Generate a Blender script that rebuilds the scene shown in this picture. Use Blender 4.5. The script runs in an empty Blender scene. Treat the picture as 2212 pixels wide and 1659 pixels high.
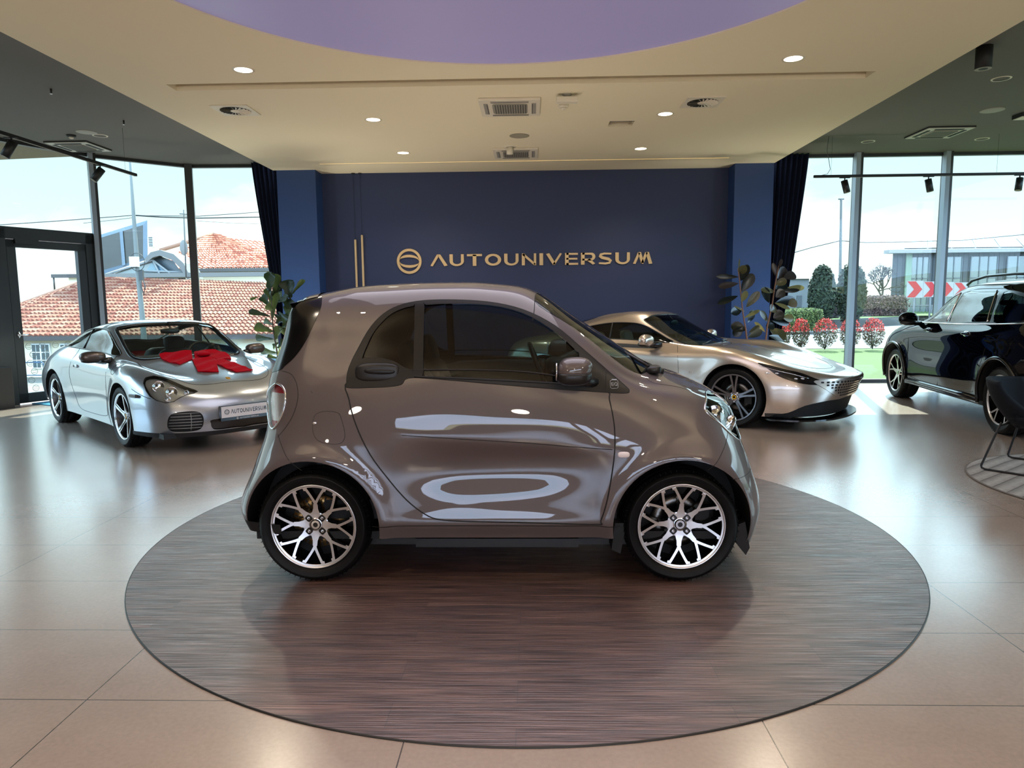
import bpy, bmesh, math, random
import numpy as np
from mathutils import Vector, Matrix, noise
from mathutils.bvhtree import BVHTree
PI = math.pi
random.seed(7)
S = bpy.context.scene
COL = S.collection

# ---------------------------------------------------------------- camera (real-world placement, solved from the room's lines)
F_PX, PITCH, YAW, ROLL, CAM_H = 1519., 0.115866, 0.0286468, -0.00959496, 1.425
CXP, CYP = 1106., 829.5
_fw = np.array([-math.sin(YAW)*math.cos(PITCH), math.cos(YAW)*math.cos(PITCH), -math.sin(PITCH)])
_r0 = np.array([math.cos(YAW), math.sin(YAW), 0.]); _u0 = np.cross(_r0, _fw)
_r = math.cos(ROLL)*_r0 + math.sin(ROLL)*_u0
_u = -math.sin(ROLL)*_r0 + math.cos(ROLL)*_u0
CAMP = np.array([0., 0., CAM_H])
def _ray(x, y): return _fw + _r*(x-CXP)/F_PX - _u*(y-CYP)/F_PX
def onZ(x, y, z=0.): d = _ray(x, y); return Vector(CAMP + d*(z-CAM_H)/d[2])
def onY(x, y, Y): d = _ray(x, y); return Vector(CAMP + d*Y/d[1])

cam = bpy.data.cameras.new('camera'); camo = bpy.data.objects.new('camera', cam); COL.objects.link(camo)
cam.sensor_fit = 'HORIZONTAL'; cam.sensor_width = 36.; cam.lens = 36.*F_PX/2212.
cam.clip_start = 0.05; cam.clip_end = 500
M = Matrix.Identity(4)
for i in range(3):
    M[i][0] = _r[i]; M[i][1] = _u[i]; M[i][2] = -_fw[i]; M[i][3] = CAMP[i]
camo.matrix_world = M
S.camera = camo

# ---------------------------------------------------------------- materials
MATS = {}
def _out(nt, sh):
    o = nt.nodes.new('ShaderNodeOutputMaterial'); nt.links.new(sh, o.inputs['Surface']); return o
def srgb(r, g, b):
    f = lambda c: (c/255/12.92) if c/255 <= .04045 else ((c/255+.055)/1.055)**2.4
    return (f(r), f(g), f(b))
def mat(name, rgb=(128, 128, 128), rough=.5, metal=0., coat=0., coat_r=.03, spec=.5, emit=None, es=0., noise_amt=0., noise_scale=20., bump=0., alpha=None):
    if name in MATS: return MATS[name]
    m = bpy.data.materials.new(name); m.use_nodes = True; nt = m.node_tree; nt.nodes.clear()
    b = nt.nodes.new('ShaderNodeBsdfPrincipled')
    c = srgb(*rgb)
    b.inputs['Base Color'].default_value = (*c, 1); b.inputs['Roughness'].default_value = rough
    b.inputs['Metallic'].default_value = metal; b.inputs['Coat Weight'].default_value = coat
    b.inputs['Coat Roughness'].default_value = coat_r; b.inputs['Specular IOR Level'].default_value = spec
    if emit is not None:
        b.inputs['Emission Color'].default_value = (*srgb(*emit), 1); b.inputs['Emission Strength'].default_value = es
    if noise_amt > 0 or bump > 0:
        tc = nt.nodes.new('ShaderNodeTexCoord'); n = nt.nodes.new('ShaderNodeTexNoise')
        n.inputs['Scale'].default_value = noise_scale; n.inputs['Detail'].default_value = 5
        nt.links.new(tc.outputs['Object'], n.inputs['Vector'])
        if noise_amt > 0:
            mx = nt.nodes.new('ShaderNodeMix'); mx.data_type = 'RGBA'
            mx.inputs[6].default_value = (*[v*(1-noise_amt) for v in c], 1); mx.inputs[7].default_value = (*[min(1, v*(1+noise_amt)) for v in c], 1)
            nt.links.new(n.outputs['Fac'], mx.inputs[0]); nt.links.new(mx.outputs[2], b.inputs['Base Color'])
        if bump > 0:
            bp = nt.nodes.new('ShaderNodeBump'); bp.inputs['Strength'].default_value = bump; bp.inputs['Distance'].default_value = .01
            nt.links.new(n.outputs['Fac'], bp.inputs['Height']); nt.links.new(bp.outputs['Normal'], b.inputs['Normal'])
    _out(nt, b.outputs[0]); MATS[name] = m
    return m
def glass(name, tint=(200, 215, 210), refl=1.0, rough=0.0, ior=1.5):
    """single sheet glass: tinted transmission + fresnel reflection"""
    if name in MATS: return MATS[name]
    m = bpy.data.materials.new(name); m.use_nodes = True; nt = m.node_tree; nt.nodes.clear()
    t = nt.nodes.new('ShaderNodeBsdfTransparent'); t.inputs['Color'].default_value = (*srgb(*tint), 1)
    g = nt.nodes.new('ShaderNodeBsdfGlossy'); g.inputs['Roughness'].default_value = rough
    # Schlick fresnel, the same from both faces of the sheet
    ge = nt.nodes.new('ShaderNodeNewGeometry'); dt = nt.nodes.new('ShaderNodeVectorMath'); dt.operation = 'DOT_PRODUCT'
    nt.links.new(ge.outputs['Normal'], dt.inputs[0]); nt.links.new(ge.outputs['Incoming'], dt.inputs[1])
    ab = nt.nodes.new('ShaderNodeMath'); ab.operation = 'ABSOLUTE'; nt.links.new(dt.outputs['Value'], ab.inputs[0])
    om = nt.nodes.new('ShaderNodeMath'); om.operation = 'SUBTRACT'; om.inputs[0].default_value = 1.; nt.links.new(ab.outputs[0], om.inputs[1])
    pw = nt.nodes.new('ShaderNodeMath'); pw.operation = 'POWER'; pw.inputs[1].default_value = 5.; nt.links.new(om.outputs[0], pw.inputs[0])
    fr = nt.nodes.new('ShaderNodeMath'); fr.operation = 'MULTIPLY_ADD'; fr.inputs[1].default_value = .95; fr.inputs[2].default_value = .05*(ior/1.5); nt.links.new(pw.outputs[0], fr.inputs[0])
    mu = nt.nodes.new('ShaderNodeMath'); mu.operation = 'MULTIPLY'; mu.inputs[1].default_value = refl; mu.use_clamp = True
    mx = nt.nodes.new('ShaderNodeMixShader')
    nt.links.new(fr.outputs[0], mu.inputs[0]); nt.links.new(mu.outputs[0], mx.inputs[0])
    nt.links.new(t.outputs[0], mx.inputs[1]); nt.links.new(g.outputs[0], mx.inputs[2])
    _out(nt, mx.outputs[0]); MATS[name] = m
    return m
def paint(name, rgb, metal=.0, rough=.35, coat=1., spec=.5, inner=(20, 20, 22)):
    """car paint outside, dark lining on the back of the sheet"""
    if name in MATS: return MATS[name]
    m = bpy.data.materials.new(name); m.use_nodes = True; nt = m.node_tree; nt.nodes.clear()
    b = nt.nodes.new('ShaderNodeBsdfPrincipled'); c = srgb(*rgb)
    b.inputs['Base Color'].default_value = (*c, 1); b.inputs['Roughness'].default_value = rough
    b.inputs['Metallic'].default_value = metal; b.inputs['Coat Weight'].default_value = coat; b.inputs['Coat Roughness'].default_value = .015; b.inputs['Specular IOR Level'].default_value = spec
    i = nt.nodes.new('ShaderNodeBsdfPrincipled'); i.inputs['Base Color'].default_value = (*srgb(*inner), 1); i.inputs['Roughness'].default_value = .8
    ge = nt.nodes.new('ShaderNodeNewGeometry'); mx = nt.nodes.new('ShaderNodeMixShader')
    nt.links.new(ge.outputs['Backfacing'], mx.inputs[0]); nt.links.new(b.outputs[0], mx.inputs[1]); nt.links.new(i.outputs[0], mx.inputs[2])
    _out(nt, mx.outputs[0]); MATS[name] = m
    return m

# ---------------------------------------------------------------- mesh builder
class MB:
    def __init__(s): s.v = []; s.f = []; s.mi = []; s.sm = []
    def add(s, vs, fs, mi=0, smooth=False):
        o = len(s.v); s.v += [tuple(v) for v in vs]
        for f in fs: s.f.append([o+i for i in f]); s.mi.append(mi); s.sm.append(smooth)
        return s
    def box(s, a, b, mi=0, T=None):
        x0, y0, z0 = a; x1, y1, z1 = b
        vs = [Vector(p) for p in ((x0,y0,z0),(x1,y0,z0),(x1,y1,z0),(x0,y1,z0),(x0,y0,z1),(x1,y0,z1),(x1,y1,z1),(x0,y1,z1))]
        if T is not None: vs = [T @ v for v in vs]
        return s.add(vs, [(0,3,2,1),(4,5,6,7),(0,1,5,4),(1,2,6,5),(2,3,7,6),(3,0,4,7)], mi)
    def tube(s, pts, r, n=8, mi=0, caps=True, closed=False):
        pts = [Vector(p) for p in pts]; N = len(pts); rr = r if isinstance(r, (list, tuple)) else [r]*N
        vs = []; up = None
        for i, p in enumerate(pts):
            if closed: t = (pts[(i+1) % N]-pts[i-1])
            else: t = pts[min(i+1, N-1)]-pts[max(i-1, 0)]
            t = t.normalized() if t.length > 1e-9 else Vector((0, 0, 1))
            if up is None: up = Vector((0, 0, 1)) if abs(t.z) < .9 else Vector((1, 0, 0))
            a = t.cross(up)
            if a.length < 1e-6: a = t.cross(Vector((0, 1, 0)))
            a.normalize(); b = a.cross(t).normalized(); up = b
            for k in range(n):
                an = 2*PI*k/n; vs.append(p + (a*math.cos(an)+b*math.sin(an))*rr[i])
        fs = []
        for i in range(N if closed else N-1):
            j = (i+1) % N
            for k in range(n): fs.append((i*n+k, i*n+(k+1) % n, j*n+(k+1) % n, j*n+k))
        if caps and not closed: fs += [tuple(range(n-1, -1, -1)), tuple((N-1)*n+k for k in range(n))]
        return s.add(vs, fs, mi, True)
    def lathe(s, prof, n=32, mi=0, axis='z', c=(0, 0, 0), caps=False, smooth=True):
        """prof: (radius, height) pairs revolved round an axis through c"""
        vs = []; c = Vector(c)
        for (r_, h) in prof:
            for k in range(n):
                a = 2*PI*k/n; p = (r_*math.cos(a), r_*math.sin(a), h)
                if axis == 'y': p = (p[0], p[2], p[1])
                elif axis == 'x': p = (p[2], p[0], p[1])
                vs.append(c+Vector(p))
        fs = []
        for i in range(len(prof)-1):
            for k in range(n): fs.append((i*n+k, i*n+(k+1) % n, (i+1)*n+(k+1) % n, (i+1)*n+k))
        if caps: fs += [tuple(range(n-1, -1, -1)), tuple((len(prof)-1)*n+k for k in range(n))]
        return s.add(vs, fs, mi, smooth)
    def prism(s, poly, h0, h1, T=None, mi=0, mi_side=None, caps=True):
        """poly in local xy, extruded along local z from h0 to h1"""
        n = len(poly); vs = [Vector((p[0], p[1], h0)) for p in poly]+[Vector((p[0], p[1], h1)) for p in poly]
        if T is not None: vs = [T @ v for v in vs]
        o = len(s.v); s.v += [tuple(v) for v in vs]
        if caps:
            s.f += [[o+i for i in range(n-1, -1, -1)], [o+n+i for i in range(n)]]; s.mi += [mi, mi]; s.sm += [False, False]
        for i in range(n):
            j = (i+1) % n; s.f.append([o+i, o+j, o+n+j, o+n+i]); s.mi.append(mi if mi_side is None else mi_side); s.sm.append(False)
        return s
    def sup(s, c, a, e=(.5, .5), n=(20, 12), mi=0, T=None, fn=None):
        """superellipsoid: rounded solid with half sizes a"""
        sp = lambda v, p: math.copysign(abs(v)**p, v)
        vs = []; c = Vector(c)
        for j in range(n[1]+1):
            ph = -PI/2+PI*j/n[1]
            for i in range(n[0]):
                th = 2*PI*i/n[0]
                p = Vector((a[0]*sp(math.cos(ph), e[1])*sp(math.cos(th), e[0]), a[1]*sp(math.cos(ph), e[1])*sp(math.sin(th), e[0]), a[2]*sp(math.sin(ph), e[1])))
                if fn: p = fn(p)
                if T is not None: p = T @ p
                vs.append(c+p)
        fs = [(j*n[0]+i, j*n[0]+(i+1) % n[0], (j+1)*n[0]+(i+1) % n[0], (j+1)*n[0]+i) for j in range(n[1]) for i in range(n[0])]
        return s.add(vs, fs, mi, True)
    def grid(s, fn, nu, nv, mi=0, smooth=True, closed_u=False):
        vs = [fn(i/nu, j/nv) for j in range(nv+1) for i in range(nu if closed_u else nu+1)]
        w = nu if closed_u else nu+1; fs = []
        for j in range(nv):
            for i in range(nu): fs.append((j*w+i, j*w+(i+1) % w, (j+1)*w+(i+1) % w, (j+1)*w+i))
        return s.add(vs, fs, mi, smooth)
    def build(s, name, mats, parent=None, loc=None):
        me = bpy.data.meshes.new(name); me.from_pydata(s.v, [], s.f)
        if not isinstance(mats, (list, tuple)): mats = [mats]
        for m in mats: me.materials.append(m)
        me.polygons.foreach_set('material_index', s.mi); me.polygons.foreach_set('use_smooth', s.sm)
        me.validate(); me.update()
        o = bpy.data.objects.new(name, me); COL.objects.link(o)
        if loc is not None: o.location = loc
        if parent is not None: o.parent = parent
        return o
def bev(o, w=.01, seg=2, ang=.6):
    m = o.modifiers.new('b', 'BEVEL'); m.width = w; m.segments = seg; m.limit_method = 'ANGLE'; m.angle_limit = ang
    return o
def thing(name, label, cat, loc=(0, 0, 0), rz=0., group=None):
    o = bpy.data.objects.new(name, None); COL.objects.link(o); o.location = loc; o.rotation_euler = (0, 0, rz)
    o.empty_display_size = .1
    o['label'] = label; o['category'] = cat
    if group: o['group'] = group
    return o
def tag(o, label, cat, group=None):
    o['label'] = label; o['category'] = cat
    if group: o['group'] = group
    return o
def struct(o): o['kind'] = 'structure'; return o
def copy_tree(o, parent=None):
    c = o.copy(); COL.objects.link(c)
    if parent is not None: c.parent = parent
    for ch in list(o.children): copy_tree(ch, c)
    return c
def smooth_poly(pts, n=6, closed=True):
    """Catmull-Rom through 2D points"""
    P = [Vector(p) for p in pts]; N = len(P); out = []
    rng = range(N) if closed else range(N-1)
    for i in rng:
        if closed: a, b, c, d = P[i-1], P[i], P[(i+1) % N], P[(i+2) % N]
        else: a, b, c, d = P[max(i-1, 0)], P[i], P[i+1], P[min(i+2, N-1)]
        for k in range(n):
            t = k/n
            out.append(.5*((2*b)+(c-a)*t+(2*a-5*b+4*c-d)*t*t+(3*b-a-3*c+d)*t**3))
    if not closed: out.append(P[-1])
    return out
# ---------------------------------------------------------------- car body machinery
def _cr(P, knots, dens):
    """centripetal-free cubic (Catmull-Rom, non-uniform knots) through rows of P along axis 0; P[n,...]"""
    n = len(P); out = []; ts = []
    for i in range(1, n-2):
        k = dens
        for q in range(k):
            ts.append((i, q/k))
    ts.append((n-3, 1.0))
    for i, t in ts:
        t0, t1, t2, t3 = knots[i-1], knots[i], knots[i+1], knots[i+2]
        h = t2-t1
        m1 = ((P[i]-P[i-1])/(t1-t0)*(t2-t1) + (P[i+1]-P[i])/(t2-t1)*(t1-t0))/(t2-t0)
        m2 = ((P[i+1]-P[i])/(t2-t1)*(t3-t2) + (P[i+2]-P[i+1])/(t3-t2)*(t2-t1))/(t3-t1)
        a = 2*t**3-3*t*t+1; b = t**3-2*t*t+t; c = -2*t**3+3*t*t; d = t**3-t*t
        out.append(a*P[i]+b*h*m1+c*P[i+1]+d*h*m2)
    return np.array(out)
class Body:
    """half body shell as a smooth patch; panels are then cut out of it along their true outlines"""
    def __init__(s, rows, scale, du=10, dv=8, disp=None, nsm=3):
        P = np.array(rows, float)*scale            # [row, station, 3]
        P = P.transpose(1, 0, 2)                   # [station,row,3]
        mir = P.copy(); mir[:, :, 1] *= -1
        P = np.concatenate([mir[2:0:-1], P, mir[-2:-4:-1]], 0)
        mir = P.copy(); mir[:, :, 1] *= -1
        lo = 2*P[:, :1]-P[:, 1:2]
        P = np.concatenate([lo, P, mir[:, -2:-4:-1]], 1)
        def kn(A):
            d = np.linalg.norm(A[1:]-A[:-1], axis=2).mean(1)**.75
            return np.concatenate([[0], np.cumsum(d+1e-4)])
        ku = kn(P); 
        Q = _cr(P[1:-1], ku[1:-1], du)              # stations 0..N-1
        kv = kn(Q.transpose(1, 0, 2)); R = _cr(Q.transpose(1, 0, 2)[:-1], kv[:-1], dv)   # rows 0..m-1
        G = R.transpose(1, 0, 2)                   # [U,V,3]
        G[:, -1, 1] = 0; G[0, :, 1] = 0; G[-1, :, 1] = 0
        G[:, :, 1] = np.maximum(G[:, :, 1], 0)
        G = s.relax(G, 2)
        if disp is not None: G = disp(G, scale)
        s.G = G; U, V = G.shape[:2]
        # normals
        def nrm(G):
            E = np.concatenate([G[1:3][::-1]*[1, -1, 1], G, G[-3:-1][::-1]*[1, -1, 1]], 0)
            E = np.concatenate([2*E[:, :1]-E[:, 1:2], E, E[:, -2:-1]*[1, -1, 1]], 1)
            du_ = E[3:-1, 1:-1]-E[1:-3, 1:-1]; dv_ = E[2:-2, 2:]-E[2:-2, :-2]
            n = np.cross(du_, dv_); return n/np.maximum(np.linalg.norm(n, axis=2, keepdims=True), 1e-9)
        N = nrm(G)
        for _ in range(nsm):
            A = N.copy()
            A[1:-1] += .5*(N[2:]+N[:-2]); A[:, 1:-1] += .5*(N[:, 2:]+N[:, :-2])
            N = A/np.maximum(np.linalg.norm(A, axis=2, keepdims=True), 1e-9)
        if N[U//2, V//3, 1] < 0: N = -N; s.flip = True
        else: s.flip = False
        s.N = N
        bm = bmesh.new(); s.bm = bm
        s.nl = bm.verts.layers.float_vector.new('nr'); s.rl = bm.faces.layers.int.new('reg')
        vs = [[bm.verts.new(G[i, j]) for j in range(V)] for i in range(U)]
        for i in range(U):
            for j in range(V): vs[i][j][s.nl] = Vector(N[i, j])
        for i in range(U-1):
            for j in range(V-1):
                q = [vs[i][j], vs[i+1][j], vs[i+1][j+1], vs[i][j+1]]
                if s.flip: q.reverse()
                try: bm.faces.new(q)
                except ValueError: pass
        bmesh.ops.remove_doubles(bm, verts=bm.verts, dist=2e-5)
        s.bvh = BVHTree.FromBMesh(bm)
        s.names = {0: 'body_shell'}
    @staticmethod
    def relax(G, n):
        for _ in range(n):
            A = G.copy(); A[1:-1, 1:-1] = .5*G[1:-1, 1:-1]+.125*(G[2:, 1:-1]+G[:-2, 1:-1]+G[1:-1, 2:]+G[1:-1, :-2]); G = A
        return G
    def cut(s, name, poly, ax=(0, 2), filt=None, only=None):
        """cut the region of the shell that lies inside poly (projected on the two axes) into its own panel"""
        rid = [k for k, v in s.names.items() if v == name]
        rid = rid[0] if rid else len(s.names)
        s.names[rid] = name
        bm = s.bm; a0, a1 = ax; k = 3-a0-a1
        P = [(float(p[0]), float(p[1])) for p in poly]
        x0, x1 = min(p[0] for p in P), max(p[0] for p in P); y0, y1 = min(p[1] for p in P), max(p[1] for p in P)
        def bb(f):
            c0 = [v.co[a0] for v in f.verts]; c1 = [v.co[a1] for v in f.verts]
            return min(c0), max(c0), min(c1), max(c1)
        ok = lambda f: (filt is None or filt(f)) and (only is None or f[s.rl] in only)
        cand = {}
        for f in bm.faces:
            b = bb(f)
            if b[1] >= x0 and b[0] <= x1 and b[3] >= y0 and b[2] <= y1 and ok(f): cand[f] = b
        n = len(P)
        for i in range(n):
            p, q = P[i], P[(i+1) % n]
            if math.hypot(p[0]-q[0], p[1]-q[1]) < 1e-5: continue
            sx0, sx1 = min(p[0], q[0])-1e-4, max(p[0], q[0])+1e-4; sy0, sy1 = min(p[1], q[1])-1e-4, max(p[1], q[1])+1e-4
            fs = [f for f, b in cand.items() if b[1] >= sx0 and b[0] <= sx1 and b[3] >= sy0 and b[2] <= sy1]
            if not fs: continue
            es = set(e for f in fs for e in f.edges); vs = set(v for f in fs for v in f.verts)
            co = [0, 0, 0]; co[a0], co[a1] = p; no = [0, 0, 0]; no[a0] = q[1]-p[1]; no[a1] = -(q[0]-p[0])
            for f in fs: cand.pop(f)
            r = bmesh.ops.bisect_plane(bm, geom=list(vs)+list(es)+fs, dist=1e-5, plane_co=co, plane_no=no)
            for g in r['geom']:
                if isinstance(g, bmesh.types.BMFace) and g.is_valid: cand[g] = bb(g)
            for f in fs:
                if f.is_valid: cand[f] = bb(f)
        for f in list(cand):
            if not f.is_valid or not ok(f): continue
            c = f.calc_center_median(); X, Y = c[a0], c[a1]; ins = False; j = n-1
            for i in range(n):
                xi, yi = P[i]; xj, yj = P[j]
                if (yi > Y) != (yj > Y) and X < (xj-xi)*(Y-yi)/(yj-yi)+xi: ins = not ins
                j = i
            if ins: f[s.rl] = rid
        return rid
    def hit(s, a, b, ax=(0, 2), side=1):
        """point + normal on the shell, seen along the third axis"""
        k = 3-ax[0]-ax[1]; o = [0, 0, 0]; o[ax[0]] = a; o[ax[1]] = b; o[k] = 6*side
        d = [0, 0, 0]; d[k] = -side
        h = s.bvh.ray_cast(Vector(o), Vector(d))
        if h[0] is None:
            h = s.bvh.find_nearest(Vector([o[i] if i != k else .6*side for i in range(3)]))
        n = h[1].copy()
        if n.dot(Vector(d)) > 0: n = -n
        return h[0].copy(), n
    def emit(s, parent, spec, drop=('cut_out',)):
        """spec: name -> (part_name, material, sides, offset); builds each panel (both sides or one object per side)"""
        bm = s.bm; bm.faces.ensure_lookup_table(); out = {}
        faces = {}
        for f in bm.faces: faces.setdefault(f[s.rl], []).append(f)
        for rid, fs in faces.items():
            nm = s.names[rid]
            if nm in drop: continue
            part, m, split, off = spec[nm]
            for sides in (((1,), (-1,)) if split else ((1, -1),)):
                V = []; Fc = []; NN = []
                for sd in sides:
                    idx = {}
                    for f in fs:
                        q = []
                        for v in f.verts:
                            if v not in idx:
                                idx[v] = len(V); n = Vector(v[s.nl])
                                if n.length < 1e-6: n = v.normal.copy()
                                n.normalize(); c = v.co+n*off
                                V.append((c.x, c.y*sd, c.z)); NN.append((n.x, n.y*sd, n.z))
                            q.append(idx[v])
                        if sd < 0: q.reverse()
                        Fc.append(q)
                me = bpy.data.meshes.new(part); me.from_pydata(V, [], Fc); me.materials.append(m)
                me.polygons.foreach_set('use_smooth', [True]*len(Fc))
                me.update()
                me.normals_split_custom_set_from_vertices(NN)
                o = bpy.data.objects.new(part, me); COL.objects.link(o); o.parent = parent
                out.setdefault(nm, []).append(o)
        return out
    def line(s, pts, ax=(0, 2), side=1, n=4, closed=False, off=0., smooth=True, filt_side=1):
        """polyline laid on the shell"""
        P = smooth_poly(pts, n, closed) if smooth else [Vector(p) for p in pts]
        out = []
        for p in P:
            c, nn = s.hit(p[0], p[1], ax, 1); c = c+nn*off; c.y *= side; out.append(c)
        return out
    def seam(s, mb, pts, ax=(0, 2), r=.0025, closed=False, sides=(1, -1), n=4, off=0., smooth=True):
        for sd in sides: mb.tube(s.line(pts, ax, sd, n, closed, off, smooth), r, 5, closed=closed)

def arch_liner(mb, body, cx, cz, R, depth=.30, a0=-20, a1=200, n=40):
    """dark tunnel behind the wheel opening, both sides"""
    for sd in (1, -1):
        vs = []
        for i in range(n+1):
            a = math.radians(a0+(a1-a0)*i/n); x, z = cx+R*math.cos(a), cz+R*math.sin(a)
            c, _ = body.hit(x, z); y = c.y
            vs += [(x, y*sd, z), (x, (y-.02)*sd, z), (cx+(R-.0)*math.cos(a), (y-depth)*sd, z)]
        fs = []
        for i in range(n):
            for k in (0, 1): fs.append((3*i+k, 3*i+k+1, 3*i+4+k, 3*i+3+k))
        mb.add(vs, fs, 0, True)
        # closing disc
        y = body.hit(cx, cz+R*.9)[0].y-depth
        mb.add([(cx, y*sd, cz)]+[(cx+R*math.cos(math.radians(a0+(a1-a0)*i/n)), y*sd, cz+R*math.sin(math.radians(a0+(a1-a0)*i/n))) for i in range(n+1)],
               [(0, i+1, i+2) for i in range(n)], 0)

def strip(mb, pts, wid, dep, thick=.03, mi=0, mis=1, n=6):
    """spoke: strip following 2D pts (x,z plane) with widths; front face depth = dep(r); sides go back by thick. front faces +y"""
    P = smooth_poly(pts, n, False); N = len(P); vs = []
    W = []
    for i in range(N):
        t = i/(N-1)*(len(wid)-1); k = min(int(t), len(wid)-2); W.append(wid[k]+(wid[k+1]-wid[k])*(t-k))
    for i, p in enumerate(P):
        t = (P[min(i+1, N-1)]-P[max(i-1, 0)]).normalized(); nn = Vector((-t.y, t.x))
        for sgn in (-1, 1):
            q = p+nn*sgn*W[i]/2; d = dep(q.length)
            vs.append((q.x, d, q.y)); q2 = p+nn*sgn*(W[i]/2+.004); vs.append((q2.x, d-thick, q2.y))
    fs = []; ms = []
    for i in range(N-1):
        a = 4*i; b = 4*(i+1)
        mb.add([vs[a], vs[a+2], vs[b+2], vs[b]], [(0, 1, 2, 3)], mi)
        mb.add([vs[a], vs[b], vs[b+1], vs[a+1]], [(0, 1, 2, 3)], mis)
        mb.add([vs[a+2], vs[a+3], vs[b+3], vs[b+2]], [(0, 1, 2, 3)], mis)

def tyre_mesh(R, rim, w, n=96):
    """tyre, outer face at y=0, body extends to y=-w"""
    mb = MB(); h = R-rim
    prof = [(rim-.012, -.022), (rim+.002, -.010), (rim+.012, -.004), (rim+h*.30, .004), (rim+h*.55, .004), (rim+h*.60, .0065), (rim+h*.63, .0035), (rim+h*.80, -.004), (R-.014, -.014), (R-.004, -.024), (R, -.040),
            (R, -w*.32), (R-.007, -w*.325), (R-.007, -w*.345), (R, -w*.35), (R, -w*.65), (R-.007, -w*.655), (R-.007, -w*.675), (R, -w*.68), (R, -w+.03), (R-.02, -w+.008), (rim+h*.5, -w), (rim, -w+.015)]
    mb.lathe([(r_, y) for r_, y in prof], n, 0, 'y')
    # shoulder blocks
    for k in range(64):
        a = 2*PI*k/64; T = Matrix.Rotation(a, 4, 'Y')
        mb.box((R-.010, -.034, -.0008), (R+.0002, -.012, .0008), 0, T)
    return mb
# ---------------------------------------------------------------- wheels
M_rub = mat('tyre rubber', (6, 6, 7), .55, spec=.25, bump=.1, noise_scale=90)
M_blk = mat('gloss black', (8, 8, 9), .18, spec=.6)
M_alu = mat('machined aluminium', (222, 218, 216), .32, metal=.85)
M_chr = mat('chrome', (225, 225, 228), .10, metal=1.)
M_disc = mat('brake disc steel', (120, 116, 110), .35, metal=1.)
M_brz = mat('bronze drum', (190, 150, 95), .4, metal=.9)
M_dark = mat('matte black', (14, 14, 15), .65)
M_wgrey = mat('grey alloy', (125, 125, 130), .3, metal=.9)

def polar(r, deg): a = math.radians(deg); return (r*math.cos(a), r*math.sin(a))
def wheel_base(R, rim, w, face, side, lip, name='wheel', parent=None):
    """returns MB of the rim and its barrel; caller adds spokes"""
    mb = MB()
    mb.lathe([(rim-.010, -.016), (rim-.004, -.003), (rim, -.006), (rim-.001, -.012)], 72, 0, 'y')
    mb.lathe([(rim-lip, -.020), (rim-.010, -.014), (rim-.006, -.008)], 72, 0, 'y'); mb.lathe([(rim-.0165, -.0145), (rim-.008, -.0125)], 72, 0, 'y')
    mb.lathe([(rim-lip, -.020), (rim-lip-.004, -.045), (rim-lip-.010, -.10), (rim-lip-.012, -w+.02)], 72, 1, 'y')
    return mb
def finish_wheel(mb, R, rim, w, face, side, drum=True, caliper=None, cap=None, lugs=4, lug_r=.045, hub_y=-.045, cap_r=.027, lug_hole=True, off=45):
    o = mb.build('wheel', [face, side])
    t = tyre_mesh(R, rim, w).build('tyre', M_rub, o)
    d = MB()
    rr = rim*.62
    d.lathe([(.04, -.115), (rr*.55, -.115), (rr*.56, -.108), (rr, -.108), (rr, -.125), (.04, -.125)], 48, 0, 'y')
    if not drum: d.box((-rr*1.12, -.135, -.07), (-rr*.62, -.085, .07), 1)
    if drum:
        for k in range(30):
            T = Matrix.Rotation(2*PI*k/30, 4, 'Y'); d.box((rr*.62, -.108, -.003), (rr*.80, -.104, .003), 1, T)
            d.box((rr*.84, -.108, -.004), (rr*.97, -.104, .004), 1, T)
    d.build('brake_disc', [M_brz if drum else M_disc, M_dark], o)
    h = MB(); h.lathe([(.0, -w+.04), (rim*.93, -w+.04)], 32, 0, 'y'); 
    h.lathe([(.02, -.16), (.06, -.16), (.06, -w), (.02, -w)], 20, 0, 'y'); h.build('hub_carrier', M_dark, o)
    c = MB(); c.lathe([(0, hub_y+.006), (cap_r*.45, hub_y+.006)], 24, 1, 'y'); c.lathe([(cap_r*.45, hub_y+.006), (cap_r*.8, hub_y+.006)], 24, 0 if cap is None else 2, 'y')
    c.lathe([(cap_r*.8, hub_y+.006), (cap_r, hub_y+.004), (cap_r, hub_y-.01)], 24, 1, 'y')
    c.lathe([(cap_r, hub_y+.001), (cap_r*1.25, hub_y+.001), (cap_r*1.3, hub_y-.004)], 24, 0, 'y')
    c.build('hub_cap', [M_chr, M_blk, cap or M_chr], o)
    for k in range(lugs):
        a = off+360*k/lugs; x, z = polar(lug_r, a); l = MB()
        if lug_hole:
            T = Matrix.Translation((x, 0, z)) @ Matrix.Rotation(math.radians(-a), 4, 'Y') @ Matrix.Rotation(PI/2, 4, 'X')
            sq = [(.016*math.copysign(abs(math.cos(u))**.45, math.cos(u)), .016*math.copysign(abs(math.sin(u))**.45, math.sin(u))) for u in [2*PI*q/24 for q in range(24)]]
            l.prism(sq, -hub_y-.0035, -hub_y+.004, T, 1)
        l.lathe([(0, hub_y+.0035), (.003, hub_y+.0035), (.003, hub_y+.006), (.0075, hub_y+.006), (.009, hub_y-.01)], 12, 0, 'y', (x, 0, z))
        l.build('lug_nut', [M_chr, M_blk], o)
    return o

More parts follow.
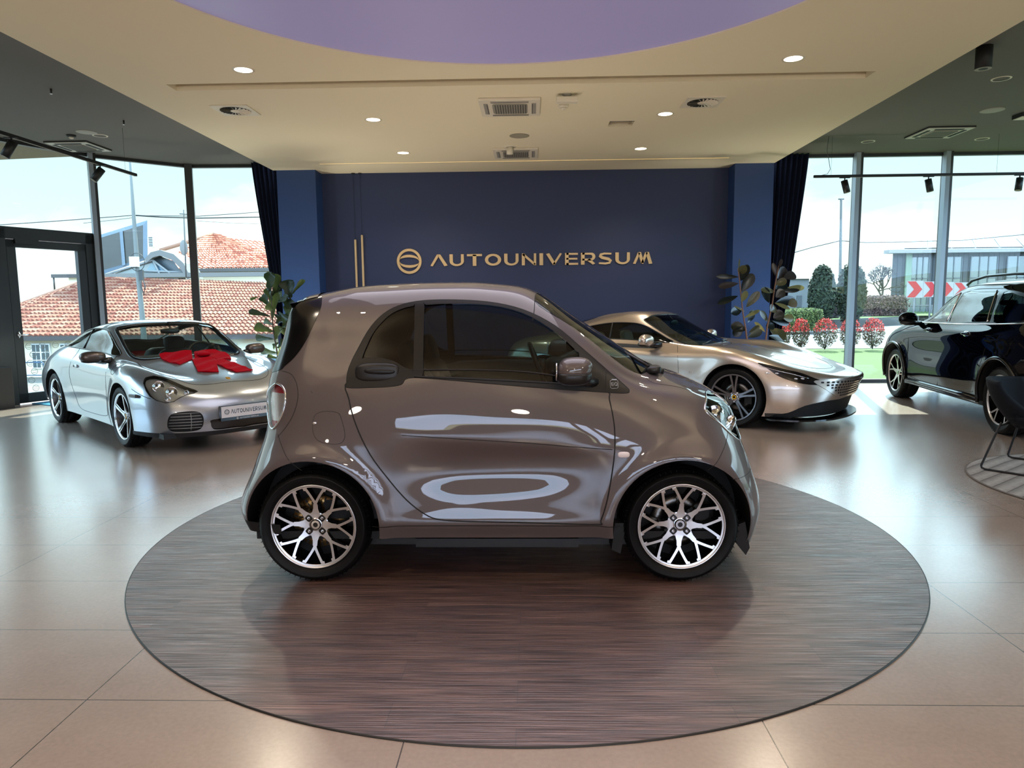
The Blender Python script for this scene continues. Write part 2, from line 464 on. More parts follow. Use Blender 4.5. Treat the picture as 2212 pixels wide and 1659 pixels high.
def wheel_mesh_y(R, rim, w, drum=True):
    mb = wheel_base(R, rim, w, 0, 1, .016)
    dep = lambda r: -.045+.030*min(1, max(0, (r-.05)/(rim-.07)))**1.3
    for k in range(8):
        a = 3+45*k; s0 = polar(.052, a); sm = polar(rim*.50, a)
        strip(mb, [s0, polar(rim*.38, a), sm], [.048, .025, .022], dep, .045)
        for sg in (-1, 1):
            strip(mb, [polar(rim*.44, a), polar(rim*.54, a+1.5*sg), polar(rim*.75, a+9.3*sg), polar(rim*.96, a+14.6*sg)], [.016, .0145, .0125, .0125, .016], dep, .045)
            q = a+15.2*sg; 
    # rounded joints at the rim
    for k in range(16):
        a = 3-15.2+45*(k//2)+(30.4 if k % 2 else 0)
        strip(mb, [polar(rim*.86, a), polar(rim*.93, a), polar(rim*.97, a)], [.010, .014, .032], dep, .03)
    pr = [(.0, -.045), (.055, -.045), (.066, -.047), (.068, -.09)]
    mb.lathe(pr[1:3], 48, 0, 'y'); mb.lathe([(.0265, -.047), (.055, -.0452)], 48, 0, 'y'); mb.lathe(pr[2:], 48, 1, 'y')
    return finish_wheel(mb, R, rim, w, M_alu, M_blk, drum, lugs=4, lug_r=.0485, hub_y=-.046, cap_r=.028)

def wheel_star(R, rim, w, face, side, n=5, split=False, cap=None, tw=0.):
    mb = wheel_base(R, rim, w, 0, 1, .014)
    dep = lambda r: -.045+.028*min(1, max(0, (r-.05)/(rim-.07)))
    for k in range(n):
        a = 90+360/n*k
        if split:
            for sg in (-1, 1):
                strip(mb, [polar(.045, a+sg*14), polar(rim*.5, a+sg*7), polar(rim*.96, a+sg*9)], [.026, .020, .024], dep, .05)
        elif split is None:
            strip(mb, [polar(.04, a), polar(rim*.5, a)], [.062, .034], dep, .05)
            for sg in (-1, 1):
                strip(mb, [polar(rim*.45, a), polar(rim*.7, a+sg*8), polar(rim*.96, a+sg*13)], [.022, .019, .022], dep, .05)
        else:
            strip(mb, [polar(.035, a), polar(rim*.45, a+tw*.5), polar(rim*.97, a+tw)], [.074, .040, .058], dep, .06)
            strip(mb, [polar(.035, a), polar(rim*.45, a+tw*.5), polar(rim*.93, a+tw)], [.02, .012, .02], lambda r: dep(r)+.006, .01)
    mb.lathe([(.0265, -.047), (.06, -.046), (.068, -.09)], 40, 0, 'y')
    return finish_wheel(mb, R, rim, w, face, side, False, cap=cap, lugs=5, lug_r=.052, hub_y=-.046, cap_r=.03, lug_hole=False, off=126)

def place_wheels(proto, parent, xs, y, z, used=False):
    first = True
    for i, x in enumerate(xs):
        for sd in (1, -1):
            if first: o = proto; first = False
            else: o = copy_tree(proto)
            o.parent = parent; o.location = (x, y[i]*sd, z); o.rotation_euler = (0, 0, 0 if sd > 0 else PI)
# ---------------------------------------------------------------- the small mauve-grey coupe on the disc
def seat(mb, x, y, z, h=.62, w=.25, T=None, mi=0, lean=.28):
    """one bucket seat facing +x"""
    R_ = Matrix.Rotation(-lean, 4, 'Y')
    mb.sup((x, y, z), (.26, w, .09), (.5, .5), (16, 8), mi)
    mb.sup((x-.27-h*.14, y, z+h*.42), (.075, w, h*.46), (.6, .55), (16, 10), mi, R_)
    mb.sup((x-.27-h*.30, y, z+h*.96), (.055, w*.55, .10), (.7, .6), (12, 8), mi, R_)
    for s_ in (-1, 1): mb.sup((x-.20-h*.12, y+s_*w*.92, z+h*.36), (.09, .045, h*.34), (.7, .6), (10, 8), mi, R_)
def steering(mb, x, y, z, r=.17, tilt=.45, mi=0):
    T = Matrix.Translation((x, y, z)) @ Matrix.Rotation(-tilt, 4, 'Y')
    pts = [T @ Vector((0, r*math.cos(2*PI*k/28), r*math.sin(2*PI*k/28))) for k in range(28)]
    mb.tube(pts, .015, 8, mi, closed=True)
    mb.tube([T @ Vector((0, -r, 0)), T @ Vector((0.02, 0, 0)), T @ Vector((0, r, 0))], .013, 6, mi)
    mb.tube([T @ Vector((0.02, 0, 0)), T @ Vector((0, 0, -r))], .013, 6, mi)
    mb.sup(T @ Vector((.02, 0, 0)), (.03, .06, .06), (.8, .8), (12, 8), mi)
    mb.tube([T @ Vector((.02, 0, 0)), T @ Vector((.30, 0, 0))], .03, 8, mi)

P_sm = paint('mauve grey paint', (84, 73, 72), metal=.05, rough=.5, inner=(22, 21, 22))
M_btrim = mat('dark brown black trim', (17, 14, 13), .38, spec=.35)
M_handle = mat('satin black plastic', (24, 22, 22), .4)
M_int = mat('cabin fabric', (22, 22, 24), .75)
M_int2 = mat('cabin plastic', (34, 36, 38), .5)
G_side = glass('side window glass', (150, 170, 168), .65)
G_ws = glass('windscreen glass', (165, 185, 180), 1.25)
G_clear = glass('clear lens', (235, 240, 240), 1.2)
G_red = glass('red lens', (225, 60, 75), 1.2)
M_seam = mat('panel gap', (14, 12, 12), .7)

SM = [
 [(-1.33,0,.26),(-1.33,.35,.26),(-1.325,.60,.25),(-1.22,.73,.25),(-.93,.755,.24),(-.57,.765,.235),(-.3,.765,.235),(0,.765,.235),(.3,.765,.235),(.58,.76,.235),(.93,.755,.22),(1.24,.72,.19),(1.33,.60,.17),(1.375,.35,.165),(1.385,0,.165)],
 [(-1.385,0,.36),(-1.38,.35,.36),(-1.365,.61,.35),(-1.25,.745,.37),(-.93,.785,.38),(-.57,.783,.36),(-.3,.778,.34),(0,.778,.34),(.3,.778,.34),(.58,.78,.36),(.93,.785,.38),(1.25,.745,.34),(1.37,.60,.32),(1.40,.35,.32),(1.41,0,.32)],
 [(-1.34,0,.56),(-1.33,.35,.56),(-1.28,.61,.57),(-1.18,.745,.59),(-.93,.795,.63),(-.57,.778,.58),(-.3,.768,.55),(0,.768,.55),(.3,.772,.55),(.58,.785,.57),(.93,.795,.63),(1.20,.755,.58),(1.32,.60,.54),(1.37,.35,.52),(1.385,0,.52)],
 [(-1.265,0,.76),(-1.255,.35,.76),(-1.205,.60,.77),(-1.10,.71,.78),(-.90,.760,.80),(-.6,.782,.79),(-.3,.785,.77),(0,.785,.76),(.3,.785,.75),(.58,.78,.74),(.88,.765,.76),(1.12,.715,.74),(1.245,.57,.72),(1.315,.35,.70),(1.34,0,.70)],
 [(-1.25,0,.99),(-1.24,.35,1.0),(-1.185,.585,1.01),(-1.06,.68,1.01),(-.88,.712,1.01),(-.62,.74,1.01),(-.3,.75,1.01),(0,.75,.99),(.3,.745,.975),(.6,.73,.95),(.85,.70,.93),(1.04,.645,.90),(1.17,.52,.87),(1.265,.35,.845),(1.305,0,.83)],
 [(-1.17,0,1.2),(-1.163,.33,1.2),(-1.115,.565,1.2),(-1.0,.632,1.2),(-.83,.65,1.2),(-.6,.685,1.2),(-.3,.70,1.2),(0,.70,1.2),(.28,.685,1.18),(.49,.665,1.13),(.73,.635,1.005),(.96,.57,.965),(1.10,.45,.925),(1.21,.30,.895),(1.25,0,.885)],
 [(-1.105,0,1.40),(-1.10,.32,1.40),(-1.065,.51,1.405),(-.96,.555,1.42),(-.8,.57,1.43),(-.55,.60,1.445),(-.3,.605,1.452),(-.05,.60,1.445),(.16,.585,1.41),(.40,.580,1.28),(.70,.585,1.055),(.9,.50,1.005),(1.05,.39,.96),(1.15,.26,.93),(1.19,0,.925)],
 [(-1.075,0,1.445),(-1.07,.30,1.445),(-1.02,.41,1.452),(-.9,.42,1.475),(-.75,.44,1.495),(-.5,.45,1.508),(-.28,.455,1.512),(-.05,.455,1.505),(.18,.44,1.465),(.42,.43,1.31),(.78,.42,1.065),(.90,.36,1.03),(1.0,.28,.995),(1.07,.2,.975),(1.09,0,.97)],
 [(-1.04,0,1.46),(-1.03,0,1.461),(-.98,0,1.468),(-.88,0,1.487),(-.72,0,1.505),(-.5,0,1.518),(-.27,0,1.522),(-.03,0,1.515),(.20,0,1.475),(.46,0,1.315),(.83,0,1.075),(.90,0,1.04),(.96,0,1.01),(1.0,0,.995),(1.02,0,.985)],
]
WBX, WZ, WR = .9325, .287, .290
def sm_disp(G, sc):
    x, y, z = G[..., 0], G[..., 1], G[..., 2]
    side = np.clip((y-.45)/.2, 0, 1)*(z < 1.0)
    d = np.zeros_like(x)
    for cx in (-WBX, WBX):
        r = np.hypot(x-cx, z-WZ)
        d += .022*np.exp(-((r-.36)/.045)**2)*np.clip((z-.12)/.1, 0, 1)
    # scooped lower door and the crease above it
    d -= .030*np.exp(-((x-.02)/.42)**4)*np.exp(-((z-.60-.03*x)/.11)**2)
    d += .010*np.exp(-((z-(.727-.075*x))/.022)**2)*np.exp(-((x-.05)/.5)**6)
    d += .014*np.exp(-((z-.31)/.045)**2)*np.exp(-(x/.62)**8)
    G = G.copy(); G[..., 1] = y+d*side*(y > 0)
    return G
def build_smart():
    root = thing('compact_car', 'small mauve grey two-door coupe with mesh alloy wheels parked on the wooden disc', 'car', (-.186, 4.205, .0095))
    B = Body(SM, 1., 14, 10, sm_disp, nsm=3)
    side = lambda f: abs(f.normal.y) > .25 and f.calc_center_median().y > .3
    for cx, r in ((-WBX, .348), (WBX, .348)):
        B.cut('cut_out', [(cx+r*math.cos(2*PI*k/64), WZ+.005+r*math.sin(2*PI*k/64)) for k in range(64)], filt=side)
    B.cut('cut_out', [(-1.40, .10), (-.93, .10), (-.93, .4), (-1.10, .22), (-1.21, .205), (-1.40, .215)], filt=side)
    win = smooth_poly([(-.465,1.015),(-.53,1.004),(-.62,1.000),(-.735,.999),(-.742,1.02),(-.735,1.09),(-.690,1.19),(-.625,1.30),(-.54,1.378),(-.43,1.418),(-.27,1.430),(-.04,1.418),(.144,1.376),(.304,1.294),(.442,1.178),(.546,1.087),(.655,.990),(.668,.972),(.655,.962),(.558,.967),(.188,.997),(-.277,1.040),(-.429,1.046)], 4)
    w2 = lambda f: f.calc_center_median().y > .3
    door = smooth_poly([(-.735,1.03),(-.728,.94),(-.693,.821),(-.624,.668),(-.535,.537),(-.445,.430),(-.355,.360),(-.28,.334),(-.15,.326),(.2,.318),(.505,.309),(.525,.33),(.557,.440),(.587,.628),(.592,.791),(.569,.930),(.548,.975),(.3,1.05),(0,1.08),(-.5,1.08)], 4)
    B.cut('door', door, filt=w2)
    B.cut('window_surround', win, filt=w2)
    fx = smooth_poly([(-.668,1.135),(-.655,1.18),(-.612,1.27),(-.54,1.35),(-.47,1.387),(-.412,1.400),(-.405,1.395),(-.405,1.10),(-.412,1.085),(-.45,1.098),(-.51,1.13),(-.58,1.145),(-.655,1.145)], 3)
    mv = smooth_poly([(-.350,1.055),(-.355,1.07),(-.355,1.39),(-.345,1.405),(-.154,1.409),(.03,1.392),(.18,1.342),(.318,1.252),(.413,1.165),(.423,1.15),(.425,1.03),(.415,1.012),(.2,1.027),(-.1,1.045)], 3)
    B.cut('fixed_window', fx, filt=w2); B.cut('door_window', mv, filt=w2)
    B.cut('fuel_flap', smooth_poly([(-.908,.853),(-.880,.875),(-.83,.881),(-.785,.874),(-.768,.85),(-.748,.775),(-.758,.735),(-.79,.722),(-.86,.729),(-.90,.755),(-.915,.80)], 4), filt=w2)
    # windscreen (seen from above), rear screen, dark wrap-round corner of the rear screen
    up = lambda f: f.calc_center_median().z > .98 and f.normal.z > .15
    ws = smooth_poly([(.225,0),(.222,.25),(.205,.46),(.225,.565),(.42,.572),(.60,.580),(.70,.580),(.755,.54),(.80,.40),(.82,.2),(.825,0)], 4, False)
    B.cut('windscreen', [(p.x, p.y) for p in ws]+[(.8,-.02),(.25,-.02)], (0, 1), up)
    B.cut('cowl', [(.70,.582),(.76,.56),(.82,.42),(.85,.2),(.86,-.02),(.80,-.02),(.80,.2),(.78,.40),(.735,.54)], (0, 1), up, only=(0,))
    hood = smooth_poly([(.855,-.02),(.85,.25),(.80,.45),(.78,.60),(.95,.57),(1.10,.50),(1.20,.36),(1.245,.2),(1.255,-.02)], 4, False)
    B.cut('hood', [(p.x, p.y) for p in hood], (0, 1), lambda f: f.calc_center_median().z > .82 and f.normal.z > .1, only=(0,))
    rear = lambda f: f.calc_center_median().x < -.80
    B.cut('rear_quarter_glass', smooth_poly([(-1.09,1.425),(-1.02,1.428),(-.925,1.452),(-.905,1.44),(-.90,1.40),(-.92,1.34),(-.975,1.22),(-1.03,1.145),(-1.085,1.10),(-1.125,1.075),(-1.30,1.06),(-1.3,1.3)], 3), filt=rear)
    B.cut('tail_light', smooth_poly([(-1.142,1.005),(-1.118,1.010),(-1.085,.995),(-1.068,.96),(-1.072,.90),(-1.098,.835),(-1.138,.785),(-1.17,.79),(-1.20,.84),(-1.21,.9),(-1.20,.96)], 4), filt=lambda f: rear(f) and f.calc_center_median().y > .35)
    B.cut('headlight', smooth_poly([(1.058,.868),(1.085,.905),(1.13,.922),(1.18,.905),(1.235,.86),(1.285,.78),(1.31,.72),(1.30,.69),(1.262,.692),(1.20,.735),(1.135,.795),(1.085,.835)], 4), filt=lambda f: f.calc_center_median().y > .28)
    B.cut('front_bumper', [(1.045,.58),(1.10,.64),(1.15,.70),(1.18,.76),(1.23,.80),(1.5,.75),(1.5,.1),(1.0,.1),(1.0,.58)], filt=lambda f: f.calc_center_median().x > .9, only=(0,))
    B.cut('lower_grille', smooth_poly([(.50,.22),(.55,.36),(.45,.47),(.2,.49),(-.1,.49),(-.1,.21),(.2,.205)], 3), (1, 2), lambda f: f.calc_center_median().x > 1.1)
    B.cut('rear_bumper', [(-1.11,.76),(-1.06,.68),(-1.0,.62),(-.95,.58),(-.95,.2),(-1.5,.2),(-1.5,.78)], filt=rear, only=(0,))
    B.cut('rear_valance', [(-1.5,.1),(-1.1,.1),(-1.1,.30),(-1.34,.315),(-1.5,.315)], filt=rear)
    B.cut('side_skirt', [(-.62,.298),(-.35,.302),(0,.302),(.35,.300),(.62,.298),(.62,.1),(-.62,.1)], filt=w2, only=(0,))
    sp = {'body_shell': ('body_shell', P_sm, False, 0), 'door': ('door', P_sm, True, 0), 'window_surround': ('window_surround', M_btrim, True, .002), 'fixed_window': ('quarter_window', G_side, True, -.004),
          'door_window': ('door_window', G_side, True, -.006), 'fuel_flap': ('fuel_flap', P_sm, True, .001), 'windscreen': ('windscreen', G_ws, False, .001), 'cowl': ('cowl', M_dark, False, -.01), 'hood': ('hood', P_sm, False, .001),
          'rear_quarter_glass': ('rear_screen', M_blk, False, .002), 'tail_light': ('tail_light', G_clear, True, .004), 'headlight': ('headlight', G_clear, True, .003), 'front_bumper': ('front_bumper', P_sm, False, 0),
          'lower_grille': ('lower_grille', M_dark, False, -.004), 'rear_bumper': ('rear_bumper', P_sm, False, 0), 'rear_valance': ('rear_valance', M_dark, False, 0), 'side_skirt': ('side_skirt', P_sm, True, .003)}
    ob = B.emit(root, sp)
    # gaps between panels
    sm = MB()
    B.seam(sm, [(p.x, p.y) for p in door], r=.0036, closed=True, n=1, off=-.0005)
    B.seam(sm, [(p.x, p.y) for p in win], r=.0036, closed=True, n=1, off=-.0005)
    B.seam(sm, [(-.908,.853),(-.880,.875),(-.83,.881),(-.785,.874),(-.768,.85),(-.748,.775),(-.758,.735),(-.79,.722),(-.86,.729),(-.90,.755),(-.915,.80)], r=.002, closed=True, off=-.0005)
    B.seam(sm, [(1.045,.585),(1.10,.64),(1.15,.70),(1.19,.76)], r=.002, off=-.0005)
    B.seam(sm, [(-1.11,.76),(-1.06,.68),(-1.0,.62),(-.965,.59)], r=.002, off=-.0005)
    B.seam(sm, [(-1.10,1.075),(-1.04,1.06),(-1.005,1.01),(-.998,.94),(-1.02,.865),(-1.06,.80),(-1.11,.745)], r=.002, off=-.0005)
    B.seam(sm, [(-.62,.300),(-.35,.304),(0,.304),(.35,.302),(.62,.300)], r=.0016, off=.002)
    B.seam(sm, [(-.93,.98),(-.92,.97)], r=.001)
    B.seam(sm, [(1.17,.540),(1.25,.542),(1.33,.545)], r=.0018, off=-.0005)
    B.seam(sm, [(.55,.968),(.553,1.0),(.556,1.075)], r=.002, off=.001)
    B.seam(sm, [(.225,0),(.222,.25),(.205,.46),(.20,.60),(.19,.64)], (0, 1), r=.003, off=-.001)
    sm.build('panel_gap', M_seam, root)
    for sd in (1, -1): cr = MB(); B.seam(cr, [(-.46,.765),(-.2,.747),(.1,.727),(.35,.706),(.58,.688)], r=.0018, off=.0005, sides=(sd,)); cr.build('door_crease', M_seam, root)
    # wheel housings and underside
    al = MB()
    for cx in (-WBX, WBX): arch_liner(al, B, cx, WZ+.005, .349, .34, -12, 192)
    al.box((-1.25, -.70, .205), (1.22, .70, .245)); 
    al.build('wheel_housing', M_dark, root)
    ub = MB(); ub.box((-.42, -.70, .16), (.42, .70, .225)); ub.box((-.75, -.6, .14), (.7, .6, .2)); ub.build('underbody', M_handle, root)
    for sd in (1, -1):
        mf = MB(); mf.prism([(1.19, .27), (1.26, .30), (1.287, .165), (1.268, .125), (1.225, .18)], .66*sd, .72*sd, Matrix(((1,0,0,0),(0,0,1,0),(0,1,0,0),(0,0,0,1)))); mf.build('mud_flap', M_dark, root); mf = MB()
        mf.prism([(.60, .30), (.66, .30), (.63, .14), (.585, .16)], .62*sd, .74*sd, Matrix(((1,0,0,0),(0,0,1,0),(0,1,0,0),(0,0,0,1)))); mf.build('mud_flap', M_dark, root)
    # roof edge spoiler
    spo = MB()
    def spf(u, v):
        y = (u*2-1)*.515; c = abs(y)/.515
        x = -1.085-.035*(1-c**3); x = x+.15*v; z = 1.430+.028*v-.012*(c**4)
        try: z2 = B.hit(x, abs(y), (0, 1))[0].z+.006 if v > .35 else z
        except Exception: z2 = z
        return (x, y, max(z, z2) if v > .35 else z)
    spo.grid(lambda u, v: spf(1-u, v), 24, 6); spo.grid(lambda u, v: (spf(u, 0)[0]+.012*v, spf(u, 0)[1], spf(u, 0)[2]-.022*v), 24, 2)
    spo.build('roof_spoiler', P_sm, root)
    # lamps
    for sd in (1, -1):
        h = MB()
        def inner(nm, dpt):
            for f in B.bm.faces:
                if B.names[f[B.rl]] == nm:
                    vs = [(lambda c: (c.x, c.y*sd, c.z))(v.co-Vector(v[B.nl]).normalized()*dpt) for v in f.verts]
                    h.add(vs, [tuple(range(len(vs)))], 0, True)
        inner('headlight', .045)
        c, n = B.hit(1.16, .84); c = c-n*.03
        h.lathe([(.0, -.02), (.03, -.016), (.046, .0), (.050, .012)], 24, 1, 'y', (c.x, (c.y)*sd, c.z-.0))
        c2, n2 = B.hit(1.23, .77); c2 = c2-n2*.02
        h.sup((c2.x, c2.y*sd, c2.z), (.03, .02, .06), (.8, .8), (12, 8), 1, Matrix.Rotation(.5, 4, 'Y'))
        pts = B.line([(1.078,.868),(1.13,.82),(1.20,.755),(1.27,.71)], side=sd, off=-.012); h.tube(pts, .006, 6, 2)
        h.build('headlight_reflector', [mat('lamp black', (20, 22, 26), .12), M_chr, mat('daylight strip', (240, 245, 245), .2)], root)
        bz = MB(); ring = [(1.058,.868),(1.085,.905),(1.13,.922),(1.18,.905),(1.235,.86),(1.285,.78),(1.31,.72),(1.30,.69),(1.262,.692),(1.20,.735),(1.135,.795),(1.085,.835)]
        bz.tube(B.line(ring, side=sd, off=.001, closed=True), .005, 6, closed=True); bz.build('headlight_bezel', M_chr, root)
        t = MB(); tr = [(-1.142,1.005),(-1.118,1.010),(-1.085,.995),(-1.068,.96),(-1.072,.90),(-1.098,.835),(-1.138,.785),(-1.17,.79),(-1.20,.84),(-1.21,.9),(-1.20,.96)]
        for f in B.bm.faces:
            if B.names[f[B.rl]] == 'tail_light':
                cm = f.calc_center_median()
                mi = 0 if (cm.z > .955 or cm.z < .825) else 1
                vs = [(lambda c: (c.x, c.y*sd, c.z))(v.co-Vector(v[B.nl]).normalized()*.012) for v in f.verts]
                t.add(vs, [tuple(range(len(vs)))], mi, True)
        t.build('tail_light_reflector', [mat('lamp red', (150, 22, 36), .25), mat('lamp silver', (225, 205, 205), .22, metal=.7)], root)
        t2 = MB(); t2.tube(B.line(tr, side=sd, off=.001, closed=True), .0065, 6, closed=True); t2.build('tail_light_bezel', M_chr, root)
    # door handle set in the rear end of the window surround
    for sd in (1, -1):
        c, n = B.hit(-.59, 1.075)
        h = MB(); h.sup((-.587, (c.y+.004)*sd, 1.074), (.112, .016, .046), (.9, .6), (24, 10)); h.build('door_handle', M_handle, root)
        g = MB(); g.sup((-.572, (c.y+.020)*sd, 1.080), (.078, .010, .015), (.7, .8), (20, 8), 0, Matrix.Rotation(.03, 4, 'Y')); g.build('handle_grip', M_btrim, root)
        # mirror
        m = MB(); c, n = B.hit(.44, 1.04)
        m.sup((.385, (c.y+.13)*sd, 1.088), (.083, .085, .064), (.75, .7), (24, 14), 0, None, lambda p: Vector((p.x*(1.0 if p.z > 0 else 1.02)+(.01 if p.z > 0 else 0), p.y, max(p.z, -.018))))
        mo = m.build('mirror_housing', P_sm, root)
        m = MB(); m.sup((.385, (c.y+.13)*sd, 1.068), (.087, .088, .052), (.7, .75), (24, 12), 0, None, lambda p: Vector((p.x, p.y, min(p.z, .010))))
        m.tube([(.42, (c.y+.08)*sd, 1.035), (.47, (c.y+.02)*sd, 1.02), (.50, (c.y-.02)*sd, 1.01)], [.026, .024, .03], 10); m.build('mirror_foot', M_handle, root)
        m = MB(); m.sup((.302, (c.y+.13)*sd, 1.085), (.006, .07, .045), (.6, .6), (16, 8)); m.build('mirror_glass', M_chr, root)
        s_ = MB(); c, n = B.hit(.636, .663); s_.sup((.636, c.y*sd, .663), (.030, .007, .015), (.7, .7), (20, 8)); s_.build('side_marker', mat('frosted clear lens', (238, 226, 226), .25), root)
        # charge-port latch
        s_ = MB(); c, n = B.hit(-.905, .822); s_.sup((-.905, c.y*sd, .822), (.013, .003, .006), (.6, .8), (12, 6)); s_.build('flap_latch', M_chr, root)
        # window sill rubbers
        s_ = MB(); s_.tube(B.line([(-.40,1.052),(-.2,1.043),(0,1.032),(.2,1.02),(.425,1.004)], side=sd, off=.001), .005, 6); s_.build('window_seal', M_dark, root)
    # wiper + cowl bits
    w = MB(); w.tube([(.80, -.50, 1.075), (.70, -.30, 1.135), (.66, .1, 1.165)], .008, 6); w.sup((.83, -.47, 1.055), (.04, .06, .022), (.6, .6), (12, 8)); w.sup((.88, -.40, 1.04), (.02, .03, .016), (.6, .6), (12, 8)); w.build('wiper', M_handle, root)
    # cabin
    c = MB()
    for y in (-.33, .33): seat(c, -.02, y, .50, .64, .24)
    c.box((-.9, -.66, .30), (.62, .66, .40)); c.build('seat', M_int, root)
    d = MB(); d.sup((.56, 0, .93), (.22, .66, .13), (.5, .6), (24, 10)); d.sup((.35, .34, 1.0), (.08, .13, .06), (.6, .6), (14, 8)); d.build('dashboard', M_int2, root); d = MB(); d.box((-.95, -.60, .40), (-.55, .60, .80)); d.build('boot_divider', M_int2, root)
    for sd in (1, -1):
        p = MB(); p.sup((.0, .70*sd, .80), (.50, .03, .22), (.5, .5), (16, 8)); p.build('door_lining', M_int2, root)
    st = MB(); steering(st, .235, .34, .985, .175, .38); st.build('steering_wheel', M_handle, root)
    rm = MB(); rm.sup((.30, 0, 1.34), (.015, .11, .035), (.6, .6), (16, 8)); rm.tube([(.31, 0, 1.36), (.30, 0, 1.40)], .008, 6); rm.build('rear_view_mirror', M_int2, root)
    # badge on the rear end of the front wing trim: EQ
    bd = MB()
    yb = B.hit(.595, 1.005)[0].y
    def tb(pts, r=.0012, closed=False):
        bd.tube([(.595+q[0], -(B.hit(.595+q[0], 1.005+q[1])[0].y+.0035), 1.005+q[1]) for q in pts], r, 5, closed=closed)
    rr = [(.020*math.copysign(abs(math.cos(t))**.4, math.cos(t)), .020*math.copysign(abs(math.sin(t))**.4, math.sin(t))) for t in [2*PI*k/28 for k in range(28)]]
    tb(rr, .0008, True)
    for zz in (.007, 0, -.007): tb([(-.014, zz), (-.002, zz)], .0011)
    tb([(-.014, .007), (-.014, -.007)], .0011)
    tb([(.0085+.007*math.cos(t), .007*math.sin(t)) for t in [2*PI*k/20 for k in range(20)]], .0011, True); tb([(.009, -.003), (.016, -.009)], .0011)
    bd.build('badge', mat('badge silver', (190, 190, 195), .3, metal=.6), root)
    wtxt(root, 'smart', .595, -(yb+.004), 1.029, .011, mat('badge silver'))
    wtxt(root, 'fortwo', .595, -(yb+.004), .979, .010, mat('badge silver'))
    wp = wheel_mesh_y(WR, .2205, .185)
    place_wheels(wp, root, (-WBX,), (.765,), WZ)
    wp = wheel_mesh_y(WR, .2205, .185, False); place_wheels(wp, root, (WBX,), (.765,), WZ)
    return root, B
def wtxt(parent, s, x, y, z, size, m, name='lettering', rz=0, rx=PI/2, align='CENTER', ext=.0003, sx=1.):
    cu = bpy.data.curves.new(name, 'FONT'); cu.body = s; cu.size = size; cu.align_x = align; cu.align_y = 'CENTER'; cu.extrude = ext
    o = bpy.data.objects.new(name, cu)
    me = bpy.data.meshes.new_from_object(o); me.materials.clear(); me.materials.append(m)
    q = bpy.data.objects.new(name, me); COL.objects.link(q); q.location = (x, y, z); q.rotation_euler = (rx, 0, rz); q.scale = (sx, 1, 1); q.parent = parent
    bpy.data.objects.remove(o); bpy.data.curves.remove(cu)
    return q
# ---------------------------------------------------------------- the other three cars
SC = .966
XFK = (9., 1.)
def XF(x): return x if x < XFK[0] else XFK[0]+(x-XFK[0])*XFK[1]
def scl(pts): return [(XF(p[0])*SC, p[1]*SC) for p in pts]
def sp2(pts, n=4, closed=True): return [(p.x, p.y) for p in smooth_poly(scl(pts), n, closed)]
def circ_poly(cx, cz, r, n=56): return [(cx*SC+r*SC*math.cos(2*PI*k/n), cz*SC+r*SC*math.sin(2*PI*k/n)) for k in range(n)]
sideF = lambda f: abs(f.normal.y) > .2 and f.calc_center_median().y > .42
def flare(axles, wz, R0, amp, wd=.05):
    def fn(G, sc):
        x, y, z = G[..., 0]/sc, G[..., 1], G[..., 2]/sc
        d = np.zeros_like(x)
        for cx in axles:
            r = np.hypot(x-cx, z-wz); d += amp*sc*np.exp(-((r-R0)/wd)**2)*np.clip((z-.10)/.1, 0, 1)
        G = G.copy(); G[..., 1] = y+d*np.clip((y-.5)/.2, 0, 1); return G
    return fn
M_silver = paint('silver blue paint', (156, 162, 168), metal=.75, rough=.28)
M_champ = paint('champagne silver paint', (186, 172, 158), metal=.8, rough=.30)
M_navy = paint('black blue paint', (4, 5, 9), metal=0, rough=.5, coat=.7, spec=0.)
M_blkcar = mat('exterior black trim', (12, 12, 13), .3)
G_tint = glass('clear car glass', (228, 236, 230), 1.0)
G_dark = glass('privacy glass', (70, 78, 78), 1.3)
M_reflm = mat('lamp bowl', (190, 190, 186), .22, metal=.55)
def scaled(rows): return rows
def mirror_pair(root, x, y, z, a, m_top, m_bot, arm, tilt=0, sides=(1, -1)):
    for sd in sides:
        m = MB(); T = Matrix.Rotation(tilt*sd, 4, 'Z')
        m.sup((x, y*sd, z), a, (.75, .85), (22, 12), 0, T, lambda p: Vector((p.x if p.x > 0 else p.x*.35, p.y, p.z)))
        m.build('mirror_housing', m_top, root)
        m = MB(); m.tube([(x-.01, (y-.05)*sd, z-a[2]*.7), (arm[0], arm[1]*sd, arm[2])], [.028, .035], 8); m.sup((x-.005, y*sd, z-a[2]*.62), (a[0]*.8, a[1]*.9, a[2]*.45), (.8, .8), (16, 8)); m.build('mirror_arm', m_bot, root)
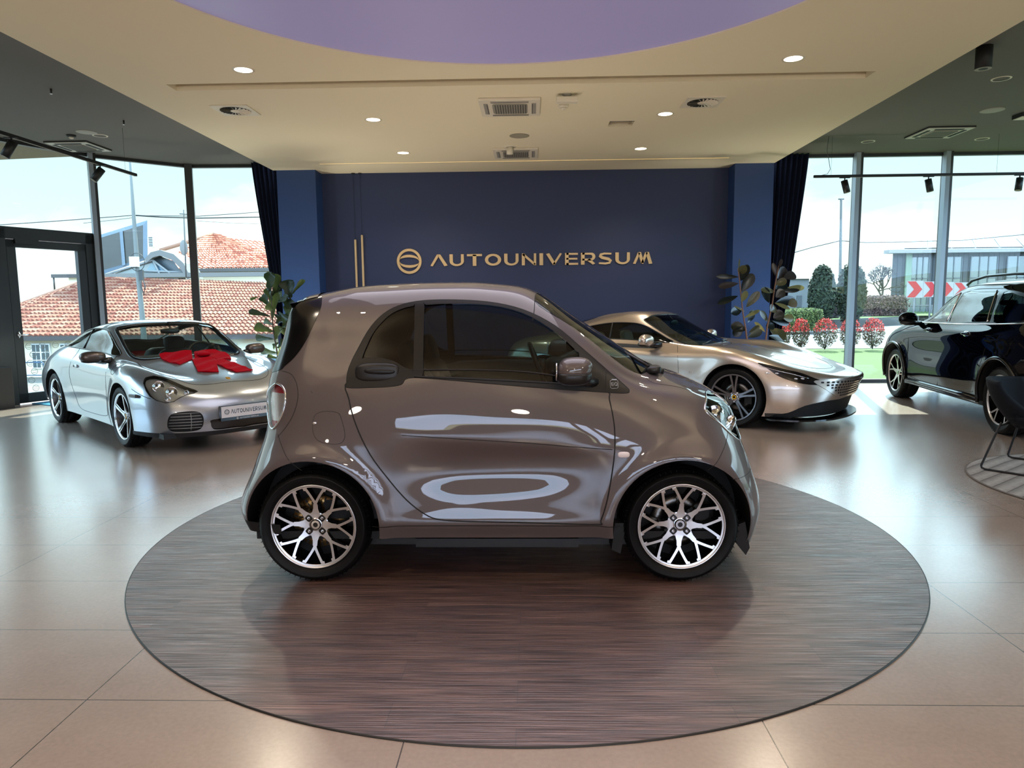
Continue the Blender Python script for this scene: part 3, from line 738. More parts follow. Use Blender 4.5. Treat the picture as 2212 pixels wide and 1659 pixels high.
def plate(root, B, x, z, w, h, txt_h):
    """registration plate on the nose at height z, with carrier strip"""
    c, n = B.hit(0, z, (1, 2), 1); X = c.x+.018
    T = Matrix(((0, 0, 1, X), (1, 0, 0, 0), (0, 1, 0, z), (0, 0, 0, 1)))
    m = MB(); m.prism([(-w/2-.008, -h/2-.032), (w/2+.008, -h/2-.032), (w/2+.008, h/2+.008), (-w/2-.008, h/2+.008)], -.03, .0, T); pl = m.build('plate_carrier', M_blk, root)
    m = MB(); m.prism([(-w/2, -h/2), (w/2, -h/2), (w/2, h/2), (-w/2, h/2)], 0, .003, T); m.build('number_plate', mat('plate white', (214, 208, 205), .4), pl)
    m = MB(); emblem(m, -w/2+.055, 0, h*.23, Matrix.Translation((.003, 0, 0)) @ T, .001); lettering(m, 'AUTOUNIVERSUM', -w/2+.095, -txt_h/2, txt_h, T=Matrix.Translation((.003, 0, 0)) @ T, depth=.001, width=w*.74); m.build('plate_lettering', M_blk, pl)
    m = MB(); emblem(m, -w*.18, -h/2-.018, .010, Matrix.Translation((.001, 0, 0)) @ T, .001); lettering(m, 'AUTOUNIVERSUM', -w*.14, -h/2-.023, .011, T=Matrix.Translation((.001, 0, 0)) @ T, depth=.001, width=w*.40); m.build('carrier_lettering', mat('plate white'), pl)
    return X

# ================= silver rear-engined coupe
def build_coupe():
    root = thing('coupe_car', 'silver two-door coupe with a red bow on its bonnet, nose turned to the disc', 'car', (-4.428, 8.303, 0), math.radians(-42.1))
    R = [
     [(-2.2,0,.28),(-2.17,.5,.28),(-2.05,.78,.27),(-1.75,.86,.25),(-1.175,.88,.2),(-.6,.85,.18),(0,.845,.18),(.45,.845,.18),(.8,.85,.18),(1.175,.865,.18),(1.6,.84,.17),(1.88,.70,.16),(2.06,.4,.16),(2.1,0,.16)],
     [(-2.28,0,.42),(-2.25,.5,.42),(-2.1,.80,.42),(-1.75,.895,.42),(-1.175,.915,.40),(-.6,.865,.36),(0,.86,.35),(.45,.86,.35),(.8,.868,.36),(1.175,.885,.38),(1.6,.865,.36),(1.92,.72,.33),(2.11,.4,.32),(2.16,0,.32)],
     [(-2.29,0,.58),(-2.25,.5,.58),(-2.1,.79,.6),(-1.75,.89,.62),(-1.175,.915,.64),(-.6,.875,.58),(0,.87,.56),(.45,.87,.55),(.8,.87,.56),(1.175,.885,.62),(1.6,.855,.56),(1.89,.72,.51),(2.07,.4,.50),(2.13,0,.50)],
     [(-2.2,0,.72),(-2.17,.45,.73),(-2.03,.72,.76),(-1.72,.83,.80),(-1.2,.88,.83),(-.6,.86,.80),(0,.85,.78),(.45,.85,.77),(.8,.855,.77),(1.15,.86,.78),(1.5,.82,.74),(1.81,.68,.66),(1.97,.38,.605),(2.03,0,.60)],
     [(-2.1,0,.80),(-2.07,.4,.81),(-1.93,.62,.85),(-1.65,.74,.90),(-1.2,.80,.94),(-.6,.80,.90),(0,.79,.87),(.45,.785,.86),(.75,.77,.86),(1.1,.745,.865),(1.4,.695,.825),(1.68,.59,.75),(1.83,.34,.67),(1.90,0,.665)],
     [(-1.95,0,.86),(-1.92,.35,.865),(-1.80,.53,.885),(-1.5,.65,.94),(-1.1,.71,1.02),(-.6,.715,1.05),(0,.70,1.04),(.38,.69,1.0),(.66,.69,.925),(1.02,.62,.835),(1.3,.55,.775),(1.52,.45,.735),(1.70,.28,.71),(1.77,0,.705)],
     [(-1.75,0,.93),(-1.72,.33,.935),(-1.55,.46,.975),(-1.25,.55,1.05),(-.9,.58,1.15),(-.5,.59,1.215),(-.1,.59,1.235),(.16,.585,1.20),(.45,.60,1.07),(.88,.60,.875),(1.16,.50,.81),(1.38,.40,.775),(1.54,.24,.755),(1.6,0,.75)],
     [(-1.62,0,.99),(-1.59,.25,.995),(-1.42,.33,1.035),(-1.1,.37,1.125),(-.78,.38,1.21),(-.45,.39,1.265),(-.1,.39,1.29),(.17,.38,1.26),(.50,.40,1.10),(.98,.39,.885),(1.15,.34,.845),(1.28,.28,.82),(1.40,.17,.80),(1.45,0,.795)],
     [(-1.55,0,1.02),(-1.50,0,1.035),(-1.32,0,1.075),(-1.05,0,1.155),(-.72,0,1.24),(-.42,0,1.285),(-.1,0,1.305),(.19,0,1.275),(.54,0,1.11),(1.03,0,.895),(1.14,0,.865),(1.22,0,.85),(1.27,0,.84),(1.30,0,.835)]]
    ax = 1.175
    B = Body(R, SC, 10, 8, flare((-ax, ax), .32, .375, .012), 3)
    for cx, r in ((-ax, .362), (ax, .352)): B.cut('cut_out', circ_poly(cx, .33, r), filt=sideF)
    B.cut('side_window', sp2([(.66,.925),(.30,.945),(-.3,.965),(-.9,.975),(-1.25,.985),(-1.42,1.0),(-1.30,1.045),(-1.0,1.125),(-.6,1.19),(-.2,1.212),(.06,1.195),(.22,1.145),(.45,1.04)], 4), filt=lambda f: f.calc_center_median().y > .4)
    B.cut('door', sp2([(.62,.93),(.70,.80),(.72,.6),(.70,.36),(.6,.27),(0,.25),(-.35,.27),(-.46,.40),(-.60,.62),(-.58,.80),(-.52,.975),(0,.97)], 4), filt=sideF, only=(0,))
    up = lambda f: f.calc_center_median().z > .75 and f.normal.z > .1
    B.cut('windscreen', [(p[0], p[1]) for p in sp2([(.215,-.03),(.21,.2),(.18,.45),(.16,.555),(.40,.585),(.62,.605),(.80,.60),(.93,.48),(.99,.25),(1.005,-.03)], 4, False)], (0, 1), up)
    B.cut('rear_screen', sp2([(-.66,-.03),(-.68,.3),(-.72,.50),(-1.1,.51),(-1.50,.45),(-1.58,.2),(-1.60,-.03)], 4, False), (0, 1), up)
    B.cut('bonnet', sp2([(1.02,-.03),(1.0,.30),(.97,.50),(.93,.60),(1.2,.60),(1.5,.56),(1.72,.50),(1.83,.40),(1.88,.2),(1.895,-.03)], 4, False), (0, 1), lambda f: f.calc_center_median().z > .6 and f.normal.z > .1, only=(0,))
    fr = lambda f: f.calc_center_median().x > 1.25
    HL = [(.795,.63),(.79,.70),(.75,.75),(.68,.765),(.61,.745),(.545,.70),(.48,.655),(.41,.62),(.395,.605),(.44,.592),(.51,.582),(.57,.560),(.63,.525),(.69,.515),(.75,.54),(.785,.58)]
    B.cut('headlight', sp2(HL, 4), (1, 2), fr)
    B.cut('side_intake', sp2([(.67,.235),(.70,.30),(.67,.40),(.56,.425),(.45,.415),(.41,.36),(.42,.26),(.47,.225),(.59,.22)], 4), (1, 2), fr)
    B.cut('centre_intake', sp2([(.345,.29),(.33,.325),(.1,.33),(-.06,.33),(-.06,.215),(.1,.215),(.28,.215),(.33,.24)], 3), (1, 2), fr)
    B.cut('front_lip', [(p[0]*SC, p[1]*SC) for p in ((1.45,.1),(3,.1),(3,.195),(1.45,.215))], filt=fr)
    B.cut('tail_light', sp2([(-2.3,.68),(-2.1,.66),(-1.85,.70),(-1.84,.76),(-2.0,.80),(-2.3,.82)], 3), filt=lambda f: f.calc_center_median().x < -1.6 and f.calc_center_median().y > .3)
    G_c = glass('headlamp lens', (235, 238, 235), 1.3)
    spx = {'body_shell': ('body_shell', M_silver, False, 0), 'side_window': ('side_window', G_tint, True, -.004), 'door': ('door', M_silver, True, 0), 'windscreen': ('windscreen', G_tint, False, -.002), 'rear_screen': ('rear_screen', G_tint, False, -.002),
           'bonnet': ('bonnet', M_silver, False, .001), 'headlight': ('headlight', G_c, True, .003), 'side_intake': ('side_intake', M_dark, True, -.015), 'centre_intake': ('centre_intake', M_blk, False, -.01), 'front_lip': ('front_lip', M_dark, False, 0), 'tail_light': ('tail_light', mat('lamp red'), True, 0)}
    B.emit(root, spx)
    s = MB()
    B.seam(s, scl([(.62,.93),(.70,.80),(.72,.6),(.70,.36),(.6,.27),(0,.25),(-.35,.27),(-.46,.40),(-.60,.62),(-.58,.80),(-.52,.975)]), r=.0028, off=-.0005)
    B.seam(s, scl([(.93,.60),(1.2,.60),(1.5,.56),(1.72,.50),(1.83,.40),(1.88,.2),(1.895,0)]), (0, 1), r=.003)
    B.seam(s, scl([(1.505,.64),(1.62,.60),(1.72,.57),(1.78,.555)]), r=.003)
    B.seam(s, scl([(.72,.30),(.74,.26),(.80,.22)]), r=.0015)
    B.seam(s, sp2(HL, 1), (1, 2), r=.004, closed=True, smooth=False)
    B.seam(s, scl([(.86,.835),(.92,.86),(1.0,.845),(1.03,.79),(.96,.75),(.88,.775)]), r=.002, closed=True, sides=(1, -1))
    s.build('panel_gap', M_seam, root)
    wf = MB()
    B.seam(wf, scl([(.66,.925),(.30,.945),(-.3,.965),(-.9,.975),(-1.25,.985),(-1.42,1.0),(-1.30,1.045),(-1.0,1.125),(-.6,1.19),(-.2,1.212),(.06,1.195),(.22,1.145),(.45,1.04)]), r=.009, closed=True)
    B.seam(wf, scl([(-.40,.97),(-.43,1.2)]), r=.010, smooth=False)
    ws_ = [(.215,0),(.21,.2),(.18,.45),(.16,.555),(.40,.585),(.62,.605),(.80,.60),(.93,.48),(.99,.25),(1.005,0)]
    B.seam(wf, scl(ws_), (0, 1), r=.026, off=-.014)
    B.seam(wf, scl([(-.66,0),(-.68,.3),(-.72,.50),(-1.1,.51),(-1.50,.45),(-1.58,.2),(-1.60,0)]), (0, 1), r=.012, off=-.004)
    wf.build('window_surround', M_blkcar, root)
    al = MB()
    for cx, r in ((-ax, .362), (ax, .352)): arch_liner(al, B, cx*SC, .33*SC, r*SC, .36, -10, 190)
    al.box((-2.05*SC, -.72, .15), (1.95*SC, .72, .20)); al.build('wheel_housing', M_dark, root)
    # nose details
    for sd in (1, -1):
        h = MB()
        for f in B.bm.faces:
            if B.names[f[B.rl]] == 'headlight':
                vs = [(lambda c: (c.x, c.y*sd, c.z))(v.co-Vector(v[B.nl]).normalized()*.035) for v in f.verts]; h.add(vs, [tuple(range(len(vs)))], 0, True)
        h.build('headlight_reflector', M_reflm, root)
        for (yy, zz, r_) in ((.70, .685, .052), (.62, .625, .050), (.49, .617, .024), (.67, .56, .026)):
            c, n = B.hit(yy*SC, zz*SC, (1, 2)); c = c-n*.022; T = Matrix.Translation((c.x, c.y*sd, c.z)) @ Vector((1, .35*sd, .25)).to_track_quat('Z', 'Y').to_matrix().to_4x4()
            b_ = MB(); vs = []
            b_.lathe([(.0, -.012), (r_*.35, -.010), (r_*.8, -.002), (r_, .008), (r_*1.06, .008), (r_*1.06, -.01)], 24); b_.v = [tuple(T @ Vector(v)) for v in b_.v]
            b_.build('lamp_bowl', M_chr, root)
        b_ = MB(); P = []
        c0, n0 = B.hit(.60*SC, .32*SC, (1, 2))
        for z in (.255, .285, .315, .345, .375, .405):
            w0, w1 = (.42 if z < .3 else .41+.25*(z-.3)), .685-(0 if z < .33 else (z-.33)*.3)
            b_.tube([(lambda c: (c.x-.008, c.y*sd, c.z))(B.hit((w0+(w1-w0)*k/8)*SC, z*SC, (1, 2))[0]) for k in range(9)], .0035, 5)
        b_.tube([(lambda c: (c.x-.008, c.y*sd, c.z))(B.hit(.51*SC, z*SC, (1, 2))[0]) for z in (.23, .28, .34, .41)], .0035, 5)
        b_.build('intake_grille', mat('grille grey', (150, 150, 148), .35, metal=.5), root)
        # bumper side marker, door handle
        c, n = B.hit(1.50*SC, .585*SC); b_ = MB(); b_.sup((c.x+.06, (c.y-.001)*sd, c.z-.01), (.075, .012, .018), (.5, .5), (16, 8), 0, Matrix.Rotation(-.12*sd, 4, 'Z')); b_.build('side_marker', mat('smoked marker', (52, 52, 54), .25), root)
        c, n = B.hit(-.36*SC, .77*SC); b_ = MB(); b_.sup((c.x, c.y*sd, c.z), (.075, .022, .020), (.7, .7), (16, 8)); b_.build('door_handle', M_silver, root)
        b_ = MB(); b_.sup((c.x-.02, (c.y+.012)*sd, c.z), (.03, .014, .013), (.7, .7), (12, 8)); b_.build('handle_recess', M_dark, root)
        # lip under the bumper corner
    mirror_pair(root, .55*SC, .93*SC, .925*SC, (.075, .125, .062), mat('bronze grey mirror', (92, 84, 80), .3, metal=.6), M_blkcar, (.62*SC, .76*SC, .88*SC), .1)
    plate(root, B, 0, .380, .50, .11, .042)
    cr, n = B.hit(1.80*SC, 0, (0, 1)); m = MB(); m.sup((cr.x, 0, cr.z+.002), (.032, .024, .006), (.8, .8), (16, 6), 0, Matrix.Rotation(.35, 4, 'Y')); m.build('bonnet_crest', mat('crest gold', (190, 140, 50), .3, metal=.8), root)
    # cabin
    c = MB()
    for y in (-.36, .36): seat(c, -.12, y, .36, .60, .25)
    for y in (-.33, .33): c.sup((-.92, y, .66), (.12, .22, .22), (.5, .5), (14, 8))
    c.build('seat', M_int, root)
    d = MB(); d.sup((.62, 0, .78), (.26, .66, .10), (.5, .6), (24, 10)); d.sup((.42, .36, .84), (.09, .14, .05), (.7, .7), (14, 8)); d.build('dashboard', mat('dash grey', (70, 70, 72), .6), root); d = MB(); d.box((-1.9, -.6, .2), (.8, .6, .30)); d.build('cabin_floor', M_int, root)
    for sd in (1, -1): p = MB(); p.sup((-.1, .76*sd, .62), (.75, .03, .24), (.5, .5), (16, 8)); p.build('door_lining', M_int2, root)
    st = MB(); steering(st, .30, .36, .83, .17, .45); st.build('steering_wheel', M_handle, root)
    rm = MB(); rm.sup((.28, 0, 1.13), (.015, .11, .032), (.6, .6), (16, 8)); rm.tube([(.29, 0, 1.14), (.25, 0, 1.21)], .008, 6); rm.build('rear_view_mirror', M_blkcar, root)
    wp = wheel_star(.322*SC, .245*SC, .225, M_chr, mat('silver spoke flank', (120, 120, 122), .25, metal=1.), 5, False, mat('crest gold'), 8)
    place_wheels(wp, root, (-ax*SC, ax*SC), (.905*SC, .875*SC), .322*SC)
    return root, B

# ================= champagne grand tourer
def build_gt():
    root = thing('sports_car', 'champagne silver sports coupe with perforated nose grille behind the small coupe', 'car', (1.77, 9.38, 0), math.radians(-37.0))
    global XFK
    XFK = (1.335, 1.17)
    R = [
     [(-2.25,0,.28),(-2.2,.5,.28),(-2.05,.80,.27),(-1.8,.90,.25),(-1.335,.95,.2),(-.7,.90,.17),(0,.88,.16),(.5,.88,.16),(.9,.91,.16),(1.335,.94,.16),(1.7,.90,.16),(1.95,.78,.16),(2.13,.48,.16),(2.18,0,.16)],
     [(-2.33,0,.45),(-2.28,.5,.45),(-2.12,.84,.45),(-1.8,.95,.45),(-1.335,.985,.44),(-.7,.92,.38),(0,.905,.36),(.5,.91,.36),(.9,.945,.38),(1.335,.975,.40),(1.7,.935,.36),(1.97,.80,.34),(2.17,.5,.33),(2.22,0,.33)],
     [(-2.35,0,.65),(-2.3,.5,.65),(-2.12,.83,.68),(-1.8,.94,.68),(-1.335,.98,.70),(-.7,.925,.62),(0,.91,.60),(.5,.92,.60),(.9,.95,.62),(1.335,.975,.68),(1.7,.92,.60),(1.98,.79,.53),(2.20,.48,.47),(2.26,0,.465)],
     [(-2.3,0,.82),(-2.25,.45,.83),(-2.08,.73,.86),(-1.78,.86,.88),(-1.335,.92,.89),(-.7,.91,.83),(0,.90,.82),(.5,.905,.81),(.9,.93,.83),(1.3,.945,.86),(1.65,.87,.77),(1.93,.74,.67),(2.21,.47,.605),(2.31,0,.595)],
     [(-2.25,0,.90),(-2.2,.4,.91),(-2.0,.6,.94),(-1.7,.74,.97),(-1.3,.81,.98),(-.7,.82,.93),(0,.815,.92),(.45,.82,.91),(.8,.83,.92),(1.22,.82,.925),(1.54,.75,.845),(1.80,.64,.74),(2.10,.42,.65),(2.21,0,.635)],
     [(-1.95,0,.95),(-1.9,.33,.96),(-1.75,.48,.99),(-1.5,.60,1.02),(-1.15,.69,1.05),(-.7,.715,1.06),(-.1,.72,1.06),(.15,.71,1.03),(.45,.72,.955),(.95,.68,.885),(1.33,.60,.835),(1.62,.48,.765),(1.84,.3,.70),(1.94,0,.68)],
     [(-1.6,0,1.06),(-1.55,.3,1.07),(-1.45,.40,1.09),(-1.25,.48,1.13),(-.95,.54,1.18),(-.6,.57,1.215),(-.25,.58,1.22),(-.02,.585,1.185),(.26,.61,1.07),(.68,.60,.90),(1.06,.5,.865),(1.34,.4,.83),(1.54,.25,.79),(1.64,0,.775)],
     [(-1.4,0,1.14),(-1.37,.25,1.145),(-1.25,.31,1.165),(-1.05,.35,1.205),(-.8,.38,1.27),(-.55,.39,1.303),(-.26,.40,1.315),(-.02,.40,1.28),(.30,.41,1.11),(.76,.40,.915),(.98,.35,.90),(1.16,.28,.88),(1.28,.18,.86),(1.35,0,.85)],
     [(-1.25,0,1.20),(-1.22,0,1.21),(-1.12,0,1.235),(-.95,0,1.27),(-.75,0,1.305),(-.52,0,1.325),(-.28,0,1.333),(0,0,1.30),(.34,0,1.12),(.82,0,.925),(.95,0,.915),(1.05,0,.905),(1.12,0,.90),(1.16,0,.895)]]
    R = [[(XF(a), b, c) for a, b, c in row] for row in R]
    ax = 1.335
    B = Body(R, SC, 10, 8, flare((-ax, ax), .35, .41, .010), 3)
    for cx, r in ((-ax, .39), (ax, .385)): B.cut('cut_out', circ_poly(cx, .36, r), filt=sideF)
    SW = [(.44,.955),(.0,.975),(-.5,.985),(-.9,.995),(-1.15,1.02),(-1.05,1.075),(-.8,1.14),(-.5,1.185),(-.2,1.19),(-.02,1.165),(.15,1.10),(.34,1.01)]
    B.cut('side_window', sp2(SW, 4), filt=lambda f: f.calc_center_median().y > .4)
    up = lambda f: f.calc_center_median().z > .75 and f.normal.z > .1
    WS = [(.02,-.03),(.015,.2),(-.02,.45),(-.04,.535),(.18,.59),(.42,.635),(.56,.635),(.70,.50),(.78,.25),(.80,-.03)]
    B.cut('windscreen', sp2(WS, 4, False), (0, 1), up)
    B.cut('rear_screen', sp2([(-.80,-.03),(-.82,.3),(-.86,.46),(-1.15,.45),(-1.38,.36),(-1.45,-.03)], 4, False), (0, 1), up)
    fr = lambda f: f.calc_center_median().x > 1.2
    HL = [(1.60,.80),(1.72,.785),(1.86,.745),(1.98,.70),(2.06,.655),(2.12,.60),(2.10,.575),(2.02,.58),(1.88,.615),(1.78,.655),(1.70,.71),(1.63,.765)]
    DR_ = [(.55,.95),(.62,.80),(.64,.5),(.60,.28),(.2,.24),(-.5,.24),(-.68,.4),(-.75,.7),(-.70,.98),(0,.98)]
    B.cut('door', sp2(DR_, 4), filt=sideF, only=(0,))
    B.cut('headlight', sp2([(1.56,.765),(1.66,.745),(1.80,.70),(1.93,.66),(2.03,.61),(2.11,.56),(2.07,.53),(1.96,.545),(1.84,.585),(1.74,.635),(1.66,.70)], 4), filt=lambda f: fr(f) and f.calc_center_median().y > .35)
    B.cut('nose_grille', sp2([(.72,.565),(.60,.585),(.3,.60),(-.05,.605),(-.05,.375),(.28,.375),(.46,.385),(.60,.46)], 3), (1, 2), fr)
    B.cut('lower_intake', sp2([(.86,.215),(.78,.30),(.60,.345),(.4,.35),(-.05,.35),(-.05,.15),(.4,.15),(.83,.15),(.90,.18)], 3), (1, 2), fr)
    B.cut('front_lip', [(p[0]*SC, p[1]*SC) for p in ((1.70,.1),(3,.1),(3,.21),(1.70,.20))], filt=fr, only=(0,))
    B.emit(root, {'body_shell': ('body_shell', M_champ, False, 0), 'side_window': ('side_window', G_side, True, -.004), 'windscreen': ('windscreen', G_ws, False, -.002), 'rear_screen': ('rear_screen', G_side, False, -.002), 'door': ('door', M_champ, True, 0),
           'headlight': ('headlight', M_blk, True, .001), 'nose_grille': ('nose_grille', M_champ, False, .006), 'lower_intake': ('lower_intake', M_dark, False, -.03), 'front_lip': ('front_lip', M_blk, False, .004)})
    s = MB()
    B.seam(s, scl(DR_[:-1]), r=.0028, off=-.0005)
    B.seam(s, scl([(2.03,0),(2.0,.2),(1.88,.42),(1.75,.52)]), (0, 1), r=.002)
    s.build('panel_gap', M_seam, root)
    wf = MB(); B.seam(wf, scl(SW), r=.007, closed=True); B.seam(wf, scl([(-.42,.985),(-.47,1.19)]), r=.009, smooth=False); B.seam(wf, scl([(p[0], max(p[1], 0)) for p in WS]), (0, 1), r=.010, off=-.004)
    wf.build('window_surround', M_blkcar, root)
    al = MB()
    for cx, r in ((-ax, .39), (ax, .385)): arch_liner(al, B, cx*SC, .36*SC, r*SC, .38, -10, 190)
    al.box((-2.05*SC, -.78, .14), (1.95*SC, .78, .20)); al.build('wheel_housing', M_dark, root)
    # perforations of the nose grille
    g = MB()
    for r_ in range(6):
        z = .400+.031*r_; w = .42+.050*r_; nn = 13
        for k in range(-nn, nn+1):
            y = k*w/nn*.97
            c, n = B.hit(abs(y)*SC, z*SC, (1, 2)); y2 = y*SC; nx = Vector((n.x, n.y*(1 if y >= 0 else -1), n.z))
            hw = w/nn*.34*SC; o_ = Vector((c.x, y2, c.z))+nx*.0075; rt = Vector((0, 0, 1)).cross(nx).normalized(); upv = nx.cross(rt)
            g.add([o_+rt*a_*hw+upv*b_*.0095 for a_, b_ in ((-1, -1), (1, -1), (1, 1), (-1, 1))], [(0, 1, 2, 3)], 0)
    g.build('grille_holes', M_dark, root)
    sp = MB()
    pts = [(1.72, .96), (1.95, .86), (2.14, .62), (2.23, .3), (2.25, 0)]
    pl = [Vector((XF(p[0])*SC, p[1]*SC, 0)) for p in pts]; pl = [(p.x, p.y) for p in smooth_poly(pl, 5, False)]; full = pl+[(x, -y) for x, y in reversed(pl[:-1])]
    inner = [(x-.16, y*.90) for x, y in full]
    for k in range(len(full)-1): sp.prism([full[k], full[k+1], inner[k+1], inner[k]], .118, .135)
    sp.build('front_splitter', M_blk, root)
    for sd in (1, -1):
        d = MB()
        d.tube(B.line(scl([(1.58,.735),(1.72,.69),(1.88,.645),(2.0,.60)]), side=sd, off=.001), .004, 5)
        for t in (1.66, 1.74, 1.90, 1.95):
            c, n = B.hit(XF(t)*SC, (.655 if t < 1.8 else .60)*SC); d.sup((c.x, c.y*sd, c.z), (.022, .012, .010), (.8, .8), (10, 6))
        d.build('headlight_element', M_chr, root)
        d = MB(); c, n = B.hit(.80*SC, .62*SC); d.lathe([(0, .004), (.014, .004), (.014, -.004)], 16, 0, 'y', (c.x, c.y*sd, c.z)); d.build('wing_badge', M_reflm, root)
    mirror_pair(root, .22*SC, 1.0*SC, .985*SC, (.085, .125, .075), M_champ, M_blkcar, (.34*SC, .80*SC, .93*SC), .1)
    c = MB()
    for y in (-.38, .38): seat(c, -.35, y, .36, .58, .26)
    c.build('seat', mat('cream leather', (150, 140, 122), .6), root)
    d = MB(); d.sup((.32, 0, .80), (.30, .70, .09), (.5, .6), (24, 10)); d.build('dashboard', mat('dash grey'), root); d = MB(); d.box((-1.8, -.65, .2), (.8, .65, .30)); d.build('cabin_floor', M_int, root)
    for sd in (1, -1): p = MB(); p.sup((-.3, .80*sd, .66), (.72, .03, .24), (.5, .5), (16, 8)); p.build('door_lining', M_int2, root)
    st = MB(); steering(st, .08, .38, .86, .17, .45); st.build('steering_wheel', M_handle, root)
    rm = MB(); rm.sup((.12, 0, 1.14), (.015, .11, .032), (.6, .6), (16, 8)); rm.tube([(.13, 0, 1.15), (.06, 0, 1.22)], .008, 6); rm.build('rear_view_mirror', M_blkcar, root)
    for i in range(2):
        w = MB(); w.tube([(.74*SC, -.45+.5*i, .925*SC+.0), (.70*SC, -.1+.5*i, .955*SC)], .008, 6); w.build('wiper', M_handle, root)
    wp = wheel_star(.352*SC, .275*SC, .25, M_wgrey, mat('dark spoke flank', (30, 30, 32), .3, metal=.6), 5, True, mat('yellow badge', (225, 175, 30), .4))
    place_wheels(wp, root, (-ax*SC, ax*SC), (.955*SC, .955*SC), .352*SC)
    XFK = (9., 1.)
    return root, B

# ================= black suv
def build_suv():
    global SC
    SC = 1.03
    zc = lambda z: z if z < 1.1 else 1.1+(z-1.1)*.86
    W_ = lambda pts: [(p[0], zc(p[1])) for p in pts]
    root = thing('suv_car', 'glossy black blue suv with roof rails facing the garden windows', 'car', (6.02, 8.75, 0), math.radians(82.5))
    R = [
     [(-2.2,0,.3),(-2.15,.5,.3),(-2.05,.8,.3),(-1.8,.9,.28),(-1.41,.93,.26),(-.7,.91,.25),(0,.91,.25),(.5,.91,.25),(.95,.92,.25),(1.41,.93,.25),(1.8,.9,.25),(2.02,.78,.22),(2.15,.45,.2),(2.2,0,.2)],
     [(-2.3,0,.5),(-2.25,.5,.5),(-2.13,.82,.5),(-1.82,.92,.5),(-1.41,.945,.5),(-.7,.93,.48),(0,.93,.48),(.5,.93,.48),(.95,.935,.48),(1.41,.945,.5),(1.8,.93,.5),(2.06,.8,.48),(2.2,.45,.47),(2.25,0,.47)],
     [(-2.33,0,.75),(-2.28,.5,.75),(-2.15,.82,.76),(-1.82,.925,.78),(-1.41,.95,.79),(-.7,.925,.75),(0,.915,.73),(.5,.915,.72),(.95,.93,.73),(1.41,.945,.76),(1.8,.92,.75),(2.06,.79,.72),(2.2,.45,.7),(2.25,0,.7)],
     [(-2.3,0,.98),(-2.25,.45,.98),(-2.12,.76,.99),(-1.8,.88,1.0),(-1.41,.92,1.0),(-.7,.925,.96),(0,.92,.94),(.5,.92,.93),(.95,.92,.93),(1.38,.91,.92),(1.75,.86,.9),(1.98,.74,.88),(2.13,.42,.86),(2.19,0,.85)],
     [(-2.2,0,1.12),(-2.15,.42,1.12),(-2.02,.7,1.12),(-1.75,.81,1.12),(-1.4,.86,1.12),(-.7,.87,1.09),(0,.87,1.07),(.5,.865,1.06),(.93,.85,1.05),(1.3,.82,1.03),(1.62,.77,1.0),(1.86,.65,.97),(2.0,.38,.95),(2.07,0,.94)],
     [(-2.1,0,1.32),(-2.07,.4,1.32),(-1.95,.62,1.32),(-1.7,.73,1.33),(-1.35,.78,1.33),(-.7,.79,1.32),(0,.785,1.31),(.4,.77,1.28),(.78,.74,1.14),(1.12,.72,1.06),(1.45,.65,1.04),(1.7,.52,1.02),(1.85,.3,1.0),(1.9,0,1.0)],
     [(-2.0,0,1.52),(-1.96,.36,1.52),(-1.84,.54,1.53),(-1.55,.63,1.545),(-1.2,.665,1.56),(-.6,.68,1.575),(-.1,.675,1.57),(.2,.66,1.52),(.6,.66,1.31),(.98,.65,1.09),(1.25,.58,1.06),(1.45,.45,1.05),(1.58,.27,1.04),(1.62,0,1.035)],
     [(-1.95,0,1.59),(-1.9,.3,1.59),(-1.75,.4,1.60),(-1.5,.45,1.62),(-1.15,.48,1.64),(-.6,.49,1.65),(-.1,.48,1.64),(.2,.47,1.58),(.63,.46,1.35),(1.05,.45,1.11),(1.2,.4,1.085),(1.33,.32,1.075),(1.42,.2,1.065),(1.45,0,1.06)],
     [(-1.9,0,1.61),(-1.85,0,1.615),(-1.7,0,1.63),(-1.45,0,1.64),(-1.12,0,1.655),(-.6,0,1.66),(-.1,0,1.655),(.22,0,1.59),(.68,0,1.36),(1.1,0,1.125),(1.2,0,1.1),(1.28,0,1.09),(1.34,0,1.08),(1.36,0,1.075)]]
    R = [[(a, b, zc(c)) for a, b, c in row] for row in R]
    ax = 1.41
    B = Body(R, SC, 9, 8, flare((-ax, ax), .355, .42, .014), 3)
    for cx in (-ax, ax): B.cut('cut_out', circ_poly(cx, .355, .405), filt=sideF)
    wy = lambda f: f.calc_center_median().y > .4
    FW = W_([(.86,1.085),(.45,1.095),(.05,1.105),(.05,1.48),(.12,1.475),(.25,1.43),(.45,1.33),(.68,1.19)])
    RW = W_([(-.03,1.105),(-.5,1.115),(-.92,1.13),(-.98,1.16),(-.86,1.48),(-.80,1.50),(-.4,1.505),(-.03,1.49)])
    QW = W_([(-1.06,1.135),(-1.5,1.16),(-1.75,1.20),(-1.70,1.28),(-1.45,1.41),(-1.2,1.465),(-.95,1.49)])
    allw = W_([(.93,1.065),(.45,1.075),(-.5,1.09),(-1.5,1.13),(-1.85,1.18),(-1.78,1.30),(-1.5,1.43),(-1.2,1.50),(-.8,1.53),(-.3,1.535),(.05,1.52),(.28,1.45),(.48,1.34),(.72,1.19)])
    B.cut('window_surround', sp2(allw, 4), filt=wy)
    B.cut('front_door_window', sp2(FW, 2), filt=wy); B.cut('rear_door_window', sp2(RW, 2), filt=wy); B.cut('quarter_window', sp2(QW, 3), filt=wy)
    up = lambda f: f.calc_center_median().z > .95 and f.normal.z > .1
    WS = [(.22,-.03),(.215,.3),(.19,.56),(.175,.62),(.5,.63),(.8,.645),(.92,.64),(1.04,.4),(1.09,-.03)]
    B.cut('windscreen', sp2(WS, 4, False), (0, 1), up)
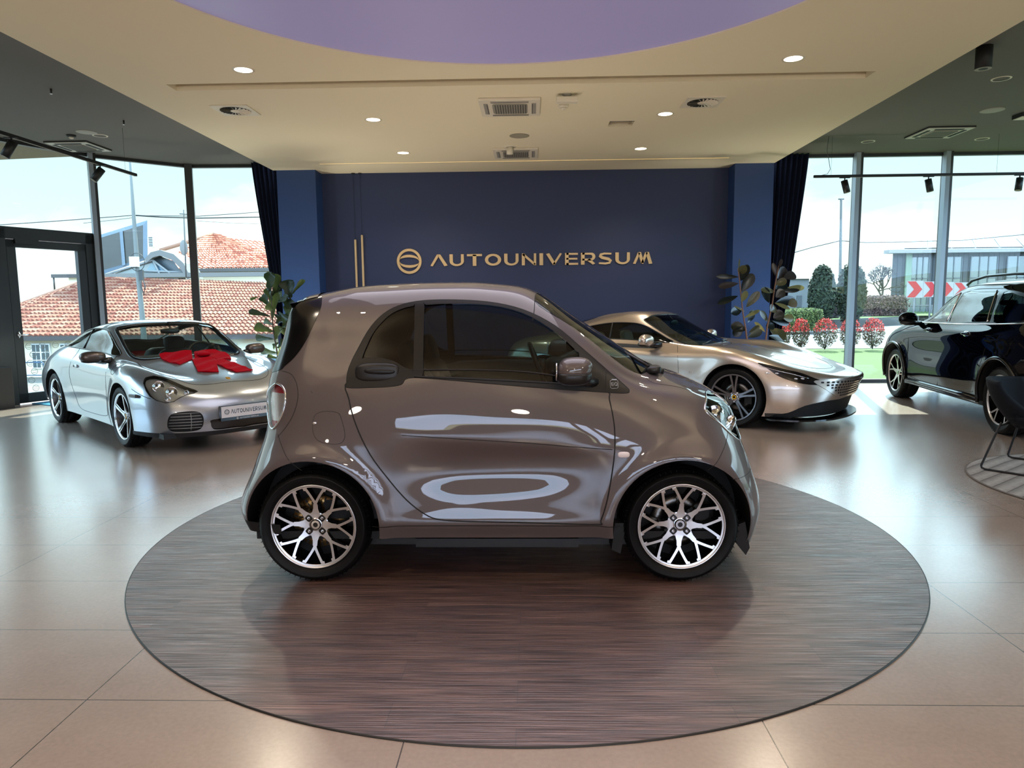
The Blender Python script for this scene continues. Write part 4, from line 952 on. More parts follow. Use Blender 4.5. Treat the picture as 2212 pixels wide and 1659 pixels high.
    B.cut('rear_screen', sp2(W_([(.0,1.12),(.3,1.12),(.55,1.16),(.5,1.45),(.3,1.5),(.0,1.5),(-.05,1.3)]), 2), (1, 2), lambda f: f.calc_center_median().x < -1.7)
    D1 = [(.90,1.065),(.97,.85),(.96,.55),(.90,.36),(.6,.33),(.05,.33),(.0,.5),(.0,1.08)]
    D2 = [(-.01,1.08),(-.01,.5),(.04,.33),(-.5,.33),(-.86,.36),(-.98,.60),(-1.10,.85),(-1.04,1.10)]
    B.cut('front_door', sp2(D1, 1), filt=sideF, only=(0,)); B.cut('rear_door', sp2(D2, 1), filt=sideF, only=(0,))
    B.cut('headlight', sp2([(1.95,.93),(2.04,.90),(2.3,.86),(2.3,.78),(2.10,.80),(1.97,.85)], 3), filt=lambda f: f.calc_center_median().x > 1.7 and f.calc_center_median().y > .4)
    B.cut('front_grille', sp2([(.45,.50),(.52,.72),(.44,.86),(0,.87),(-.05,.87),(-.05,.42),(.35,.42)], 3), (1, 2), lambda f: f.calc_center_median().x > 1.7)
    B.emit(root, {'body_shell': ('body_shell', M_navy, False, 0), 'window_surround': ('window_surround', M_blk, True, .002), 'front_door_window': ('front_door_window', G_tint, True, -.003), 'rear_door_window': ('rear_door_window', G_dark, True, -.003), 'quarter_window': ('quarter_window', G_dark, True, -.003),
           'windscreen': ('windscreen', G_tint, False, -.002), 'rear_screen': ('rear_screen', G_dark, False, 0), 'front_door': ('front_door', M_navy, True, 0), 'rear_door': ('rear_door', M_navy, True, 0), 'headlight': ('headlight', M_reflm, True, 0), 'front_grille': ('front_grille', M_dark, False, -.01)})
    s = MB()
    B.seam(s, scl(D1), r=.003, smooth=False, closed=True, off=-.0005); B.seam(s, scl(D2), r=.003, smooth=False, closed=True, off=-.0005)
    s.build('panel_gap', M_seam, root)
    s = MB(); B.seam(s, scl(W_([(.93,1.062),(.45,1.072),(-.5,1.087),(-1.5,1.127),(-1.85,1.177)])), r=.007, off=.002)
    for pl in ([(.04,1.10),(.03,1.30),(.04,1.50)], [(-.93,1.13),(-.86,1.30),(-.80,1.52)]): B.seam(s, scl(W_(pl)), r=.009, off=.001)
    s.build('chrome_strip', M_chr, root)
    al = MB()
    for cx in (-ax, ax): arch_liner(al, B, cx*SC, .355*SC, .405*SC, .36, -10, 190)
    al.box((-2.0*SC, -.75, .19), (1.9*SC, .75, .26)); al.build('wheel_housing', M_dark, root)
    for sd in (1, -1):
        for cx in (-ax, ax):
            a = MB(); a.tube([(lambda c: (c.x, (c.y+.006)*sd, c.z))(B.hit((cx+.42*math.cos(math.radians(t)))*SC, (.355+.42*math.sin(math.radians(t)))*SC)[0]) for t in range(-12, 196, 8)], .020, 6); a.build('arch_trim', M_blk, root)
        a = MB(); a.tube([(lambda c: (c.x, (c.y+.0)*sd, c.z))(B.hit(x*SC, .30*SC)[0]) for x in (-.95, -.5, 0, .5, .95)], .03, 6); a.build('sill_trim', M_blk, root)
    for sd in (1, -1):
        m = MB(); m.tube([(x*SC, .60*sd*SC, zc(z)*SC+.012) for x, z in ((.16, 1.595), (.05, 1.65), (-.3, 1.70), (-.9, 1.705), (-1.4, 1.68), (-1.6, 1.61))], .016, 8); m.build('roof_rail', mat('dark rail', (40, 42, 46), .25, metal=.8), root)
        for x in (.42, -.62):
            c, n = B.hit(x*SC, .985*SC); m = MB(); m.sup((c.x, (c.y+.022)*sd, c.z), (.10, .014, .016), (.6, .6), (16, 8)); m.build('door_handle', M_navy, root)
            m = MB(); m.sup((c.x, (c.y+.002)*sd, c.z-.005), (.085, .008, .035), (.9, .7), (16, 8)); m.build('handle_recess', M_chr, root)
    mirror_pair(root, .76*SC, 1.02*SC, 1.12*SC, (.09, .12, .085), M_navy, M_blkcar, (.80*SC, .86*SC, 1.06*SC), .1)
    c = MB()
    for x in (-.05, -.95):
        for y in (-.38, .38): seat(c, x, y, .62, .66, .26)
    c.build('seat', M_int, root)
    d = MB(); d.sup((.66, 0, 1.0), (.28, .72, .10), (.5, .6), (24, 10)); d.build('dashboard', M_int2, root); d = MB(); d.box((-2.0, -.7, .3), (.9, .7, .42)); d.build('cabin_floor', M_int, root)
    st = MB(); steering(st, .36, .38, 1.05, .18, .45); st.build('steering_wheel', M_handle, root)
    rm = MB(); rm.sup((.44, 0, 1.36), (.015, .11, .035), (.6, .6), (16, 8)); rm.tube([(.45, 0, 1.37), (.36, 0, 1.46)], .008, 6); rm.build('rear_view_mirror', M_blkcar, root)
    wp = wheel_star(.358, .265, .24, M_alu, M_blk, 5, None, None)
    place_wheels(wp, root, (-ax*SC, ax*SC), (.925*SC, .925*SC), .358)
    SC = .966
    return root, B
smart_root, smart_B = build_smart()
# ---------------------------------------------------------------- room
ZW, ZD = 3.575, 3.80      # white dropped ceiling, dark ceilings
def floor_mat():
    m = bpy.data.materials.new('floor tiles'); m.use_nodes = True; nt = m.node_tree; nt.nodes.clear(); L = nt.links.new
    b = nt.nodes.new('ShaderNodeBsdfPrincipled'); tc = nt.nodes.new('ShaderNodeTexCoord'); sp = nt.nodes.new('ShaderNodeSeparateXYZ'); L(tc.outputs['Object'], sp.inputs[0])
    def joint(out, pitch, off, w):
        a = nt.nodes.new('ShaderNodeMath'); a.operation = 'SUBTRACT'; L(out, a.inputs[0]); a.inputs[1].default_value = off
        p = nt.nodes.new('ShaderNodeMath'); p.operation = 'PINGPONG'; L(a.outputs[0], p.inputs[0]); p.inputs[1].default_value = pitch/2
        q = nt.nodes.new('ShaderNodeMath'); q.operation = 'LESS_THAN'; L(p.outputs[0], q.inputs[0]); q.inputs[1].default_value = w; return q
    jx = joint(sp.outputs[0], 1.2035, .777, .0022); jy = joint(sp.outputs[1], .5475, 2.369, .0022)
    mxj = nt.nodes.new('ShaderNodeMath'); mxj.operation = 'MAXIMUM'; L(jx.outputs[0], mxj.inputs[0]); L(jy.outputs[0], mxj.inputs[1])
    n = nt.nodes.new('ShaderNodeTexNoise'); n.inputs['Scale'].default_value = 3.; n.inputs['Detail'].default_value = 8; n.inputs['Roughness'].default_value = .65; L(tc.outputs['Object'], n.inputs['Vector'])
    n2 = nt.nodes.new('ShaderNodeTexNoise'); n2.inputs['Scale'].default_value = 60.; n2.inputs['Detail'].default_value = 4; L(tc.outputs['Object'], n2.inputs['Vector'])
    cr = nt.nodes.new('ShaderNodeMix'); cr.data_type = 'RGBA'; cr.inputs[6].default_value = (*srgb(156, 138, 126), 1); cr.inputs[7].default_value = (*srgb(178, 160, 147), 1); L(n.outputs['Fac'], cr.inputs[0])
    c3 = nt.nodes.new('ShaderNodeMix'); c3.data_type = 'RGBA'; c3.blend_type = 'MULTIPLY'; c3.inputs[0].default_value = .25; L(cr.outputs[2], c3.inputs[6]); L(n2.outputs['Fac'], c3.inputs[7])
    c2 = nt.nodes.new('ShaderNodeMix'); c2.data_type = 'RGBA'; L(mxj.outputs[0], c2.inputs[0]); L(c3.outputs[2], c2.inputs[6]); c2.inputs[7].default_value = (*srgb(70, 62, 58), 1)
    L(c2.outputs[2], b.inputs['Base Color'])
    mr = nt.nodes.new('ShaderNodeMapRange'); mr.inputs['To Min'].default_value = .20; mr.inputs['To Max'].default_value = .30; L(n.outputs['Fac'], mr.inputs['Value']); L(mr.outputs[0], b.inputs['Roughness'])
    b.inputs['Specular IOR Level'].default_value = .7; b.inputs['Coat Weight'].default_value = .9; b.inputs['Coat Roughness'].default_value = .22; b.inputs['Coat IOR'].default_value = 1.7
    bp = nt.nodes.new('ShaderNodeBump'); bp.inputs['Strength'].default_value = .12; bp.inputs['Distance'].default_value = .004; L(n2.outputs['Fac'], bp.inputs['Height']); L(bp.outputs[0], b.inputs['Normal'])
    _out(nt, b.outputs[0]); return m
def wood_mat():
    m = bpy.data.materials.new('vinyl planks'); m.use_nodes = True; nt = m.node_tree; nt.nodes.clear(); L = nt.links.new
    b = nt.nodes.new('ShaderNodeBsdfPrincipled'); tc = nt.nodes.new('ShaderNodeTexCoord')
    br = nt.nodes.new('ShaderNodeTexBrick'); br.offset = .37; br.inputs['Scale'].default_value = 1.; br.inputs['Brick Width'].default_value = 1.2; br.inputs['Row Height'].default_value = .152
    br.inputs['Mortar Size'].default_value = .0009; br.inputs['Color1'].default_value = (.15, .15, .15, 1); br.inputs['Color2'].default_value = (.85, .85, .85, 1); br.inputs['Mortar'].default_value = (0, 0, 0, 1); br.inputs['Bias'].default_value = 0
    L(tc.outputs['Object'], br.inputs['Vector'])
    mp = nt.nodes.new('ShaderNodeMapping'); mp.inputs['Scale'].default_value = (1.1, 16, 1); L(tc.outputs['Object'], mp.inputs['Vector'])
    ad = nt.nodes.new('ShaderNodeVectorMath'); ad.operation = 'ADD'; L(mp.outputs[0], ad.inputs[0])
    sc = nt.nodes.new('ShaderNodeVectorMath'); sc.operation = 'SCALE'; sc.inputs['Scale'].default_value = 7.; L(br.outputs['Color'], sc.inputs[0]); L(sc.outputs[0], ad.inputs[1])
    n = nt.nodes.new('ShaderNodeTexNoise'); n.inputs['Scale'].default_value = 1.6; n.inputs['Detail'].default_value = 9; n.inputs['Roughness'].default_value = .62; n.inputs['Distortion'].default_value = .5; L(ad.outputs[0], n.inputs['Vector'])
    mp2 = nt.nodes.new('ShaderNodeMapping'); mp2.inputs['Scale'].default_value = (1.6, 75, 1); L(tc.outputs['Object'], mp2.inputs['Vector'])
    n2 = nt.nodes.new('ShaderNodeTexNoise'); n2.inputs['Scale'].default_value = 2.; n2.inputs['Detail'].default_value = 5; L(mp2.outputs[0], n2.inputs['Vector'])
    # knots
    mp3 = nt.nodes.new('ShaderNodeMapping'); mp3.inputs['Scale'].default_value = (1.3, 4.2, 1); L(tc.outputs['Object'], mp3.inputs['Vector'])
    vo = nt.nodes.new('ShaderNodeTexVoronoi'); vo.inputs['Scale'].default_value = 1.; L(mp3.outputs[0], vo.inputs['Vector'])
    kn = nt.nodes.new('ShaderNodeMapRange'); kn.inputs['From Min'].default_value = .0; kn.inputs['From Max'].default_value = .09; kn.inputs['To Min'].default_value = .35; kn.inputs['To Max'].default_value = 1; L(vo.outputs['Distance'], kn.inputs['Value'])
    r = nt.nodes.new('ShaderNodeValToRGB'); e = r.color_ramp.elements; e[0].position = .25; e[0].color = (*srgb(46, 34, 32), 1); e[1].position = .78; e[1].color = (*srgb(140, 106, 94), 1)
    e2 = r.color_ramp.elements.new(.5); e2.color = (*srgb(96, 70, 63), 1); L(n.outputs['Fac'], r.inputs[0])
    c = nt.nodes.new('ShaderNodeMix'); c.data_type = 'RGBA'; c.blend_type = 'MULTIPLY'; c.inputs[0].default_value = 1.; L(r.outputs[0], c.inputs[6]); st = nt.nodes.new('ShaderNodeMapRange'); st.inputs['From Min'].default_value = .32; st.inputs['From Max'].default_value = .68; st.inputs['To Min'].default_value = .30; st.inputs['To Max'].default_value = 1.25; L(n2.outputs['Fac'], st.inputs['Value']); L(st.outputs[0], c.inputs[7]); rg = nt.nodes.new('ShaderNodeMapRange'); rg.inputs['From Min'].default_value = .35; rg.inputs['From Max'].default_value = .65; rg.inputs['To Min'].default_value = .62; rg.inputs['To Max'].default_value = .24; L(n2.outputs['Fac'], rg.inputs['Value']); L(rg.outputs[0], b.inputs['Coat Roughness']); rw = nt.nodes.new('ShaderNodeMapRange'); rw.inputs['From Min'].default_value = .38; rw.inputs['From Max'].default_value = .62; rw.inputs['To Min'].default_value = .15; rw.inputs['To Max'].default_value = 1.; L(n2.outputs['Fac'], rw.inputs['Value']); L(rw.outputs[0], b.inputs['Coat Weight'])
    ck = nt.nodes.new('ShaderNodeMix'); ck.data_type = 'RGBA'; ck.blend_type = 'MULTIPLY'; ck.inputs[0].default_value = .8; L(c.outputs[2], ck.inputs[6]); L(kn.outputs[0], ck.inputs[7])
    cm = nt.nodes.new('ShaderNodeMix'); cm.data_type = 'RGBA'; L(br.outputs['Fac'], cm.inputs[0]); L(ck.outputs[2], cm.inputs[6]); cm.inputs[7].default_value = (.006, .005, .005, 1)
    L(cm.outputs[2], b.inputs['Base Color']); b.inputs['Roughness'].default_value = .36; b.inputs['Specular IOR Level'].default_value = .9; b.inputs['Coat Weight'].default_value = .6; b.inputs['Coat Roughness'].default_value = .34; b.inputs['Coat IOR'].default_value = 1.7
    bp = nt.nodes.new('ShaderNodeBump'); bp.inputs['Strength'].default_value = .8; bp.inputs['Distance'].default_value = .003; L(n2.outputs['Fac'], bp.inputs['Height']); L(bp.outputs[0], b.inputs['Normal']); L(bp.outputs[0], b.inputs['Coat Normal'])
    _out(nt, b.outputs[0]); return m
M_floor = floor_mat(); M_wood = wood_mat()
M_white = mat('warm white ceiling', (226, 214, 188), .85)
M_darkc = mat('dark grey ceiling', (92, 88, 84), .8)
M_blue = mat('navy wall paint', (30, 44, 82), .55)
M_blue2 = mat('navy pillar paint', (34, 62, 112), .5)
M_wallp = mat('plain wall', (150, 142, 132), .8)
M_lilac = mat('lilac stretch ceiling', (150, 142, 182), .45, emit=(106, 102, 140), es=.46)
M_frame = mat('anthracite frame', (38, 42, 44), .45)
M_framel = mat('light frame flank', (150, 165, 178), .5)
M_gold = mat('champagne metal', (205, 178, 138), .38, metal=.35)
G_win = glass('window glass', (240, 250, 249), .3)

# floor slab
mb = MB(); mb.box((-9.5, -8, -.2), (9.0, 12.35, 0)); fl = struct(mb.build('floor', M_floor))
# disc of planks, laid 6 mm proud with a dark edge trim
DC, DR = (-.06, 4.33), 2.22
mb = MB(); mb.prism([(DR*math.cos(2*PI*k/180), DR*math.sin(2*PI*k/180)) for k in range(180)], 0, .006); 
disc = mb.build('display_disc', [M_wood], None, (DC[0], DC[1], 0))
tag(disc, 'large round disc of brown wood planks set in the tiled floor', 'floor disc')
mb = MB(); mb.lathe([(DR-.001, .0063), (DR+.003, .0063), (DR+.004, 0)], 180); mb.build('edge_trim', mat('dark edge trim', (20, 18, 18), .5), disc)

# ceilings
XL, XR = -4.16, 3.86
def poly_slab(name, pts, z0, z1, m, holes=None):
    mb = MB(); mb.prism(pts, z0, z1); return struct(mb.build(name, m))
# white dropped ceiling with the round lilac field and the two slots
CC, CR = (-.20, 4.12), 2.585
bm = bmesh.new()
outer = [(XL, -7.9), (XR, -7.9), (XR, 11.57), (3.24, 11.57), (3.26, 11.93), (-3.49, 11.93), (-3.47, 11.57), (XL, 11.57)]
slot = [(-3.565, 7.085), (3.290, 7.085), (3.290, 7.295), (-3.565, 7.295)]
strp = [(-3.26, 11.095), (3.02, 11.095), (3.02, 11.125), (-3.26, 11.125)]
hole = [(.955, 8.80), (1.255, 8.80), (1.255, 9.07), (.955, 9.07)]
circ = [(CC[0]+CR*math.cos(2*PI*k/120), CC[1]+CR*math.sin(2*PI*k/120)) for k in range(120)]
ed = []
for lp in (outer, slot, strp, hole, circ):
    vs = [bm.verts.new((p[0], p[1], ZW)) for p in lp]
    ed += [bm.edges.new((vs[i], vs[(i+1) % len(vs)])) for i in range(len(vs))]
bmesh.ops.triangle_fill(bm, edges=ed, use_beauty=True)
# side faces going up
for lp, top in ((outer, ZD+.1), (slot, ZW+.14), (circ, ZW+.012), (hole, ZW+.25), (strp, ZW+.03)):
    a = [bm.verts.new((p[0], p[1], ZW)) for p in lp]; b_ = [bm.verts.new((p[0], p[1], top)) for p in lp]
    for i in range(len(lp)): j = (i+1) % len(lp); bm.faces.new((a[i], a[j], b_[j], b_[i]))
me = bpy.data.meshes.new('ceiling'); bm.to_mesh(me); bm.free(); me.materials.append(M_white)
ceil = struct(bpy.data.objects.new('ceiling', me)); COL.objects.link(ceil)
mb = MB(); mb.prism(circ, ZW+.012, ZW+.03); mb.build('ceiling_round_field', M_lilac, ceil)
mb = MB(); mb.prism(slot, ZW+.14, ZW+.16); mb.build('slot_top', mat('slot inside', (150, 138, 120), .8), ceil)
mb = MB(); mb.prism(hole, ZW+.25, ZW+.26); mb.build('hatch_top', M_dark, ceil)
mb = MB(); mb.box((.955, 8.80, ZW), (1.255, 8.815, ZW+.05)); mb.tube([(.99, 8.82, ZW+.03), (1.0, 8.95, ZW+.06), (.99, 9.05, ZW+.03)], .01, 6); mb.tube([(1.2, 8.82, ZW+.03), (1.21, 8.95, ZW+.06), (1.22, 9.05, ZW+.03)], .01, 6); mb.build('hatch_bracket', M_chr, ceil)
mb = MB(); mb.prism(strp, ZW+.012, ZW+.03); mb.build('light_strip', mat('warm led strip', (255, 226, 170), .5, emit=(255, 220, 150), es=1.6), ceil)
WL = [(-5.81, 12.16), (-6.92, 11.20), (-7.52, 10.05), (-8.3, 7.9), (-9.4, 4.5)]     # bent glazed wall, left
poly_slab('ceiling_left', [(-9.5, -8), (XL, -8), (XL, 12.25), (-5.81, 12.22)]+[(x-.03, y+.03) for x, y in WL[1:]], ZD, ZD+.15, M_darkc)
poly_slab('ceiling_right', [(XR, -8), (9.0, -8), (9.0, 12.2), (XR, 12.2)], ZD, ZD+.15, M_darkc)
# back wall: two pillars and the recessed sign wall
mb = MB(); mb.box((-3.49, 11.93, 0), (3.26, 12.1, ZW+.1)); struct(mb.build('wall_back', M_blue))
mb = MB(); mb.box((-4.105, 11.57, 0), (-3.475, 12.1, ZW)); struct(mb.build('wall_pillar_left', M_blue2))
mb = MB(); mb.box((3.24, 11.57, 0), (3.855, 12.1, ZW)); struct(mb.build('wall_pillar_right', M_blue2))
mb = MB(); mb.box((-4.4, 12.1, 0), (4.2, 12.35, ZD+.1)); struct(mb.build('wall_outer', M_blue))
# walls behind and beside the camera (only seen in reflections): solid wall with a long window band
mb = MB()
mb.box((-9.5, -8.1, 0), (9.0, -8, .85)); mb.box((-9.5, -8.1, 2.15), (9.0, -8, ZD+.1)); mb.box((-9.5, -8.1, .85), (-3.2, -8, 2.15)); mb.box((5.2, -8.1, .85), (9.0, -8, 2.15))
for x in (1.5, 1.95, 2.4, 3.6): mb.box((x, -8.1, .85), (x+.14, -7.98, 2.15))
struct(mb.build('wall_front', M_wallp))
mb = MB(); mb.box((9.0, -8.1, 0), (9.1, 2.5, ZD+.1)); mb.box((9.0, 2.5, ZD-.05), (9.1, 12.3, ZD+.1)); struct(mb.build('wall_right', M_wallp))
mb = MB(); mb.box((-9.6, -8.1, 0), (-9.5, 4.4, ZD+.1)); struct(mb.build('wall_left', M_wallp))

# ---- right glazing
def mullion(mb, x, y, z0, z1, w=.09, d=.10, T=None):
    mb.box((x-w/2, y-d, z0), (x+w/2, y, z1), 0, T)
nwin = 0
def window(name, A, B_, z0, z1, rails=(), fw=.05, glassy=True, open_from=0):
    """one glazed bay between two floor points"""
    global nwin
    A = Vector((*A, 0)); B2 = Vector((*B_, 0)); d = (B2-A); Ln = d.length; ang = math.atan2(d.y, d.x)
    T = Matrix.Translation(A) @ Matrix.Rotation(ang, 4, 'Z')
    mb = MB()
    mb.box((0, -.03, z0), (Ln, .05, z0+.06), 0, T); mb.box((0, -.03, z1-.05), (Ln, .05, z1), 0, T)
    o = struct(mb.build(name, [M_frame, M_framel]))
    g = MB(); g.box((0, .005, z0+.04), (Ln, .012, z1-.03), 0, T); g.build('pane', G_win, o)
    return o
def post(name, x, y, z0, z1, w, d, ang=0., light=False):
    T = Matrix.Translation((x, y, 0)) @ Matrix.Rotation(ang, 4, 'Z'); mb = MB()
    mb.box((-w/2, -d, z0), (w/2, .02, z1), 0, T)
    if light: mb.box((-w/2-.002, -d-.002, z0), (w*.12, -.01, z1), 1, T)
    o = struct(mb.build(name, [M_frame, M_framel])); return o
YR = 12.12
window('window_1', (3.9, YR), (5.38, YR), 0, ZD); window('window_2', (5.38, YR), (6.83, YR), 0, ZD); window('window_3', (6.83, YR), (8.3, YR), 0, ZD); window('window_4', (8.3, YR), (9.0, YR), 0, ZD)
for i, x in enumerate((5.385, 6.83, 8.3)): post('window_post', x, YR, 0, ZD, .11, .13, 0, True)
# east glazing of the right-hand side (beyond the frame, lights the floor)
window('window_5', (9.0, 12.12), (9.0, 7.4), 0, ZD); window('window_6', (9.0, 7.4), (9.0, 2.5), 0, ZD)
# ---- left glazing
window('window_7', (-5.83, 12.18), (-4.1, 12.25), 0, ZD)
window('window_8', (-6.93, 11.22), (-5.85, 12.16), 0, ZD)
a1 = math.atan2(12.16-11.22, -5.85+6.93)
post('window_post', -5.83, 12.18, 0, ZD, .12, .12, a1/2)
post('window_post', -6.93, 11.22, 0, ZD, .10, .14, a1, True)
for i, (p, q) in enumerate((((-8.3, 7.9), (-7.60, 9.85)), ((-9.45, 4.4), (-8.3, 7.9)))): window('window_%d' % (9+i), p, q, 0, ZD)
# door bay between (-7.60,9.85) and (-6.93,11.22)
A = Vector((-7.60, 9.85, 0)); Bp = Vector((-6.95, 11.18, 0)); dd = Bp-A; LD = dd.length; aD = math.atan2(dd.y, dd.x); TD = Matrix.Translation(A) @ Matrix.Rotation(aD, 4, 'Z')
HD = 2.50
mb = MB(); mb.box((0, -.03, HD+.03), (LD, .05, HD+.07), 0, TD); mb.box((0, -.03, ZD-.05), (LD, .05, ZD), 0, TD); wo = struct(mb.build('window_11', [M_frame, M_framel])); g = MB(); g.box((0, .005, HD+.05), (LD, .012, ZD-.03), 0, TD); g.build('pane', G_win, wo)
mb = MB(); mb.box((0, -.06, 0), (.16, .06, HD+.04), 0, TD); mb.box((LD-.17, -.06, 0), (LD, .06, HD+.04), 0, TD); mb.box((0, -.06, HD-.10), (LD, .06, HD+.06), 0, TD)
do = struct(mb.build('door_1', [M_frame]))
mb = MB(); x0, x1 = .17, LD-.18
mb.box((x0, -.05, .02), (x0+.12, .03, HD-.11), 0, TD); mb.box((x1-.12, -.05, .02), (x1, .03, HD-.11), 0, TD); mb.box((x0, -.05, .02), (x1, .03, .16), 0, TD); mb.box((x0, -.05, HD-.22), (x1, .03, HD-.11), 0, TD)
mb.build('door_leaf', M_frame, do)
g = MB(); g.box((x0+.11, -.012, .15), (x1-.11, -.006, HD-.2), 0, TD); g.build('pane', G_win, do)
h = MB(); h.tube([TD @ Vector((x0+.055, -.05, 1.02)), TD @ Vector((x0+.055, -.10, 1.02)), TD @ Vector((x0+.17, -.10, 1.02))], .011, 8); h.sup(TD @ Vector((x0+.055, -.055, 1.02)), (.02, .012, .05), (.6, .6), (12, 8)); h.sup(TD @ Vector((x0+.055, -.055, 1.02)), (.03, .03, .03), (.8, .8), (12, 8)); h.build('door_handle', M_chr, do)
h = MB(); h.box((x0+.10, -.10, HD-.17), (x0+.42, -.05, HD-.10), 0, TD); h.build('door_closer', M_frame, do)
# frosted dots and film on the lower pane of the door: small rings with two bars
fm = MB(); rows = [(0, .5), (1, 0), (2, .5), (3, 0), (4, .5), (5, 0)]
for r_, sh in rows:
    for k in range(4):
        u = x0+.16+.19*k+sh*.10+.04; v = .22+.125*r_
        if u > x1-.17: continue
        pts = [TD @ Vector((u+.045*math.cos(t), -.016, v+.045*math.sin(t))) for t in [2*PI*q/24 for q in range(24)]]
        fm.tube(pts, .0035, 4, closed=True)
        fm.tube([TD @ Vector((u-.03+.01*q, -.016, v+.012+.006*math.sin(PI*q/6))) for q in range(7)], .003, 4); fm.tube([TD @ Vector((u-.03+.01*q, -.016, v-.012-.006*math.sin(PI*q/6))) for q in range(7)], .003, 4)
fm.build('door_sticker', mat('frosted grey film', (120, 122, 110), .6), do)
post('window_post', -7.62, 9.80, 0, ZD, .16, .16, aD, False)
mb = MB(); mb.box((.30, -.62, .0), (1.30, -.10, .012), 0, TD); o = mb.build('door_mat', mat('teal door mat', (40, 120, 150), .9, bump=.3)); tag(o, 'teal blue mat on the floor inside the glazed door', 'door mat')
# dark cabinet at the left edge
p = onZ(5, 884); mb = MB(); mb.box((-.45, -.22, 0), (.02, .22, .58), 0, Matrix.Translation((p.x-.12, p.y+.22, 0)) @ Matrix.Rotation(aD, 4, 'Z')); o = bev(mb.build('storage_box', mat('dark grey box', (58, 58, 56), .6)), .008); tag(o, 'plain dark grey box standing left of the glazed door', 'box')

# ---------------------------------------------------------------- curtains
M_curt = mat('navy curtain', (14, 22, 44), .9, spec=.2)
def curtain(name, x0, x1, xb0, xb1, y, label):
    mb = MB()
    def fn(u, v):
        a = x0+(x1-x0)*u; b_ = xb0+(xb1-xb0)*u; z = ZD-.01-v*(ZD-.02); t = v**1.15
        return (a+(b_-a)*t, y+.045*math.sin(u*2*PI*9)*(1-.2*v)+.008*math.sin(u*37+v*3), z)
    mb.grid(fn, 180, 16); o = mb.build(name, M_curt); tag(o, label, 'curtain', 'navy curtains beside the pillars'); return o
curtain('curtain', -4.68, -4.0, -4.18, -3.95, 12.0, 'long navy curtain gathered beside the pillar on the roof-tile side')
curtain('curtain', 3.78, 4.55, 3.75, 4.08, 11.98, 'long navy curtain gathered beside the pillar on the garden side')
# ---------------------------------------------------------------- wall sign
M_sign = mat('brass sign face', (205, 176, 132), .4, metal=.3)
def arc(cx, cy, rx, ry, a0, a1, n=10): return [(cx+rx*math.cos(math.radians(a0+(a1-a0)*k/n)), cy+ry*math.sin(math.radians(a0+(a1-a0)*k/n))) for k in range(n+1)]
def letter(ch):
    """strokes in a box 0..w x 0..1 ; returns width, list of (polyline, widths)"""
    s = .22; t = .15
    if ch == 'A': return 1.30, [([(.11, 0), (.62, .93)], (.2, .2)), ([(.56, 1.0), (.70, 1.0), (1.24, 0)], (.12, .25, .28))]
    if ch == 'U': return 1.16, [([(.14, 1), (.14, .42)]+arc(.58, .40, .44, .32, 180, 360, 10)+[(1.02, .42), (1.02, 1)], (.26, .26, .24, .18, .16, .16, .18, .24, .22))]
    if ch == 'T': return 1.18, [([(0, .91), (1.18, .91)], (.18, .18)), ([(.59, .95), (.59, 0)], (.28, .28))]
    if ch == 'O': return 1.28, [(arc(.64, .5, .51, .41, 0, 360, 24), (.26, .17, .26, .17, .26))]
    if ch == 'N': return 1.16, [([(.13, 0), (.13, 1)], (.24, .24)), ([(.10, .98), (1.04, .02)], (.22, .22)), ([(1.04, 0), (1.04, 1)], (.18, .18))]
    if ch == 'I': return .30, [([(.15, 0), (.15, 1)], (.28, .28))]
    if ch == 'V': return 1.26, [([(.13, 1), (.66, .03)], (.28, .24)), ([(.60, .03), (1.16, 1)], (.18, .18))]
    if ch == 'E': return 1.02, [([(.14, 0), (.14, 1)], (.28, .28)), ([(.1, .92), (1.0, .92)], (.16, .16)), ([(.1, .51), (.96, .51)], (.15, .15)), ([(.1, .08), (1.02, .08)], (.16, .16))]
    if ch == 'R': return 1.14, [([(.14, 0), (.14, 1)], (.28, .28)), ([(.1, .92), (.72, .92)]+arc(.76, .67, .24, .25, 90, -90, 8)+[(.1, .42)], (.16, .18, .22, .24, .22, .18, .16)), ([(.56, .44), (1.02, .0)], (.26, .26))]
    if ch == 'S': return 1.08, [([(1.0, .90), (.45, .92), (.18, .84), (.13, .70), (.28, .58), (.78, .45), (.94, .32), (.86, .14), (.55, .08), (.04, .11)], (.14, .16, .2, .24, .24, .24, .22, .18, .16, .14))]
    if ch == 'M': return 1.46, [([(.10, 0), (.46, .95)], (.2, .2)), ([(.42, 1.0), (.50, .98), (.74, .08)], (.12, .24, .24)), ([(.70, .04), (1.04, .98)], (.2, .2)), ([(1.02, 1.0), (1.10, .98), (1.36, 0)], (.12, .26, .28))]
def lettering(mb, text, x, z, h, sx=1., T=None, depth=.02, gap=.22, width=None):
    tot = sum(letter(c)[0] for c in text)+gap*(len(text)-1)
    if width: sx = width/(tot*h)
    cx = 0
    for ch in text:
        w, st = letter(ch)
        for pl, wd in st:
            P = [Vector(q) for q in pl]; N = len(P); L_ = []; R_ = []
            cl = (P[0]-P[-1]).length < 1e-6
            for i in range(N):
                a = P[i-1] if i > 0 else (P[-2] if cl else P[0]); b_ = P[i+1] if i < N-1 else (P[1] if cl else P[-1])
                t = (b_-a).normalized(); nn = Vector((-t.y, t.x)); q = i/(N-1)*(len(wd)-1); k = min(int(q), len(wd)-2); ww = wd[k]+(wd[k+1]-wd[k])*(q-k)
                L_.append(P[i]+nn*ww/2); R_.append(P[i]-nn*ww/2)
            for i in range(N-1):
                quad = [R_[i], R_[i+1], L_[i+1], L_[i]]
                quad = [(x+(cx+q.x)*h*sx, z+min(max(q.y, 0), 1)*h) for q in quad]
                mb.prism(quad, 0, depth, T)
        cx += w+gap
